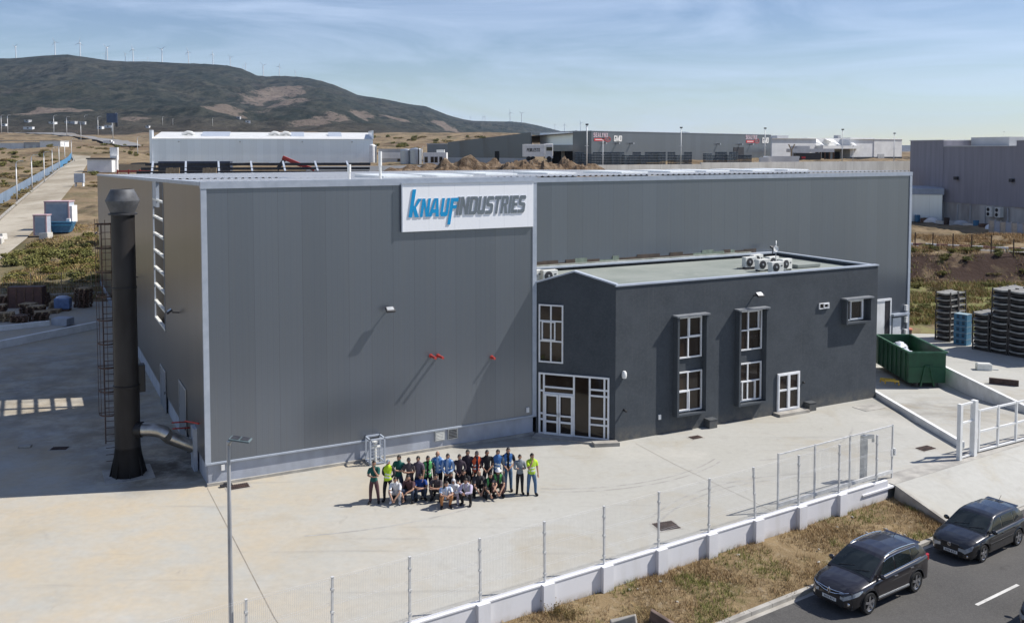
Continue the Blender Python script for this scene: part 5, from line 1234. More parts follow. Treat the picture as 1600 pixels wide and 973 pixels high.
t = booth('guard_cabin', 'pale cabin with big blue window and pink roof edge beside the dirt road', -70.3, 144.5, 3.5, 2.6, 4.2, R(8), M['pink'], M['bluewin'])
b = MB(); b.bb(1.75, 2.2, -1.2, 1.3, 1.0, 3.6); b.build('side_door', M['white'], t)
booth('guard_booth', 'narrow pinkish cabin standing lower down in front of the pale cabin', -69.0, 136.5, 1.8, 1.6, 2.9, R(5), M['pink'], M['bluewin'])
t = thing('blue_skip', 'open blue waste skip in front of the pale cabin', 'skip', (-67.6, 139.8, ground_z(-67, 139) + .2), R(8))
b = MB(); b.slab([(-1.7, 1.5), (1.7, 1.5), (1.1, 0), (-1.2, 0)], (0, -.9, 0), (1, 0, 0), (0, 0, 1), (0, 1, 0), 1.8); b.build('tub', M['blue_plastic'], t); b = MB(); b.bb(-1.8, 1.8, -1.0, -.88, 1.0, 1.2); b.bb(-1.8, 1.8, -1.0, -.88, 1.5, 1.62); b.build('rim', mat('bright_blue', (.10, .36, .55), (.08, .3, .46), 2), t); b = MB(); b.bb(.6, 1.1, -.3, .3, 1.5, 2.0); b.build('bundle', M['white'], t)
b = MB(); b.add([(-1.2, 0, 0), (1.1, 0, 0), (.9, 0, 1.3), (.2, 0, 1.9), (-.9, .2, .7), (0, 1.4, 0)], [(0, 1, 2, 3, 4), (0, 5, 1), (1, 5, 2), (2, 5, 3), (3, 5, 4), (4, 5, 0)]); tag(b.build('black_tarpaulin', M['black'], loc=(-64.6, 147, ground_z(-64.6, 147))), 'black tarpaulin heap beside the hall wall on the slope', 'tarpaulin')
for (X, Y, w, lb) in ((-66.5, 132.5, 2.0, 'broken concrete slab lying under the narrow pinkish cabin'), (-72.5, 131, 2.4, 'pale concrete block at the roadside below the cabins'), (-70.4, 127.5, 1.6, 'grey rough concrete stub by the dirt road')):
    b = MB(); b.box((0, 0, .3), (w, .9, .9), ry=R(6)); tag(b.build('concrete_block', M['concrete'], loc=(X, Y, ground_z(X, Y) + .2), rz=X, bevel=.08), lb, 'concrete block')
# ---------------------------------------------------------------- boundary wall with pillars, wire fence, gates
wall = thing('boundary_wall', 'long low white boundary wall with square pillars along the dry verge', 'wall')
b = MB(); ZT = .25
def fbox(b, s0, s1, n0, n1, z0, z1, mi=0):
    q = [FW(s0, n0), FW(s1, n0), FW(s1, n1), FW(s0, n1)]
    b.prism([(p.x, p.y) for p in q], z0, z1, mi)
g = N('white_wall_paint'); c = g.mix(g.rng(g.noise(1.1, 5, .6, (1, 1, .25)), .5, .75, 0, .6), (.70, .70, .72), (.56, .55, .53))
zc = g.sep(g.tc.outputs['Object'])[2]
c = g.mix(g.math('MULTIPLY', g.rng(zc, -.62, -.30, 1, 0), g.rng(g.noise(1.6, 6, .7), .35, .65)), c, (.40, .36, .30))
M['white_wall'] = g.fin(c, .85, 0, .3)
fbox(b, -45, 18.9, -.005, .16, -1.2, ZT); b.build('wall_panel', M['white_wall'], wall)
PS = [1.12 + 2.42 * k for k in range(-16, 8)]
b = MB(); fbox(b, -45, 18.0, -.03, .20, ZT, ZT + .045); b.build('coping', M['white_wall'], wall)
for s_ in PS[:]:
    if s_ > 17: continue
    b = MB(); fbox(b, s_ - .02, s_ + .42, -.17, -.006, -1.0, ZT + .06); b.build('pillar', M['white_wall'], wall)
b = MB(); fbox(b, 17.2, 19.3, -.06, .3, ZT - .35, ZT - .28); b.build('end_ledge', M['white_wall'], wall)
fence = thing('wire_fence', 'tall see-through wire mesh fence on the white boundary wall', 'fence')
M['post'] = mat('fence_post_steel', (.66, .66, .65), (.50, .50, .49), 4, .6, .15)
M['wire'] = mat('fence_wire', (.62, .63, .64), (.55, .56, .57), 4, .5, .3)
panel = None
FH = 1.98
for k, s_ in enumerate(PS):
    tl = R(4) if abs(s_ - PS[20]) < .1 else R(random.uniform(-.8, .8))
    b = MB(); b.bb(-.03, .03, -.03, .03, 0, FH)
    for z in (.25, .95, 1.6): b.bb(-.045, .045, -.045, .045, z, z + .06)
    b.bb(-.04, .04, -.04, .04, FH, FH + .02)
    o = b.build('post', M['post'], fence); o.location = FW(s_ + .2, .09, ZT + .045); o.rotation_euler = (0, 0, math.atan2(FD.y, FD.x)); o.rotation_euler.rotate_axis('Y', -tl)
    if k + 1 < len(PS):
        if panel is None:
            b = MB(); n = 44
            for i in range(n):
                x = .05 + 2.32 * i / (n - 1); b.tube([(x, 0, .03), (x, 0, FH - .03)], .0024, 3, caps=False)
            for z in (.04, .55, 1.2, FH - .06):
                b.tube([(.04, .004, z), (2.38, .004, z)], .004, 3, caps=False)
                b.tube([(.04, .03, z + .05), (2.38, .03, z + .05)], .003, 3, caps=False)
            panel = b.build('mesh_panel', M['wire'], fence, fix=False); p_ = panel
        else:
            p_ = panel.copy(); COL.objects.link(p_); p_.parent = fence
        p_.location = FW(s_ + .2, .09, ZT + .045); p_.rotation_euler = (0, 0, math.atan2(FD.y, FD.x))
# pedestrian gate and parked sliding leaf of tube and mesh just inside the wall
FANG = math.atan2(FD.y, FD.x)
t = thing('sliding_gate', 'parked sliding gate leaf of thin steel tube and mesh behind the fence end', 'gate', FW(12.75, .55, 0), FANG)
b = MB()
for x in (0, 2.15, 4.35, 7.2):
    b.bb(x - .03, x + .03, -.03, .03, .0, 2.35)
b.bb(.03, 7.17, -.025, .025, 2.28, 2.33); b.bb(.03, 7.17, -.04, .04, .22, .36); b.build('frame', M['post'], t)
b = MB()
for i in range(118): x = .06 + 7.08 * i / 117; b.tube([(x, 0, .36), (x, 0, 2.28)], .0022, 3, caps=False)
for z in (.8, 1.3, 1.8): b.tube([(.03, 0, z), (7.17, 0, z)], .003, 3, caps=False)
b.build('mesh', M['wire'], t, fix=False)
b = MB(); b.bb(7.0, 7.05, -.12, -.06, 1.0, 1.3); b.bb(7.25, 7.30, -.12, .1, 1.0, 1.3); b.build('handle', M['white'], t)
t = thing('gate_guide_post', 'rusty grey gate guide post with bent arm behind the sliding gate leaf', 'post', FW(18.55, .95, 0), FANG)
b = MB(); b.bb(-.11, .11, -.11, .11, 0, 2.0); b.build('post', M['steel'], t); b = MB(); b.bar((0, 0, 1.95), (.6, 0, 1.85), .14, .16); b.bar((.6, 0, 1.85), (.62, 0, 1.6), .08); b.build('arm', M['steel'], t)
b = MB(); b.bb(.11, .2, -.05, .05, 1.2, 1.5); b.build('lock_box', M['steel_dark'], t)
t = thing('gate_post', 'white double steel gate posts beside the driveway entrance', 'gate', (20.55, 42.15, 0), R(33))
b = MB(); b.bb(-.09, .09, -.09, .09, 0, 2.6); b.build('post', M['white'], t)
b = MB(); b.bb(1.02, 1.26, -.12, .12, 0, 2.62); b.build('post', M['white'], t)
for z in (1.65, 2.5): b = MB(); b.bb(.09, 1.02, -.04, .04, z, z + .08); b.build('rail', M['white'], t)
b = MB(); b.bb(.09, 1.02, -.025, .025, .05, .12); b.build('rail', M['white'], t)
t = thing('white_gate', 'white tubular steel gate leaf standing closed across the loading ramp', 'gate', (21.95, 43.2, 0), R(30))
b = MB()
for x in (0, 1.5, 2.95, 4.4, 5.9): b.bb(x - .045, x + .045, -.05, .05, .05, 2.05)
for z in (.05, .95, 1.95): b.bb(.045, 5.855, -.04, .04, z, z + .085)
b.build('frame', M['white'], t)
b = MB(); b.bb(-.25, -.12, -.06, .06, .7, 1.2); b.build('lock', M['white'], t)
b = MB(); b.bb(-.4, 9, -.05, .05, .003, .02); b.build('track', M['steel_dark'], t)
# ---------------------------------------------------------------- yard lamp in front
t = thing('street_lamp', 'tall galvanised street lamp with twin flat lamp head at the front fence', 'street lamp', (-7.48, 24.2, -.55))
b = MB(); b.tube([(0, 0, 0), (0, 0, .6), (0, 0, 7.1)], [.082, .074, .045], 14); b.build('pole', mat('galvanised_pole', (.50, .51, .53), (.36, .37, .39), 5, .5, .5, stretch=(1, 1, .3)), t)
hd = MB(); hd.box((.32, 0, 7.15), (.56, .34, .055), ry=R(8)); h_ = hd.build('lamp_head', mat('lamp_head_grey', (.12, .155, .165), (.08, .11, .12), 4, .5), t, bevel=.02)
b = MB()
for x in (.20, .45): b.box((x, 0, 7.182 - (x - .32) * .14), (.21, .26, .012), ry=R(8))
b.build('cooling_plate', M['steel_dark'], h_)
b = MB(); b.tube([(0, 0, 7.0), (.08, 0, 7.16)], .05, 8); b.build('bracket', M['steel'], t)
# ---------------------------------------------------------------- green roll-off container
CX, CY, CZ = 25.35, 58.9, -.88
t = thing('waste_container', 'big green open topped roll-off waste container on the loading ramp', 'container', (CX, CY, CZ), R(-1))
cw, cl, ch = 2.35, 5.6, 2.25
def wallp(b, x0, x1, y0, y1, z0, z1): b.bb(x0, x1, y0, y1, z0, z1)
b = MB(); b.bb(0, cw, 0, .06, .25, ch); b.bb(0, .06, .06, cl, .25, ch); b.bb(cw - .06, cw, .06, cl, .25, ch); b.bb(0, cw, cl - .06, cl, .25, ch); b.bb(.06, cw - .06, .06, cl - .06, .25, .32); b.build('body', M['green_paint'], t)
for i in range(7):
    y = .45 + i * .75
    for x in (-.075, cw + .002): b = MB(); b.bb(x, x + .073, y, y + .13, .3, ch - .12); b.build('rib', M['green_paint'], t)
b = MB(); b.bb(-.09, cw + .09, -.06, .0, ch - .1, ch + .02); b.bb(-.09, .0, 0, cl, ch - .1, ch + .02); b.bb(cw, cw + .09, 0, cl, ch - .1, ch + .02); b.bb(-.09, cw + .09, cl, cl + .06, ch - .1, ch + .02); b.build('rim', mat('container_rim', (.07, .17, .11), (.03, .10, .055), 2), t)
b = MB(); b.bar((.75, -.06, .05), (1.02, -.06, 1.35), .09); b.bar((1.6, -.06, .05), (1.33, -.06, 1.35), .09); b.bar((1.0, -.06, 1.33), (1.35, -.06, 1.33), .1); b.tube([(1.05, -.14, 1.3), (1.30, -.14, 1.3)], .03, 8); b.build('hook_frame', M['green_paint'], t)
b = MB(); b.bb(0, cw, -.03, -.001, 1.2, 1.28); b.bb(cw - .25, cw - .02, -.06, -.031, 1.19, 1.29); b.build('front_rail', M['green_paint'], t)
b = MB(); b.bb(.5, .65, .1, cl, .02, .25); b.bb(cw - .65, cw - .5, .1, cl, .02, .25)
for y in (.3, cl - .3): b.tube([(.4, y, .13), (.68, y, .13)], .13, 12); b.tube([(cw - .68, y, .13), (cw - .4, y, .13)], .13, 12)
b.build('skids_and_rollers', M['steel_dark'], t)
b = MB(); random.seed(5)
for k in range(9): b.ball((random.uniform(.62, 1.35), random.uniform(2.4, 4.6), 1.45 + .2 * random.random()), (random.uniform(.3, .48), random.uniform(.35, .6), random.uniform(.25, .5)), 7, 5)
for i, p in enumerate(b.v): b.v[i] = (p[0] + .05 * noise.noise(Vector(p) * 9), p[1], p[2] + .08 * noise.noise(Vector(p) * 7))
tag(b.build('waste_sack_heap', mat('white_plastic_film', (.66, .69, .74), (.45, .48, .54), 3, .4), loc=(CX, CY, CZ)), 'heap of white plastic waste lying in the green container', 'waste', kind='stuff')
b = MB()
for dx in (0, 1.0):
    b.tube([(dx * .25, dx * -.75, .1), (dx * .25, dx * -.75, .42), (1.5 + dx * .1, -.5 - dx * .75, .42), (1.5 + dx * .1, -.5 - dx * .75, .05)], .10, 8)
b.bar((.1, -.1, .3), (.3, -.75, .3), .12)
o = b.build('yellow_barrier', M['yellow'], loc=(23.9, 59.75, -.86)); o.scale = (.55, .6, .7); tag(o, 'low yellow tubular guard rail beside the green container', 'guard rail')
b = MB(); b.lathe([(0, 0), (.32, 0), (.38, .9), (.40, .92), (0, .93)], seg=14); tag(b.build('waste_bin', mat('brown_bin', (.10, .06, .05), (.07, .045, .04), 3), loc=(29.3, 68.6, 0)), 'brown bin with orange lid by the far hall corner', 'bin')
b = MB(); b.lathe([(0, .93), (.42, .93), (.42, 1.02), (0, 1.05)], seg=14); o = b.build('lid', mat('orange_lid', (.45, .16, .10), (.4, .14, .09), 3)); o.parent = bpy.data.objects['waste_bin']
b = MB(); b.bb(-.8, .8, -.08, .08, 0, .36); b.bb(-.8, .8, -.11, -.08, .32, .36); tag(b.build('steel_beam', M['rust'], loc=(29.85, 55.9, .0), rz=R(-28), bevel=.01), 'long rusty steel beam lying on the concrete beside the ramp wall', 'beam')
b = MB(); b.bb(-.45, .45, -.25, .25, 0, .4); b.bb(-.4, .4, -.2, .2, .4, .44); b.bb(.5, .9, -.05, .05, 0, .1); tag(b.build('metal_box', M['ac'], loc=(30.6, 59.8, 0), rz=R(-10), bevel=.03), 'pale metal box on the concrete between beam and crate stacks', 'box')
# ---------------------------------------------------------------- steel stillages stacked on the far side of the yard
M['still'] = mat('stillage_steel', (.080, .068, .062), (.042, .036, .034), 3, .75)
M['still_top'] = mat('stillage_sheet', (.34, .34, .32), (.13, .125, .12), 1.5, .7)
M['still_in'] = mat('stillage_gap_shade', (.060, .053, .050), (.024, .021, .02), 3, .9)
def stillage():
    t = thing('steel_stillage', 'dark steel stillage', 'stillage', (0, 0, 0), 0, 'steel stillages stacked by the grassy bank')
    b = MB(); w, d, h = 1.22, 1.02, .46
    for x in (-w / 2, w / 2 - .08):
        for y in (-d / 2, d / 2 - .08): b.bb(x, x + .08, y, y + .08, 0, h)
    fr_ = b
    b = MB(); b.bb(-w / 2 + .10, w / 2 - .10, -d / 2 + .10, d / 2 - .10, .02, .20); b.build('load', M['still_in'], t)  # dark filler box standing in for shade in the gap
    b = MB(); n = 9                                          # sagging pressed-steel tray
    top = [(lerp(-w / 2 + .02, w / 2 - .02, i / n), .40 - .07 * math.sin(math.pi * i / n)) for i in range(n + 1)]
    b.slab(top + [(x, z - .11) for x, z in top[::-1]], (0, -d / 2 + .015, 0), (1, 0, 0), (0, 0, 1), (0, 1, 0), d - .03)
    b.build('tray', M['still_top'], t)
    b = fr_; b.bb(-w / 2 + .08, w / 2 - .08, -d / 2 + .003, -d / 2 + .035, .03, .08); b.bb(-w / 2 + .08, w / 2 - .08, d / 2 - .035, d / 2 - .003, .03, .08); b.build('frame', M['still'], t)
    return t
st0 = stillage(); first = True
STD, STN = Vector((.567, -.824)), Vector((.824, .567))
STK = []
for (bx, by, cols, rows, n, w) in ((31.8, 69.5, (.62,), (.51, 1.57), 8, 'the short free standing stack'), (32.9, 66.1, (.62,), (.51, 1.57), 6, 'the low stack beside the tall block'), (32.9, 66.1, (1.96, 3.2, 4.44, 5.68), (.51, 1.57, 2.63), 10, 'the tall block at the picture edge')):
    for sc_ in cols:
        for ri, rr in enumerate(rows):
            q = Vector((bx, by)) + STD * sc_ + STN * rr; STK.append((q.x, q.y, n, w + (', front row' if ri == 0 else ', rear row')))
random.seed(12)
for (x, y, n, w) in STK:
    for k in range(n):
        lb = 'steel stillage in ' + w + (', topmost' if k == n - 1 else '')
        p_ = (x + random.uniform(-.03, .03), y + random.uniform(-.03, .03), k * .46)
        if first: st0.location = p_; st0['label'] = lb; o = st0; first = False
        else: o = dup(st0, p_, None, lb)
        o.rotation_euler = (0, 0, R(-55.5 + random.uniform(-.6, .6)))
cr0 = thing('plastic_crate', 'blue plastic crate', 'crate', (0, 0, 0), 0, 'blue plastic crates stacked by the stillages')
b = MB(); w, d, h = .95, .75, .42
b.bb(-w / 2, w / 2, -d / 2, d / 2, 0, .05)
for x in (-w / 2, w / 2 - .04): b.bb(x, x + .04, -d / 2, d / 2, .05, h)
for y in (-d / 2, d / 2 - .04): b.bb(-w / 2 + .04, w / 2 - .04, y, y + .04, .05, h)
b.build('shell', M['blue_plastic'], cr0)
b = MB()
for x in (-.28, 0.12): b.bb(x, x + .2, -d / 2 - .006, -d / 2 - .001, .14, .28); b.bb(x, x + .2, -d / 2 - .02, -d / 2 - .001, .32, .37)
b.build('slots', mat('dark_blue_slot', (.02, .05, .09), (.015, .04, .07), 3), cr0)
b = MB(); b.bb(-w / 2 - .01, w / 2 + .01, -d / 2 - .01, d / 2 + .01, h, h + .03); b.build('lid', mat('pale_crate_lid', (.30, .40, .45), (.22, .3, .35), 3), cr0)
for k in range(5):
    o = cr0 if k == 0 else dup(cr0, (0, 0, 0))
    o.location = (33.05, 67.75, k * .455); o.rotation_euler = (0, 0, R(-52)); o['label'] = 'blue plastic crate, ' + ['bottom one of its stack', 'second from the bottom of its stack', 'middle one of its stack', 'second from the top of its stack', 'topmost one of its stack under a pale lid'][k]
# ---------------------------------------------------------------- wooden pallets at the far end of the shaded yard
def pallet(m, name):
    t = thing(name, 'wooden pallet', 'pallet', (0, 0, 0), 0, 'wooden pallets piled in the shaded yard')
    b = MB()
    for i in range(7): y = -.5 + i * .158; b.bb(-.6, .6, y, y + .10, .122, .145)
    b.build('deck_boards', m, t)
    b = MB()
    for x in (-.6, -.07, .46):
        for y in (-.5, -.07, .36): b.bb(x, x + .14, y, y + .14, .025, .12)
        b.bb(x, x + .14, -.5, .5, 0, .022)
    b.build('blocks', m, t); return t
pa, pb = pallet(M['wood'], 'wooden_pallet'), pallet(M['wood_light'], 'wooden_pallet')
used = {id(pa): False, id(pb): False}
random.seed(31)
PIL = [(-38.9, 84.0, 12, 'a', 'the tidy stack next to the blue wrapped load'), (-44.6, 85.5, 9, 'a', 'the brown stack at the back'), (-43.0, 84.6, 8, 'a', 'the brown stack at the back'), (-46.2, 83.5, 8, 'a', 'the stack at the back by the picture edge'), (-42.2, 80.8, 6, 'a', 'the loose pile in front'), (-40.9, 79.6, 6, 'a', 'the loose pile in front'),
       (-43.6, 78.4, 8, 'a', 'the big front stack'), (-42.2, 77.0, 5, 'b', 'the pale front stack'), (-40.7, 76.6, 4, 'a', 'the low front stack nearest the ramp'), (-39.5, 77.6, 5, 'a', 'the low front stack nearest the ramp'), (-41.0, 83.4, 4, 'b', 'the low pale stack behind the blue wrapped load'), (-44.6, 75.2, 7, 'a', 'the stack nearest the picture edge'), (-45.8, 79.8, 7, 'a', 'the stack nearest the picture edge'), (-40.2, 81.0, 2, 'b', 'the low pale pair by the blue wrapped load')]
for (x, y, n, kind, w) in PIL:
    rz = random.uniform(-.4, .4)
    for k in range(n):
        src = pa if kind == 'a' and k < n - 1 else (pb if kind == 'b' or random.random() < .5 else pa)
        lb = ('topmost' if k == n - 1 else 'lower') + ' wooden pallet in ' + w
        o = src if not used[id(src)] else dup(src, (0, 0, 0)); used[id(src)] = True
        o.location = (x + random.uniform(-.08, .08), y + random.uniform(-.08, .08), k * .147); o['label'] = lb
        o.rotation_euler = (0, 0, rz + random.uniform(-.12, .12))
t = thing('wrapped_load', 'pallet load wrapped in blue film beside the tidy pallet stack', 'load', (-40.6, 83.2, 0), .2)
t.location = (-39.9, 82.2, 0)
b = MB(); b.bb(-.65, .65, -.5, .5, .15, 1.15); b.build('film', mat('blue_film', (.16, .24, .42), (.09, .14, .28), 3, .4), t, bevel=.12); b = MB(); b.ball((0, 0, 1.15), (.6, .45, .2), 10, 6); b.build('top_sheet', mat('pale_film', (.40, .46, .58), (.3, .34, .45), 3, .4), t); b = MB(); b.bb(-.6, .6, -.5, .5, 0, .14); b.build('base', M['wood'], t)
for (X, Y, rz_, lb) in ((-44.0, 85.0, .1, 'large brown wooden crate standing among the back pallets'),):
    t = thing('wooden_crate', lb, 'crate', (X, Y - 1.0, 0), rz_)
    b = MB(); b.bb(-1.5, 1.5, -.5, .5, 0, 1.9); b.build('box', mat('brown_crate', (.12, .06, .05), (.08, .045, .04), 3), t); b = MB()
    for i in range(5): b.bb(-1.5 + i * .72, -1.42 + i * .72, -.54, -.501, 0, 1.9)
    b.build('battens', M['wood'], t)
# link fence at the far end of the shaded yard
t = thing('chain_link_fence', 'thin chain link fence on a low concrete strip beyond the pallets', 'fence')
fp = [(-62, 84.5), (-48.3, 88.2), (-36, 92.0)]
b = MB()
for p, q in zip(fp, fp[1:]): b.bar((p[0], p[1], .1), (q[0], q[1], .1), .3, .5)
b.build('footing', M['kerb'], t)
b = MB()
for i in range(11):
    f = i / 10; p = Vector(fp[0]).lerp(Vector(fp[2]), f); p.y += .35 * math.sin(math.pi * f)
    b.bar((p.x, p.y, 0), (p.x, p.y, 2.4), .07)
b.build('posts', M['wood_light'], t)
b = MB()
for i in range(120):
    f = i / 120; p = Vector(fp[0]).lerp(Vector(fp[2]), f); b.tube([(p.x, p.y + .3 * math.sin(math.pi * f), .3), (p.x, p.y + .3 * math.sin(math.pi * f), 2.3)], .003, 3, caps=False)
for z in (.4, 1.0, 1.6, 2.3): b.tube([(fp[0][0], fp[0][1], z), (fp[1][0], fp[1][1] + .1, z), (fp[2][0], fp[2][1], z)], .006, 3, caps=False)
b.build('mesh', M['wire'], t, fix=False)
# post and wire fence on the bank
t = thing('bank_fence', 'row of dark thin fence posts along the bank below the mauve grey building', 'fence')
for (X, Y) in ((46.9, 108.0), (48.6, 107.2), (50.5, 106.3), (52.2, 105.4), (54.0, 104.6), (56.0, 103.6), (57.9, 102.5), (60, 101.3)):
    b = MB(); b.bar((X, Y, ground_z(X, Y) - .3), (X, Y, ground_z(X, Y) + 2.0), .09); b.build('post', M['rust'], t)
b = MB()
for z in (.9, 1.7): b.tube([(46.9, 108, 2.6 + z), (52.2, 105.4, 2.6 + z), (60, 101.3, 2.3 + z)], .008, 3, caps=False)
b.build('wires', M['rust'], t)
# ---------------------------------------------------------------- cars
def carpaint(name, c, flake):
    g = N(name); g.p.inputs['Coat Weight'].default_value = 1.0; g.p.inputs['Coat Roughness'].default_value = .04
    return g.fin(g.mix(g.rng(g.noise(350, 2), .5, .8), c, flake), .3, .1, .4)
M['paint_brown'] = carpaint('dark_aubergine_car_paint', (.012, .010, .012), (.024, .020, .023))
M['paint_black'] = carpaint('black_car_paint', (.006, .006, .008), (.012, .011, .014))
M['paint_grey'] = carpaint('dark_grey_car_paint', (.015, .015, .02), (.03, .03, .035))
M['chrome'] = mat('chrome', (.72, .72, .73), (.68, .68, .69), 4, .12, 1.0)
M['alloy'] = mat('alloy_rim', (.42, .42, .43), (.36, .36, .37), 6, .3, .8)
M['headlamp'] = mat('headlamp_glass', (.42, .46, .50), (.28, .31, .35), 9, .08, .3, .8)
M['tail'] = mat('tail_lamp', (.40, .015, .02), (.3, .01, .015), 6, .15, 0, .6)
M['plate'] = mat('number_plate', (.66, .66, .64), (.60, .60, .58), 6, .5)
M['dash'] = mat('dashboard_shade', (.05, .055, .06), (.03, .033, .036), 3, .7)

def make_car(name, label, S, loc, rz, paint, group='cars parked at the kerb'):
    """S: dict of dimensions; local +x is the front of the car"""
    t = thing(name, label, 'car', loc, rz, group)
    Lf, Lr, Wd = S['front'], S['rear'], S['hw']
    wb, wr = S['wheels'], S['wr']
    def hw(x): return interp(S['plan'], x)
    def zb(x):
        z = S['sill']
        for wx in wb:
            d = abs(x - wx); r = wr + .075
            if d < r: z = max(z, wr + math.sqrt(r * r - d * d))
        if x > Lf - .35: z = lerp(S['sill'], S['sill'] + .03, (x - Lf + .35) / .35)
        return z
    def zs(x): return interp(S['shoulder'], x)
    xs = set([Lf, Lf - .03, Lf - .08, Lf - .16, Lf - .3, Lr, Lr + .03, Lr + .08, Lr + .2])
    for wx in wb:
        r = wr + .075
        for k in range(13): xs.add(wx + r * math.cos(math.pi * k / 12) * .9999)
    x = Lr + .25
    while x < Lf - .25: xs.add(round(x, 3)); x += .16
    xs = sorted(xs)
    def section(x):
        h, b0, s_ = hw(x), zb(x), zs(x); low = b0 > S['sill'] + .05
        crown = interp(S['crown'], x)
        return [(h * .90 if not low else h * .975, b0), (h * .985, min(b0 + .05, s_ - .2)), (h * 1.0, lerp(b0, s_, .45) if not low else max(b0 + .06, lerp(S['sill'], s_, .55))),
                (h * .985, s_ - .13), (h * .955, s_ - .05), (h * .90, s_ - .008), (h * .60, s_ + crown * .72), (h * .3, s_ + crown * .94), (0, s_ + crown)]
    b = MB(); rows = []
    for x in xs:
        sec = section(x); o = len(b.v)
        pts = [(x, -y, z) for y, z in sec] + [(x, y, z) for y, z in sec[-2::-1]]
        b.v += pts; rows.append((o, len(pts)))
    for (o, n), (q, _) in zip(rows, rows[1:]):
        for k in range(n - 1): b.f.append((o + k, o + k + 1, q + k + 1, q + k)); b.m.append(0); b.s.append(True)
    for (o, n) in (rows[0], rows[-1]):
        b.f.append(tuple(range(o, o + n))); b.m.append(0); b.s.append(False)
    # cabin
    G = S['roof']; cx = sorted(set([p[0] for p in G]))
    x = cx[0]; cs = []
    while x < cx[-1]: cs.append(x); x += .09
    cs.append(cx[-1]); cs = sorted(set(cs + cx))
    def rz_(x): return interp(G, x)
    def q0(x): return (hw(x) * .90, zs(x) - .012)
    def q1(x):
        z = rz_(x); k = min(1, max(0, (z - zs(x)) / (S['h'] - S['belt'])))
        w = lerp(hw(x) * .90, S['rw'] * interp(S.get('rplan', [(-9, 1), (9, 1)]), x), k)
        return (w, max(zs(x) - .01, z - .055 * k))
    def csec(x):
        y0, z0 = q0(x); y1, z1 = q1(x); z = max(rz_(x), z0)
        ym, zm = lerp(y0, y1, .55) + .015, lerp(z0, z1, .55)
        return [(y0, z0), (ym, zm), (y1, z1), (y1 - .05, lerp(z1, z, .7)), (y1 * .75, z + .004), (y1 * .4, z + .022), (0, z + .028)]
    rows = []
    for x in cs:
        sec = csec(x); o = len(b.v); pts = [(x, -y, z) for y, z in sec] + [(x, y, z) for y, z in sec[-2::-1]]; b.v += pts; rows.append((o, len(pts)))
    for (o, n), (q, _) in zip(rows, rows[1:]):
        for k in range(n - 1): b.f.append((o + k, o + k + 1, q + k + 1, q + k)); b.m.append(0); b.s.append(True)
    body = b.build('body', paint, t)
    # underbody and arches
    u = MB(); u.bb(Lr + .15, Lf - .15, -Wd * .8, Wd * .8, S['sill'] - .03, S['belt'] - .25); u.build('underbody', M['black'], t)
    # wheels
    for wx in wb:
        for sg in (-1, 1):
            w = MB(); y = sg * (Wd - .115)
            w.lathe([(wr * .70, .11), (wr * .92, .11), (wr, .075), (wr, -.075), (wr * .92, -.11), (wr * .7, -.11)], (0, 0, 0), 28, axis='Y')
            wo = w.build('wheel', M['rubber'], t); wo.location = (wx, y, wr)
            r_ = MB(); sy = sg
            r_.lathe([(wr * .72, .10 * sy), (wr * .66, .085 * sy), (wr * .62, .02 * sy)], (0, 0, 0), 28, axis='Y')
            for k in range(S['spokes']):
                a = 2 * math.pi * (k + .25) / S['spokes']
                for da in (-.13, .13):
                    r_.bar((math.cos(a + da * 1.6) * .07, .085 * sy, math.sin(a + da * 1.6) * .07), (math.cos(a + da * .55) * wr * .68, .095 * sy, math.sin(a + da * .55) * wr * .68), .05, .022, up=(0, 1, 0))
            r_.lathe([(0, .10 * sy), (.06, .10 * sy), (.065, .085 * sy)], (0, 0, 0), 14, axis='Y'); r_.build('rim', M['alloy'], wo)
            d = MB(); d.lathe([(0, .03 * sy), (wr * .66, .03 * sy)], (0, 0, 0), 20, axis='Y'); d.build('brake_disc', M['black'], wo)
    # glass: windscreen, rear window, side windows (each lies just proud of the shell)
    def surf(name, xa, xb, ya, yb, nx=8, ny=8, off=.006, m=None):
        g_ = MB(); vs_ = []
        for i in range(nx + 1):
            x = lerp(xa, xb, i / nx); sec = csec(x); y1 = sec[2][0]
            for j in range(ny + 1):
                f = lerp(ya, yb, j / ny); y = f * y1
                ay = abs(f); z = interp([(0, sec[6][1]), (.4, sec[5][1]), (.75, sec[4][1]), (1 - .05 / y1, sec[3][1]), (1, sec[2][1])], ay)
                vs_.append((x + (off if xb > .2 else -off), y, z + off))
        g_.add(vs_, [(i * (ny + 1) + j, i * (ny + 1) + j + 1, (i + 1) * (ny + 1) + j + 1, (i + 1) * (ny + 1) + j) for i in range(nx) for j in range(ny)], 0, True)
        return g_.build(name, m or M['car_glass'], t)
    a, c = S['screen']; surf('windscreen', a, c, -.93, .93)
    a, c = S['rearglass']; surf('rear_window', a, c, -.88, .88)
    for sg in (-1, 1):
        for (p0, p1, p2, p3) in S['side']:                 # (x, t) corners on the side of the cabin
            g_ = MB(); vs_ = []; n = 7
            for i in range(n + 1):
                A_ = (lerp(p0[0], p1[0], i / n), lerp(p0[1], p1[1], i / n)); B_ = (lerp(p3[0], p2[0], i / n), lerp(p3[1], p2[1], i / n))
                for j in range(4):
                    x, tt = lerp(A_[0], B_[0], j / 3), lerp(A_[1], B_[1], j / 3); y0, z0 = q0(x); y1, z1 = q1(x)
                    if tt < .55: yy = lerp(y0, lerp(y0, y1, .55) + .015, tt / .55)
                    else: yy = lerp(lerp(y0, y1, .55) + .015, y1, (tt - .55) / .45)
                    vs_.append((x, sg * (yy + .007), lerp(z0, z1, tt)))
            g_.add(vs_, [(i * 4 + j, i * 4 + j + 1, (i + 1) * 4 + j + 1, (i + 1) * 4 + j) for i in range(n) for j in range(3)], 0, True)
            g_.build('side_window', M['car_glass'], t)
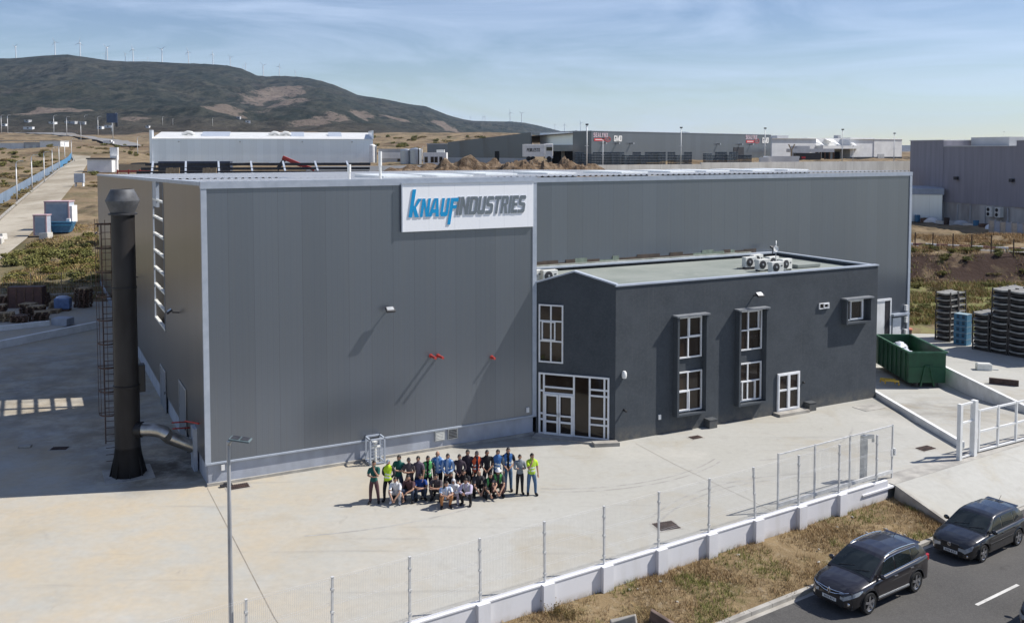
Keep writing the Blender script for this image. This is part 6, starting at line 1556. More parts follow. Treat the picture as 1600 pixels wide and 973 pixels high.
        # mirrors, handles, door lines
        mx = S['mirror']; y = hw(mx) * .92
        m_ = MB(); m_.ball((mx, sg * (y + .13), zs(mx) + .09), (.07, .115, .085), 12, 8); m_.bar((mx + .02, sg * (y - .04), zs(mx) + .03), (mx, sg * (y + .08), zs(mx) + .06), .05); m_.build('mirror', paint, t)
        for hx in S['handles']:
            h = MB(); h.bar((hx - .09, sg * (hw(hx) * .985 + .012), zs(hx) - .14), (hx + .09, sg * (hw(hx) * .985 + .012), zs(hx) - .13), .03, .03); h.build('door_handle', M['chrome'] if S.get('chrome') else paint, t)
        for dx in S['doors']:
            dl = MB(); dl.add([(dx - .006, sg * (hw(dx) * 1.0 + .003), S['sill'] + .12), (dx + .006, sg * (hw(dx) * 1.0 + .003), S['sill'] + .12), (dx + .006, sg * (hw(dx) * .957 + .004), zs(dx) - .05), (dx - .006, sg * (hw(dx) * .957 + .004), zs(dx) - .05)], [(0, 1, 2, 3)])
            dl.build('door_gap', M['black'], t)
        if S.get('rails'):
            r0, r1 = S['rails']; rl = MB(); pts = []
            for i in range(9):
                x = lerp(r0, r1, i / 8); y1, z1 = q1(x); pts.append((x, sg * (y1 - .05), z1 + (.045 + .03 * math.sin(math.pi * i / 8))))
            rl.tube(pts, .018, 8); rl.build('roof_rail', M['chrome'], t)
        if S.get('chrome'):
            cl_ = MB(); pts = []
            for i in range(15):
                x = lerp(S['side'][0][0][0], S['side'][-1][1][0], i / 14); y0, z0 = q0(x); pts.append((x, sg * (y0 + .012), z0 + .03))
            cl_.tube(pts, .011, 6)
            pts = []
            for i in range(15):
                x = lerp(S['side'][0][3][0], S['side'][-1][2][0], i / 14); y1, z1 = q1(x); y0, z0 = q0(x); pts.append((x, sg * (lerp(y0, y1, .93) + .012), lerp(z0, z1, .93)))
            cl_.tube(pts, .008, 6); cl_.build('window_trim', M['chrome'], t)
            sc = MB(); sc.bar((wb[1] + wr + .10, sg * (Wd * 1.0), S['sill'] + .13), (wb[0] - wr - .10, sg * (Wd * 1.0), S['sill'] + .16), .02, .05); sc.build('sill_trim', M['steel'], t)
        else:
            sc = MB(); sc.bar((wb[1] + wr + .10, sg * (Wd * 1.0 + .004), lerp(S['sill'], S['belt'], .5)), (wb[0] - wr - .10, sg * (Wd * 1.0 + .004), lerp(S['sill'], S['belt'], .5)), .02, .05); sc.build('rub_strip', M['black'], t)
        # arch lips
        for wx in wb:
            al = MB(); r = wr + .085; pts = [(wx + r * math.cos(q), sg * (hw(wx + r * math.cos(q)) * .985 + .004), wr + r * math.sin(q)) for q in [math.pi * (k + .6) / 15.2 for k in range(15)]]
            al.tube(pts, .022, 6); al.build('arch_lip', M['black'] if S.get('chrome') else paint, t)
        # lamps
        x0_, dl_, du_, yin = S['headlight']; hl = MB(); vs_ = []; hx_ = [lerp(x0_, Lf, i / 10) for i in range(11)]
        for i, x in enumerate(hx_):
            e = min(1, .25 + i / 4)
            vs_ += [(x + .012, sg * (hw(x) * .988 + .012), zs(x) - lerp(du_, dl_, e)), (x + .012, sg * (hw(x) * .96 + .012), zs(x) - du_)]
        for y in (.94, .8, yin / (hw(Lf))):
            vs_ += [(Lf + .016, sg * hw(Lf) * y, zs(Lf) - lerp(du_, dl_, .9 if y > .85 else .75)), (Lf + .014, sg * hw(Lf) * y, zs(Lf) - du_ * .9)]
        hl.add(vs_, [(2 * i, 2 * i + 2, 2 * i + 3, 2 * i + 1) for i in range(len(vs_) // 2 - 1)], 0, True)
        hl.build('headlight', M['headlamp'], t)
        fl = MB(); fx, fy, fz = S['fog']; fl.lathe([(0, .02), (.05, .02), (.065, .0), (.065, -.05)], (fx, sg * fy, fz), 14, axis='X'); fl.build('fog_lamp', M['chrome'], t)
        tl = MB(); x_ = Lr; tl.box((x_ + .10, sg * (hw(x_ + .1) * .91), zs(x_) - .10), (.22, .10, .24)); tl.build('tail_light', M['tail'], t, bevel=.03)
    # front: grille, badge, plate, lower intake
    gx = Lf; g_ = MB(); z0, z1, gw = S['grille']; g_.box((gx - .005, 0, (z0 + z1) / 2), (.05, gw * 2, z1 - z0)); gr = g_.build('grille', M['black'], t, bevel=.02)
    if S.get('chrome'):
        cg = MB(); cg.tube([(gx - .085, -.66, z1 + .06), (gx - .005, -.5, z1 + .0), (gx + .025, -.22, z0 + .06), (gx + .03, 0, z0 + .035), (gx + .025, .22, z0 + .06), (gx - .005, .5, z1 + .0), (gx - .085, .66, z1 + .06)], .013, 6); cg.tube([(gx - .02, -.5, z1 + .02), (gx + .025, -.15, z1 + .0), (gx + .025, .15, z1 + .0), (gx - .02, .5, z1 + .02)], .010, 6); cg.build('grille_trim', M['chrome'], gr)
        bd = MB(); zc = (z0 + z1) / 2 + .02
        out = [(0, .11), (.065, 0), (0, -.11), (-.065, 0)]; inn = [(0, .055), (.028, 0), (0, -.055), (-.028, 0)]
        for i in range(4):
            j = (i + 1) % 4; bd.slab([out[i], out[j], inn[j], inn[i]], (gx + .025, 0, zc), (0, 1, 0), (0, 0, 1), (1, 0, 0), .025)
        bd.build('badge', M['chrome'], t)
    else:
        bd = MB(); zc = (z0 + z1) / 2
        for i in range(16):
            a0, a1 = 2 * math.pi * i / 16, 2 * math.pi * (i + 1) / 16; bd.bar((gx + .03, .062 * math.cos(a0), zc + .062 * math.sin(a0)), (gx + .03, .062 * math.cos(a1), zc + .062 * math.sin(a1)), .014)
        for p, q in (((-.03, .045), (0, 0)), ((0, 0), (.03, .045)), ((-.045, .02), (-.018, -.05)), ((-.018, -.05), (0, -.01)), ((0, -.01), (.018, -.05)), ((.018, -.05), (.045, .02))): bd.bar((gx + .03, p[0], zc + p[1]), (gx + .03, q[0], zc + q[1]), .012)
        bd.build('badge', M['chrome'], t)
        cg = MB()
        for z in (lerp(z0, z1, .3), lerp(z0, z1, .7)): cg.bb(gx + .018, gx + .026, -gw + .02, gw - .02, z - .006, z + .006)
        cg.build('grille_bar', M['steel_dark'], gr)
    lw = MB(); lw.box((Lf - .01, 0, S['sill'] + .16), (.05, S['hw'] * 1.2, .20)); lw.build('lower_intake', M['black'], t, bevel=.02)
    pl = MB(); pl.box((Lf + .022, S.get('ploff', 0), S['plz']), (.012, .52, .11)); po = pl.build('number_plate', M['plate'], t)
    pc = MB()
    for k, w in ((-.19, .03), (-.14, .03), (-.09, .03), (-.04, .03), (.03, .04), (.10, .03), (.17, .03)): pc.bb(Lf + .029, Lf + .031, k + S.get('ploff', 0), k + w + S.get('ploff', 0), S['plz'] - .032, S['plz'] + .032)
    pc.build('plate_lettering', mat('plate_ink', (.10, .10, .11), (.08, .08, .09)), po)
    wp = MB()
    for y in (-.45, .1): 
        x0 = S['screen'][1] + (.0 if S['screen'][1] > S['screen'][0] else 0); xw = max(S['screen']); wp.bar((xw - .03, y, csec(xw - .03)[5][1] + .015), (xw - .18, y + .5, csec(xw - .18)[5][1] + .018), .014)
    wp.build('wiper', M['black'], t)
    an = MB(); an.tube([(S['aerial'], 0, S['h'] + .0), (S['aerial'] - .22, 0, S['h'] + .20)], .008, 5); an.build('aerial', M['black'], t)
    if S.get('spoiler'):
        sp = MB(); xr = S['spoiler']; sp.box((xr, 0, rz_(xr) + .02), (.24, S['rw'] * 1.85, .035), ry=R(4)); sp.build('roof_spoiler', paint, t, bevel=.012)
    return t
CROSS = dict(front=2.22, rear=-2.22, hw=.915, wheels=(1.34, -1.31), wr=.355, sill=.27, belt=1.04, h=1.60, rw=.70, spokes=5,
    plan=[(-2.22, .70), (-2.17, .80), (-2.0, .88), (-1.4, .92), (0, .915), (1.2, .915), (1.7, .88), (2.0, .78), (2.14, .66), (2.22, .52)],
    shoulder=[(-2.22, 1.06), (-2.0, 1.10), (-1.0, 1.08), (.5, 1.02), (1.1, .99), (1.6, .93), (2.0, .84), (2.14, .77), (2.22, .70)],
    crown=[(-2.22, .02), (0, .05), (1.2, .07), (1.9, .06), (2.22, .02)],
    roof=[(-2.14, 1.10), (-2.05, 1.20), (-1.86, 1.42), (-1.70, 1.52), (-1.3, 1.575), (-.5, 1.605), (0, 1.59), (.28, 1.545), (.55, 1.42), (.85, 1.25), (1.16, 1.055), (1.22, 1.0)],
    rplan=[(-2.1, .86), (-1.2, .97), (0, 1), (.6, .99)],
    screen=(.40, 1.14), rearglass=(-2.04, -1.80), mirror=.78, handles=(-.08, -1.0), doors=(.86, -.18, -1.08), rails=(.22, -1.55), chrome=True,
    side=[((.86, .10), (-.13, .08), (-.13, .92), (.36, .90)), ((-.21, .08), (-1.10, .10), (-1.10, .92), (-.21, .92)), ((-1.16, .12), (-1.66, .42), (-1.48, .88), (-1.16, .92))],
    headlight=(1.68, .17, .05, .40), fog=(2.14, .62, .43), grille=(.62, .76, .38), plz=.47, aerial=-1.3, spoiler=-1.78)
HATCH = dict(front=2.05, rear=-2.05, hw=.865, wheels=(1.24, -1.27), wr=.315, sill=.20, belt=.90, h=1.42, rw=.64, spokes=5,
    plan=[(-2.05, .68), (-2.0, .76), (-1.8, .83), (-1.2, .866), (0, .866), (1.1, .86), (1.6, .83), (1.88, .75), (2.0, .66), (2.05, .58)],
    shoulder=[(-2.05, .86), (-1.8, .93), (-1.0, .93), (.5, .90), (1.1, .87), (1.6, .80), (1.9, .72), (2.0, .66), (2.05, .60)],
    crown=[(-2.05, .02), (0, .05), (1.2, .06), (1.8, .05), (2.05, .02)],
    roof=[(-1.98, .93), (-1.90, 1.02), (-1.68, 1.27), (-1.56, 1.36), (-1.2, 1.405), (-.5, 1.425), (0, 1.41), (.22, 1.365), (.45, 1.25), (.75, 1.07), (1.0, .925), (1.06, .88)],
    rplan=[(-2, .88), (-1.2, .97), (0, 1), (.6, .99)],
    screen=(.33, .98), rearglass=(-1.88, -1.64), mirror=.66, handles=(-.12, -.98), doors=(.74, -.2, -1.02),
    side=[((.72, .12), (-.14, .10), (-.14, .90), (.30, .88)), ((-.22, .10), (-1.0, .12), (-1.0, .90), (-.22, .90)), ((-1.06, .12), (-1.46, .30), (-1.30, .88), (-1.06, .90))],
    headlight=(1.80, .20, .045, .34), fog=(1.995, .60, .31), grille=(.53, .66, .34), plz=.36, ploff=.05, aerial=-1.35, spoiler=-1.60)
CARA = math.atan2(-.575, -.818)
crossover = make_car('parked_car', 'dark crossover car with silver roof rails parked nearest the camera at the kerb', CROSS, (12.18, 30.97, -.80), CARA, M['paint_brown'])
hatch = make_car('parked_car', 'black older hatchback parked behind the crossover near the driveway', HATCH, (17.75, 34.70, -.80), CARA, M['paint_black'])
make_car('passing_car', 'dark car only just entering at the bottom corner of the road', HATCH, (17.93, 29.05, -.80), CARA, M['paint_grey'], 'cars on the road')
# ---------------------------------------------------------------- people
M['skin'] = mat('skin', (.38, .22, .15), (.34, .19, .125), 8, .6)
M['skin_dark'] = mat('skin_tanned', (.27, .145, .095), (.24, .125, .08), 8, .6)
M['hair'] = mat('dark_hair', (.016, .012, .010), (.010, .008, .007), 30, .6)
M['hair_grey'] = mat('grey_hair', (.30, .29, .28), (.22, .21, .20), 30, .6)
M['eye'] = mat('eye', (.02, .015, .012))
M['lip'] = mat('lip', (.30, .12, .10))
def cloth(name, c): return mat(name, c, tuple(q * .72 for q in c), 9, .9, bump=.3, bscale=25)
CL = {k: cloth('cloth_' + k, c) for k, c in dict(dark_green=(.012, .10, .085), black=(.016, .015, .018), charcoal=(.045, .043, .050), navy=(.018, .022, .05), brown_grey=(.085, .070, .075), plum=(.045, .032, .045), purple_grey=(.13, .105, .135),
      hivis=(.55, .78, .03), green_vest=(.10, .38, .12), lime=(.42, .62, .06), blue_vest=(.06, .17, .42), light_blue=(.36, .50, .72), orange=(.62, .10, .035), grey=(.22, .25, .29), white=(.72, .72, .74), jeans=(.08, .15, .26), dark_jeans=(.035, .05, .09),
      royal=(.015, .055, .24), khaki=(.20, .17, .14), lavender=(.50, .45, .58), tan=(.38, .17, .07), stripe=(.74, .76, .82), pale=(.55, .55, .57), maroon=(.10, .05, .055)).items()}
M['reflective'] = mat('reflective_tape', (.72, .74, .72), (.66, .68, .66), 5, .35, .2)
TMP = bpy.data.scenes.new('temporary_build')

def skin_mesh(J, E, Rad, root):
    me = bpy.data.meshes.new('tmp'); keys = list(J); ix = {k: i for i, k in enumerate(keys)}
    me.from_pydata([tuple(J[k]) for k in keys], [(ix[a], ix[b]) for a, b in E], [])
    o = bpy.data.objects.new('tmp', me); TMP.collection.objects.link(o)
    md = o.modifiers.new('skin', 'SKIN'); md.use_smooth_shade = True; md.branch_smoothing = .6
    for k in keys:
        d = me.skin_vertices[0].data[ix[k]]; r = Rad[k]; d.radius = r if isinstance(r, tuple) else (r, r); d.use_root = (k == root)
    sb = o.modifiers.new('sub', 'SUBSURF'); sb.levels = 2; sb.render_levels = 2
    vl = TMP.view_layers[0]; vl.update(); dg = vl.depsgraph
    ev = o.evaluated_get(dg); m = ev.to_mesh()
    vs_ = [v.co.copy() for v in m.vertices]; fs = [tuple(p.vertices) for p in m.polygons]
    ev.to_mesh_clear(); bpy.data.objects.remove(o); bpy.data.meshes.remove(me)
    return vs_, fs

SEG = [('pel', 'wai', 'hip'), ('wai', 'che', 'torso'), ('che', 'nec', 'torso'), ('nec', 'hd', 'neck')]
for s_ in 'LR': SEG += [('sh' + s_, 'el' + s_, 'upper'), ('el' + s_, 'wr' + s_, 'fore'), ('wr' + s_, 'ha' + s_, 'hand'), ('hi' + s_, 'kn' + s_, 'thigh'), ('kn' + s_, 'an' + s_, 'shin'), ('an' + s_, 'to' + s_, 'foot')]
EDG = [('pel', 'wai'), ('wai', 'che'), ('che', 'nec'), ('nec', 'hd')]
for s_ in 'LR': EDG += [('che', 'sh' + s_), ('sh' + s_, 'el' + s_), ('el' + s_, 'wr' + s_), ('wr' + s_, 'ha' + s_), ('pel', 'hi' + s_), ('hi' + s_, 'kn' + s_), ('kn' + s_, 'an' + s_), ('an' + s_, 'to' + s_)]
RAD = dict(pel=(.135, .115), wai=(.13, .10), che=(.155, .115), nec=(.062, .062), hd=(.056, .058))
for s_ in 'LR': RAD.update({'sh' + s_: .066, 'el' + s_: .044, 'wr' + s_: .030, 'ha' + s_: .030, 'hi' + s_: .098, 'kn' + s_: .062, 'an' + s_: .044, 'to' + s_: .040})
def seg_dist(p, a, b):
    d = b - a; t = max(0, min(1, (p - a).dot(d) / max(1e-9, d.dot(d)))); return (p - (a + d * t)).length

def pose_standing(arm, rnd, stance=.10):
    V = Vector
    J = dict(pel=V((0, 0, .93)), wai=V((0, .0, 1.12)), che=V((0, .01, 1.34)), nec=V((0, .01, 1.50)), hd=V((0, -.005, 1.57)))
    for s_, x in (('L', 1), ('R', -1)):
        J['hi' + s_] = V((x * .09, 0, .90)); J['kn' + s_] = V((x * (stance + .01), -.03 + rnd.uniform(-.02, .03), .49)); J['an' + s_] = V((x * (stance + .02), .02, .085)); J['to' + s_] = V((x * (stance + .06), -.15, .045))
        J['sh' + s_] = V((x * .185, .015, 1.425))
        A = {'down': ((.24, .03, 1.14), (.25, -.05, .90), (.245, -.09, .80)), 'clasp': ((.255, .0, 1.14), (.09, -.19, 1.00), (.03, -.22, .94)), 'cross': ((.245, -.06, 1.15), (-.05, -.21, 1.17), (-.14, -.20, 1.20)),
             'chin': ((.20, -.16, 1.16), (.06, -.21, 1.42), (.03, -.17, 1.50)), 'support': ((.24, -.06, 1.14), (-.02, -.22, 1.15), (-.11, -.21, 1.16)), 'back': ((.245, .07, 1.14), (.10, .15, .96), (.02, .16, .94))}
        a = arm if isinstance(arm, str) else arm[0 if s_ == 'L' else 1]
        e, w, h = A[a]
        dz = .025 if (a == 'cross' and s_ == 'L') else 0; dy = -.05 if (a == 'cross' and s_ == 'L') else 0
        J['el' + s_] = V((x * e[0], e[1], e[2])); J['wr' + s_] = V((x * w[0], w[1] + dy, w[2] + dz)); J['ha' + s_] = V((x * h[0], h[1] + dy, h[2] + dz))
    sw = rnd.uniform(-.035, .035); st = rnd.uniform(-.07, .07)
    for k_, f in (('pel', 1), ('hiL', 1), ('hiR', 1), ('wai', .7), ('che', .2)): J[k_].x += sw * f
    for s_, q in (('L', st), ('R', -st)):
        for k_, f in (('kn', .5), ('an', 1), ('to', 1)): J[k_ + s_].y += q * f
    tilt = rnd.uniform(-.03, .03); J['shL'].z += tilt; J['shR'].z -= tilt
    return J, V((0, -.02, 1.635))
def pose_squat(kind, rnd):
    V = Vector
    J = dict(pel=V((0, .16, .33)), wai=V((0, .10, .49)), che=V((0, -.01, .68)), nec=V((0, -.06, .83)), hd=V((0, -.085, .89)))
    for s_, x in (('L', 1), ('R', -1)):
        J['hi' + s_] = V((x * .10, .14, .32)); J['kn' + s_] = V((x * .20, -.24, .50)); J['an' + s_] = V((x * .16, -.05, .085)); J['to' + s_] = V((x * .20, -.23, .045))
        J['sh' + s_] = V((x * .185, -.03, .765)); J['el' + s_] = V((x * .235, -.24, .565)); J['wr' + s_] = V((x * .07, -.40, .50)); J['ha' + s_] = V((x * .01, -.45, .46))
    if kind == 'cross':
        for s_, x in (('L', 1), ('R', -1)): J['wr' + s_] = V((-x * .02, -.36 - .03 * x, .57)); J['ha' + s_] = V((-x * .11, -.36 - .03 * x, .57))
    if kind == 'low':
        for s_, x in (('L', 1), ('R', -1)): J['el' + s_] = V((x * .20, -.27, .50)); J['wr' + s_] = V((x * .07, -.42, .32)); J['ha' + s_] = V((x * .03, -.46, .24))
    if kind == 'kneel':                                     # one knee on the ground
        J['knR'] = V((-.16, -.10, .10)); J['anR'] = V((-.15, .26, .10)); J['toR'] = V((-.15, .38, .05)); J['pel'] = V((0, .14, .40)); J['hiR'] = V((-.10, .12, .38)); J['hiL'] = V((.10, .12, .38))
    if kind == 'reach':
        J['elR'] = V((-.25, -.25, .48)); J['wrR'] = V((-.10, -.38, .26)); J['haR'] = V((-.08, -.42, .18))
    if kind == 'lap':
        for s_, x in (('L', 1), ('R', -1)): J['wr' + s_] = V((x * .06, -.34, .56)); J['ha' + s_] = V((x * .0, -.38, .54))
    return J, V((0, -.135, .965))

def person(label, u, v, height, yaw, pose, top, trousers, shoes='black', sleeve='short', vest=None, vest_open=True, hair='short', skin='skin', look=0., tape=True, stripes=False, group=None):
    rnd = random.Random(label)
    r = (Vector(((u - 800) / FPX, 1, 0)))
    # ground point under photo pixel (u, v)
    cyy = 235 + FPX * math.tan(PITCH); a = (cyy - v) / FPX
    dirv = Vector(((u - 800) / FPX, math.cos(PITCH) + a * math.sin(PITCH), -math.sin(PITCH) + a * math.cos(PITCH)))
    tt = -CH / dirv.z; loc = Vector((dirv.x * tt, dirv.y * tt, 0))
    face_cam = math.atan2(-loc.x, loc.y) * -1               # local -y faces the camera
    if pose[0] == 'stand': J, hc = pose_standing(pose[1], rnd, rnd.uniform(.085, .15))
    else: J, hc = pose_squat(pose[1], rnd)
    vs_, fs = skin_mesh(J, EDG, RAD, 'pel')
    segs = [(J[a_], J[b_], tg, a_) for a_, b_, tg in SEG]
    wgt = dict(hip=.14, torso=.15, neck=.06, upper=.058, fore=.042, hand=.036, thigh=.088, shin=.056, foot=.046)
    def cls(p):
        best = min(segs, key=lambda s: seg_dist(p, s[0], s[1]) / wgt[s[2]]); return best[2], best[3]
    fc = [sum((vs_[i] for i in f), Vector()) / len(f) for f in fs]; ft = [cls(c) for c in fc]
    b = MB(); b.add(vs_, fs, 0, True)
    # hands with five fingers
    for s_, x in (('L', 1), ('R', -1)):
        w, h = J['wr' + s_], J['ha' + s_]; d = (h - w).normalized(); side = d.cross(Vector((0, 0, 1)) if abs(d.z) < .8 else Vector((0, 1, 0))).normalized(); dn = d.cross(side)
        for k, (off, ln) in enumerate(((-.027, .070), (-.009, .080), (.009, .075), (.026, .058))):
            p = h + side * off; m1 = p + d * ln * .5 + dn * .006; m2 = p + d * ln * .9 + dn * .026
            b.tube([p - d * .01, m1, m2], [.0095, .009, .0075], 5)
        p = w + d * .045 + side * -.03; b.tube([p, p + d * .03 - side * .022, p + d * .062 - side * .024], [.011, .010, .008], 5)
    # head
    hr = (.076, .094, .115); ho = len(b.v); b.ball((0, 0, 0), hr, 16, 12)
    for i in range(ho, len(b.v)):
        p = Vector(b.v[i])
        if p.z < -.02: k = 1 - .32 * min(1, (-p.z - .02) / .09); p.x *= k; p.y = p.y * (k * .9 + .1) - .012 * (1 - k)
        if p.y < -.05 and -.045 < p.z < -.0 and abs(p.x) < .014: p.y -= .016
        b.v[i] = tuple(p)
    b.tube([(0, -.088, .012), (0, -.104, -.02), (0, -.112, -.034), (0, -.09, -.042)], [.008, .011, .014, .008], 6)
    for x in (-1, 1):
        b.ball((x * .030, -.083, .012), (.013, .008, .007), 8, 5, 1); b.ball((x * .077, .008, -.012), (.012, .022, .032), 8, 6); b.tube([(x * .016, -.089, .032), (x * .046, -.079, .034)], .005, 4, mi=2)
    b.tube([(-.022, -.082, -.066), (0, -.089, -.066), (.022, -.082, -.066)], [.004, .007, .004], 5, mi=3)
    RM = Matrix.Rotation(look + rnd.uniform(-.25, .25), 3, 'Z') @ Matrix.Rotation(R(8), 3, 'X')
    for i in range(ho, len(b.v)): b.v[i] = tuple(RM @ Vector(b.v[i]) + hc)
    t = b.build('person', [M[skin], M['eye'], M['hair'], M['lip']]); t.location = loc; sc = height / 1.75; t.scale = (sc,) * 3
    t.rotation_euler = (0, 0, face_cam + yaw + rnd.uniform(-.22, .22)); tag(t, label, 'person', group)
    # clothes follow the body: shells lifted off the matching faces
    nrm = [Vector() for _ in vs_]
    for f in fs:
        n = (vs_[f[1]] - vs_[f[0]]).cross(vs_[f[2]] - vs_[f[0]])
        for i in f: nrm[i] += n
    cen = sum(vs_, Vector()) / len(vs_)
    def shell(name, pick, off, mats, mi=None, flare=None):
        q = MB(); keep = [k for k in range(len(fs)) if pick(k)]
        if not keep: return None
        used_ = sorted({i for k in keep for i in fs[k]}); ix = {i: n for n, i in enumerate(used_)}
        q.v = []
        for i in used_:
            n = nrm[i].normalized(); p = vs_[i] + n * off
            if flare: p = flare(p, n)
            q.v.append(tuple(p))
        for k in keep: q.f.append(tuple(ix[i] for i in fs[k])); q.m.append(mi(k) if mi else 0); q.s.append(True)
        return q.build(name, mats, t, fix=False)
    trz = J['pel'].z
    long_ = sleeve == 'long'
    def is_top(k):
        tg, a_ = ft[k]
        if tg in ('torso',): return True
        if tg == 'hip': return (fc[k] - J['pel']).dot((J['wai'] - J['pel']).normalized()) > .0
        if tg == 'upper': return True if long_ else seg_t(fc[k], a_) < .72
        if tg == 'fore': return long_
        return False
    def seg_t(p, a_):
        a0 = J[a_]; b0 = J['el' + a_[2:]]; d = b0 - a0; return (p - a0).dot(d) / d.dot(d)
    tm = [CL[top]]
    if stripes: tm = [CL[top], CL['light_blue']]
    shell('shirt', is_top, .014, tm, (lambda k: 1 if stripes and int((fc[k].x + 2) / .05) % 2 else 0))
    shell('trousers', lambda k: ft[k][0] in ('thigh', 'shin') or (ft[k][0] == 'hip' and not is_top(k)) or (ft[k][0] == 'hip'), .011, [CL[trousers]])
    for s_ in 'LR': shell('shoe', lambda k, s_=s_: ft[k][0] == 'foot' and ft[k][1] == 'an' + s_, .014, [CL[shoes]])
    if vest:
        up_ = (J['nec'] - J['pel']).normalized()
        def is_vest(k):
            tg = ft[k][0]
            if tg not in ('torso', 'hip'): return False
            if tg == 'hip' and (fc[k] - J['pel']).dot(up_) < -.03: return False
            if vest_open and abs(fc[k].x) < .045 and fc[k].y < J['wai'].y - .02: return False
            return True
        def band(k):
            h = (fc[k] - J['pel']).dot(up_)
            return 1 if tape and (.10 < h < .145 or .22 < h < .26) else 0
        shell('vest', is_vest, .032, [CL[vest], M['reflective']], band)
    # hair, caps
    def headpiece(name, m, keep, k=1.07, dz=.004, extra=None):
        q = MB(); q.ball((0, 0, 0), (hr[0] * k, hr[1] * k, hr[2] * k), 16, 12, keep=keep)
        us = sorted({i for f in q.f for i in f}); ix = {i: n for n, i in enumerate(us)}; q.v = [q.v[i] for i in us]; q.f = [tuple(ix[i] for i in f) for f in q.f]
        if extra: extra(q)
        q.v = [tuple(RM @ (Vector(p) + Vector((0, .004, dz))) + hc) for p in q.v]; return q.build(name, m, t, fix=False)
    if hair == 'short': headpiece('hair', M['hair'], lambda x, y, z: z > .42 or (y > .05 and z > -.35) or (abs(x) > .8 and z > .05 and y > -.25))
    elif hair == 'grey': headpiece('hair', M['hair_grey'], lambda x, y, z: (y > .3 and z > -.35 and z < .55) or (abs(x) > .85 and z > -.1 and y > -.2 and z < .4))
    elif hair == 'beard':
        headpiece('hair', M['hair'], lambda x, y, z: z > .42 or (y > .05 and z > -.35)); headpiece('beard', M['hair'], lambda x, y, z: z < -.42 and y < .25 and not (abs(x) < .25 and z > -.55), 1.06, -.012)
    elif hair == 'cap' or hair == 'greycap':
        def visor(q): q.add([(-.06, -.075, .045), (.06, -.075, .045), (.05, -.16, .032), (-.05, -.16, .032), (-.06, -.075, .053), (.06, -.075, .053), (.05, -.16, .040), (-.05, -.16, .040)], [(0, 1, 2, 3), (7, 6, 5, 4), (0, 4, 5, 1), (1, 5, 6, 2), (2, 6, 7, 3), (3, 7, 4, 0)])
        headpiece('cap', CL['charcoal' if hair == 'cap' else 'grey'], lambda x, y, z: z > .38, 1.1, .004, visor); headpiece('hair', M['hair'], lambda x, y, z: y > .1 and -.3 < z < .4, 1.05)
    elif hair == 'helmet':
        def brim(q): q.lathe([(.085, .030), (.125, .028), (.125, .034), (.085, .045)], (0, -.01, 0), 16)
        headpiece('hard_hat', CL['white'], lambda x, y, z: z > .22, 1.22, .004, brim)
    elif hair == 'long':
        def back(q): q.ball((0, .06, -.10), (.085, .055, .17), 12, 8)
        headpiece('hair', M['hair'], lambda x, y, z: z > .45 or y > -.05, 1.1, 0, back)
    elif hair == 'hood':
        def drape(q): q.ball((0, .02, -.16), (.125, .10, .09), 12, 8)
        headpiece('head_scarf', CL['pale'], lambda x, y, z: not (y < -.35 and z < .55 and abs(x) < .72), 1.16, -.004, drape)
    elif hair == 'bald': headpiece('hair', M['hair_grey'], lambda x, y, z: y > .35 and -.4 < z < .25, 1.03)
    return t
G1, G2 = 'people standing for the group picture', 'people crouching for the group picture'
St = lambda *a, **k: person(*a, group=G1, **k)
Sq = lambda *a, **k: person(*a, group=G2, **k)
St('man in dark green polo with hand at his chin, first of the standing row', 585, 786, 1.76, .15, ('stand', ('chin', 'support')), 'dark_green', 'maroon', look=.2)
St('man in bright yellow safety vest and grey cap, second of the standing row', 607, 783, 1.72, .1, ('stand', 'back'), 'charcoal', 'black', sleeve='long', vest='hivis', vest_open=False, hair='greycap')
St('tall man in green polo with crossed arms beside the yellow safety vest', 624, 778, 1.80, -.1, ('stand', 'cross'), 'dark_green', 'dark_jeans', look=-.2)
St('man in brown grey shirt and dark cap with crossed arms behind the white T-shirt', 639, 779, 1.72, .1, ('stand', 'cross'), 'brown_grey', 'black', hair='cap', skin='skin_dark')
St('man in plain mauve grey shirt standing behind the blue T-shirt', 654, 778, 1.76, -.35, ('stand', 'down'), 'purple_grey', 'dark_jeans', sleeve='short')
St('bearded man in open green safety vest over black clothes', 669, 777, 1.75, 0, ('stand', 'down'), 'black', 'black', sleeve='long', vest='green_vest', hair='beard', skin='skin_dark')
St('tall bald man in light blue shirt and blue vest', 684, 773, 1.85, 0, ('stand', 'back'), 'light_blue', 'black', sleeve='long', vest='blue_vest', hair='bald')
St('man in blue vest and pale shirt with clasped hands beside the bald man', 700, 774, 1.77, 0, ('stand', 'clasp'), 'light_blue', 'black', sleeve='long', vest='blue_vest')
St('person in dark jacket with hands joined in the middle of the standing row', 718, 774, 1.74, .1, ('stand', 'clasp'), 'plum', 'black', sleeve='long')
St('tall man in dark purple T-shirt behind the orange vest', 731, 770, 1.84, -.1, ('stand', 'down'), 'plum', 'black')
St('person in orange safety vest over dark clothes', 745, 770, 1.78, .1, ('stand', 'back'), 'navy', 'black', sleeve='long', vest='orange', skin='skin_dark', hair='cap')
St('bearded man in black T-shirt with clasped hands beside the orange vest', 761, 769, 1.80, 0, ('stand', 'clasp'), 'black', 'charcoal', hair='beard', skin='skin_dark')
St('man in blue vest over grey shirt behind the white hard hat', 778, 768, 1.80, -.1, ('stand', 'down'), 'grey', 'black', sleeve='long', vest='blue_vest', vest_open=False, look=-.5)
St('tall man in open blue vest, black T-shirt and jeans', 794, 767, 1.86, .05, ('stand', 'clasp'), 'black', 'jeans', vest='blue_vest', look=.1)
St('person in grey sweater and black trousers with folded arms', 812, 771, 1.66, .1, ('stand', 'cross'), 'grey', 'black', sleeve='long', look=-.2)
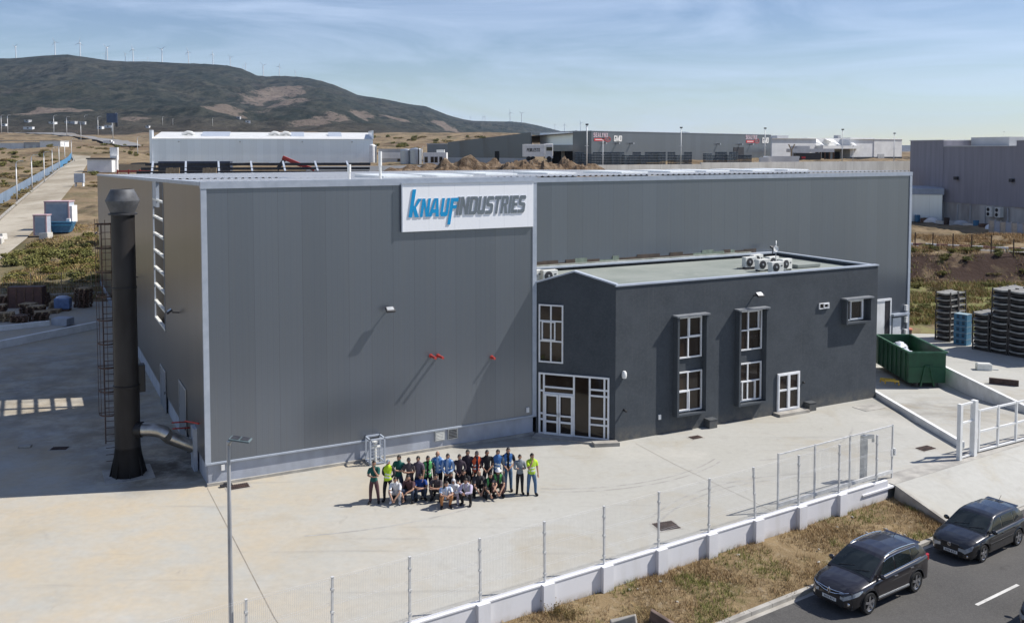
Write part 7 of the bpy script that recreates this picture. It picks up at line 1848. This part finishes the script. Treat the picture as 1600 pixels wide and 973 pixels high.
St('man in lime safety vest and jeans with hand at his face, last of the row', 831, 773, 1.76, .3, ('stand', ('down', 'chin')), 'hivis', 'jeans', vest='lime', vest_open=False, look=.2)
Sq('crouching man in white T-shirt and pale trousers', 619, 785, 1.80, .05, ('squat', 'low'), 'white', 'pale', shoes='white')
Sq('crouching man in dark brown T-shirt beside the white T-shirt', 640, 783, 1.85, -.3, ('squat', 'reach'), 'maroon', 'dark_jeans', hair='beard')
Sq('crouching man in royal blue T-shirt', 657, 780, 1.80, .1, ('squat', 'cross'), 'royal', 'dark_jeans', look=-.2)
Sq('crouching man in brown grey T-shirt with forearms on his knees', 683, 781, 1.85, -.2, ('squat', 'cross'), 'brown_grey', 'charcoal', look=.2)
Sq('crouching bearded man in black shirt behind the hooded person', 706, 777, 1.80, 0, ('squat', 'lap'), 'black', 'black', hair='beard', skin='skin_dark')
Sq('crouching man in black T-shirt behind the lavender jacket', 725, 775, 1.92, .1, ('squat', 'cross'), 'black', 'charcoal')
Sq('crouching man in dark grey T-shirt below the bearded man in black', 747, 775, 1.85, .2, ('squat', 'low'), 'charcoal', 'black', hair='bald')
Sq('kneeling man in green safety vest leaning on one hand', 764, 777, 1.75, .3, ('squat', 'reach'), 'black', 'black', vest='green_vest', look=.1)
Sq('crouching man in white hard hat and green safety vest', 778, 775, 1.98, .1, ('squat', 'low'), 'charcoal', 'maroon', vest='green_vest', hair='helmet')
Sq('woman with long black hair in blue striped shirt crouching in front', 696, 792, 1.80, .3, ('squat', 'lap'), 'stripe', 'tan', sleeve='short', hair='long', stripes=True, look=.3)
Sq('crouching person in white hooded top with pale head scarf', 709, 786, 1.72, 0, ('squat', 'lap'), 'white', 'lavender', sleeve='long', hair='hood', shoes='pale')
Sq('crouching woman in lavender jacket and black trousers in front', 730, 788, 1.84, -.2, ('squat', 'lap'), 'lavender', 'black', sleeve='long', vest='pale', tape=False)
bpy.data.scenes.remove(TMP)
# ---------------------------------------------------------------- vegetation
def leafmat(name, a, b):
    g = N(name); oi = g.new('ShaderNodeObjectInfo')
    c = g.mix(g.rng(g.noise(4, 3), .3, .7), a, b)
    c = g.mix(g.math('MULTIPLY', oi.outputs['Random'], .55), c, (a[0] * 1.6, a[1] * 1.2, a[2] * .9))
    return g.fin(c, .8, 0, .2)
M['leaf_green'] = leafmat('bush_leaves', (.115, .128, .040), (.21, .205, .072))
M['leaf_olive'] = leafmat('dry_bush_leaves', (.15, .13, .06), (.26, .215, .10))
M['straw'] = leafmat('straw_blades', (.27, .20, .10), (.40, .31, .17))
M['straw_brown'] = leafmat('brown_blades', (.16, .105, .055), (.24, .165, .09))
M['grass_green'] = leafmat('green_blades', (.12, .145, .035), (.20, .205, .06))
M['twig'] = mat('twigs', (.10, .07, .05), (.06, .045, .03), 8, .9)
def bush_mesh(seed, n, r, h, leaf, m, name='bush'):
    rn = random.Random(seed); b = MB(); cl = [(rn.uniform(-r, r) * .7, rn.uniform(-r, r) * .7, rn.uniform(.15, .75) * h, rn.uniform(.3, .6)) for _ in range(9)]
    for k in range(n):
        c = cl[k % 9]; d = Vector((rn.gauss(0, 1), rn.gauss(0, 1), rn.gauss(0, .8))).normalized() * (rn.random() ** .4) * c[3] * r
        p = Vector((c[0], c[1], c[2])) + Vector((d.x, d.y, d.z * h / r * .8))
        if p.z < .02: p.z = abs(p.z) * .5 + .02
        u = Vector((rn.gauss(0, 1), rn.gauss(0, 1), rn.gauss(0, 1))).normalized(); w = u.cross(Vector((rn.gauss(0, 1), rn.gauss(0, 1), rn.gauss(0, 1)))).normalized(); s_ = leaf * rn.uniform(.6, 1.4)
        b.add([p - u * s_, p + w * s_ * .45, p + u * s_, p - w * s_ * .45], [(0, 1, 2, 3)])
    o = b.build(name, m, fix=False)
    t = MB()
    for k in range(7): t.bar((0, 0, 0), (cl[k][0], cl[k][1], cl[k][2]), .03)
    t.build('stems', M['twig'], o, fix=False); return o
BV = [bush_mesh(1, 900, .9, .8, .10, M['leaf_green']), bush_mesh(2, 800, 1.1, .65, .10, M['leaf_olive']), bush_mesh(3, 700, .7, .9, .09, M['leaf_green']), bush_mesh(4, 900, 1.3, .55, .11, M['leaf_olive'])]
BU = [False] * 4
def put_bush(k, X, Y, z, s_, label, group):
    k %= 4
    if not BU[k]: o = BV[k]; BU[k] = True
    else:
        o = BV[k].copy(); COL.objects.link(o)
        for ch in BV[k].children: c = ch.copy(); COL.objects.link(c); c.parent = o
    o.location = (X, Y, z - .06); o.rotation_euler = (0, 0, k + X * 3.7); o.scale = (s_, s_, s_ * .9)
    tag(o, label, 'bush', group)
rn = random.Random(99)
GS = ('dusty green bush on the slope between pallets and dirt road', 'bushes on the slope by the dirt road')
for k in range(40):
    Y = rn.uniform(93, 130); xr = road_side(ROADR, Y) + 2.5; X = rn.uniform(xr, -.435 * Y)
    if X > -.435 * Y: continue
    put_bush(k, X, Y, terr(X, Y), rn.uniform(.7, 1.55), *GS)
for (u, v, s_) in ((20, 440, 1.3), (45, 412, 1.5), (75, 398, 1.5), (95, 405, 1.7), (118, 400, 1.6), (105, 418, 1.6), (130, 415, 1.4), (140, 372, 1.3), (128, 380, 1.2), (60, 415, 1.5), (15, 418, 1.6), (35, 402, 1.4), (120, 440, 1.1), (85, 438, 1.0), (100, 388, 1.3), (142, 425, 1.3), (52, 398, 1.2), (10, 405, 1.2)):
    X, Y, z = ground_hit(u, v); put_bush(0 if int(u) % 3 else 2, X, Y, z, s_, *GS)
for k in range(40):                                          # dark tufts along the kerb of the dirt road
    Y = 140 + k * 6.2 + rn.uniform(-1, 1); X = road_side(ROADL, Y) - rn.uniform(1.5, 6)
    put_bush(1 + 2 * (k % 2), X, Y, ground_z(X, Y), rn.uniform(.9, 1.6), 'dry brown bush along the kerb below the blue fence', 'bushes along the dirt road kerb')
for k in range(130):
    u, v = rn.uniform(0, 236), rn.uniform(226, 305)
    if u > 150 and v > 245: continue
    X, Y, z = ground_hit(u, v)
    if Y < 130 or Y > 800: continue
    xl, xr = road_side(ROADL, Y), road_side(ROADR, Y)
    if Y < 425 and xl - 8 < X < xr + 4: continue
    put_bush(k, X, Y, z, rn.uniform(.8, 2.4), 'dark scrub bush dotted over the dry field behind the blue fence', 'scrub in the dry field')
for k in range(40):
    u, v = rn.uniform(585, 760), rn.uniform(208, 229); Y = rn.uniform(380, 850); X = (u - 800) / 1458 * Y
    put_bush(k, X, Y, terr(X, Y), rn.uniform(1.5, 3.5), 'dark scrub bush on the golden field between the two warehouses', 'scrub on the golden field')
GB = ('yellow green bush on the earth bank behind the stillages', 'bushes on the earth bank')
for k in range(66):
    r = rn.uniform(.425, .565)
    if k < 22: Y = rn.uniform(105, 107.5); q = rn.uniform(.4, .75)
    elif k < 32: Y = rn.uniform(99.5, 104); q = rn.uniform(.45, .8)
    else: Y = rn.uniform(78, 97.5); q = rn.uniform(.4, .85)
    X = r * Y; put_bush(0 if rn.random() < .5 else k, X, Y, terr(X, Y), q, *GB)
for k in range(12):
    Y = rn.uniform(108, 114); X = rn.uniform(.43, .54) * Y
    put_bush(k, X, Y, terr(X, Y), rn.uniform(.5, .9), 'small bush in the straw field before the mauve grey building', 'bushes in the straw field')
# dry grass on the verge and the rough ground
def blades(name, pts, label, hmin, hmax, w, mats, clump=7, spread=.06):
    b = MB(); rn2 = random.Random(5)
    for (x, y, z, kind) in pts:
        for k in range(clump):
            a = rn2.uniform(0, 6.28); h = rn2.uniform(hmin, hmax); l = rn2.uniform(.3, 1.1) * h; dx, dy = math.cos(a), math.sin(a)
            px, py = x + rn2.gauss(0, spread), y + rn2.gauss(0, spread)
            b.v += [(px - dy * w, py + dx * w, z - .01), (px + dy * w, py - dx * w, z - .01), (px + dx * l, py + dy * l, z + h)]
            n = len(b.v); b.f.append((n - 3, n - 2, n - 1)); b.m.append(kind); b.s.append(False)
    return tag(b.build(name, mats, fix=False), label, 'grass', kind='stuff')
vs_, fs = VERGE; pts = []
rn = random.Random(8)
for f in fs:
    q = [vs_[i] for i in f]; cx = sum(p[0] for p in q) / 4; cy = sum(p[1] for p in q) / 4; cz = sum(p[2] for p in q) / 4
    if cy < 22 or abs(cx / cy) > .62: continue
    den = noise.noise(Vector((cx * .55, cy * .55, 1))) + .6 * noise.noise(Vector((cx * 1.7, cy * 1.7, 3)))
    n = int(max(0, 4.5 + 8 * den + rn.random()))
    for _ in range(n):
        a, c_ = rn.random(), rn.random(); p = [lerp(lerp(q[0][e], q[1][e], a), lerp(q[3][e], q[2][e], a), c_) for e in range(3)]
        gn = noise.noise(Vector((p[0] * .5, p[1] * .5, 8)))
        kind = 2 if gn > .12 and rn.random() < .8 else (1 if rn.random() < .35 else 0)
        pts.append((*p, kind))
blades('dry_grass', pts, 'short dry straw coloured grass with green patches on the verge', .05, .19, .009, [M['straw'], M['straw_brown'], M['grass_green']])
pts = []
for _ in range(9000):
    Y = rn.uniform(88, 150); X = rn.uniform(-.60, -.43) * Y
    xr = road_side(ROADR, Y) + 1.5 if Y > 95 else -99
    if X < xr and Y > 95: continue
    if noise.noise(Vector((X * .2, Y * .2, 2))) < -.1: continue
    pts.append((X, Y, terr(X, Y), rn.choice((0, 0, 1, 2))))
for _ in range(14000):
    Y = rn.uniform(72.5, 125); X = rn.uniform(.415, .58) * Y
    if Y < 74 + .3 * (X - 29): continue
    if 99 < Y < 105 and rn.random() < .75: continue
    if noise.noise(Vector((X * .25, Y * .25, 2))) < -.15: continue
    pts.append((X, Y, terr(X, Y), rn.choice((0, 2, 2, 1)) if Y < 106 else rn.choice((0, 0, 0, 1))))
blades('rough_grass', pts, 'rough tufts of dry and green grass on the slopes beside the estate', .12, .5, .03, [M['straw'], M['straw_brown'], M['grass_green']], 5, .18)
# tall weeds and broken concrete on the verge
for (u, v, s_, lb) in ((868, 962, 1.0, 'tall straggly weed at the foot of the white wall in the nearest verge'), (1022, 965, .7, 'straggly green weed beside the stained concrete lump on the verge'), (888, 966, .8, 'second straggly weed near the nearest wall pillar'), (1372, 762, .5, 'low straggly weed at the end of the white wall'), (1230, 800, .4, 'small dark weed growing at the wall foot below the sliding gate')):
    a = (235 + FPX * math.tan(PITCH) - v) / FPX; dv = Vector(((u - 800) / FPX, math.cos(PITCH) + a * math.sin(PITCH), -math.sin(PITCH) + a * math.cos(PITCH))); tt = -(CH + .6) / dv.z
    b = MB(); r2 = random.Random(u)
    for k in range(46):
        an = r2.uniform(0, 6.28); ln = r2.uniform(.2, .55); p0 = Vector((r2.gauss(0, .12), r2.gauss(0, .12), 0)); tip = p0 + Vector((math.cos(an) * ln * .45, math.sin(an) * ln * .45, ln)); md = p0.lerp(tip, .5) + Vector((0, 0, .05)); sd = Vector((-math.sin(an), math.cos(an), 0)) * .006
        b.add([p0 - sd, p0 + sd, md + sd, md - sd, tip], [(0, 1, 2, 3), (3, 2, 4)], r2.choice((0, 0, 1)))
        for q in range(4):
            c_ = p0.lerp(tip, .35 + .15 * q) + Vector((r2.gauss(0, .03), r2.gauss(0, .03), .02)); w_ = Vector((r2.gauss(0, 1), r2.gauss(0, 1), r2.gauss(0, .5))).normalized() * .035; h_ = Vector((0, 0, .02)); b.add([c_ - w_, c_ - h_, c_ + w_, c_ + h_], [(0, 1, 2, 3)], 0)
    o = b.build('weed', [M['leaf_olive'], M['straw']], loc=(dv.x * tt, dv.y * tt, -.62), fix=False); o.scale = (s_, s_, s_); tag(o, lb, 'weed')
b = MB(); b.add([(-.5, 0, -.3), (.45, .05, -.3), (.5, .25, -.3), (-.45, .3, -.3), (-.4, 0, .12), (.35, .05, .34), (.4, .22, .30), (-.42, .26, .10)], [(0, 3, 2, 1), (4, 5, 6, 7), (0, 1, 5, 4), (1, 2, 6, 5), (2, 3, 7, 6), (3, 0, 4, 7)])
tag(b.build('broken_slab', M['kerb'], loc=(3.5, 28.35, -.62), bevel=.03), 'broken pale concrete lump sticking out of the verge', 'concrete lump')
b = MB(); b.add([(-.1, .5, -.4), (1.3, -.4, -.4), (1.35, -.25, -.4), (0, .6, -.4), (0, .35, .42), (1.2, -.35, -.05), (1.25, -.25, -.02), (.05, .48, .45)], [(0, 3, 2, 1), (4, 5, 6, 7), (0, 1, 5, 4), (1, 2, 6, 5), (2, 3, 7, 6), (3, 0, 4, 7)])
tag(b.build('rusty_slab', mat('brown_stained_concrete', (.17, .12, .10), (.09, .065, .055), 3, .9), loc=(4.35, 28.2, -.64), bevel=.02), 'dark brown stained slab tilted in the verge beside the pale lump', 'concrete lump')
st_ = random.Random(4)
for k in range(14):
    s_ = st_.uniform(2, 18); t_ = st_.uniform(.05, .95); pa = FW(s_, -.05); kk = KW((pa - K0).dot(RD) - .6, .2); q = lerp(pa, kk, t_)
    b = MB(); b.ball((0, 0, 0), (.07 * st_.uniform(.5, 1.6), .05, .03), 6, 4); tag(b.build('stone', M['kerb'], loc=(q.x, q.y, verge_z(s_, t_) + .03), rz=k), 'small pale stone lying on the dry verge', 'stone', 'stones on the verge')
# the earth cut below the bank road: dark bare soil
# ---------------------------------------------------------------- haze
b = MB(); b.bb(-13500, 13500, -300, 12600, -60, 470)
hz_ = bpy.data.materials.new('haze_air'); hz_.use_nodes = True; n_ = hz_.node_tree.nodes; n_.clear()
ho_ = n_.new('ShaderNodeOutputMaterial'); pv = n_.new('ShaderNodeVolumePrincipled'); pv.inputs['Color'].default_value = (.55, .72, 1.0, 1); pv.inputs['Density'].default_value = HAZE
pv.inputs['Anisotropy'].default_value = .2
hz_.node_tree.links.new(pv.outputs['Volume'], ho_.inputs['Volume'])
tag(b.build('haze', hz_), 'thin pale blue haze over the hills', 'haze', kind='stuff')
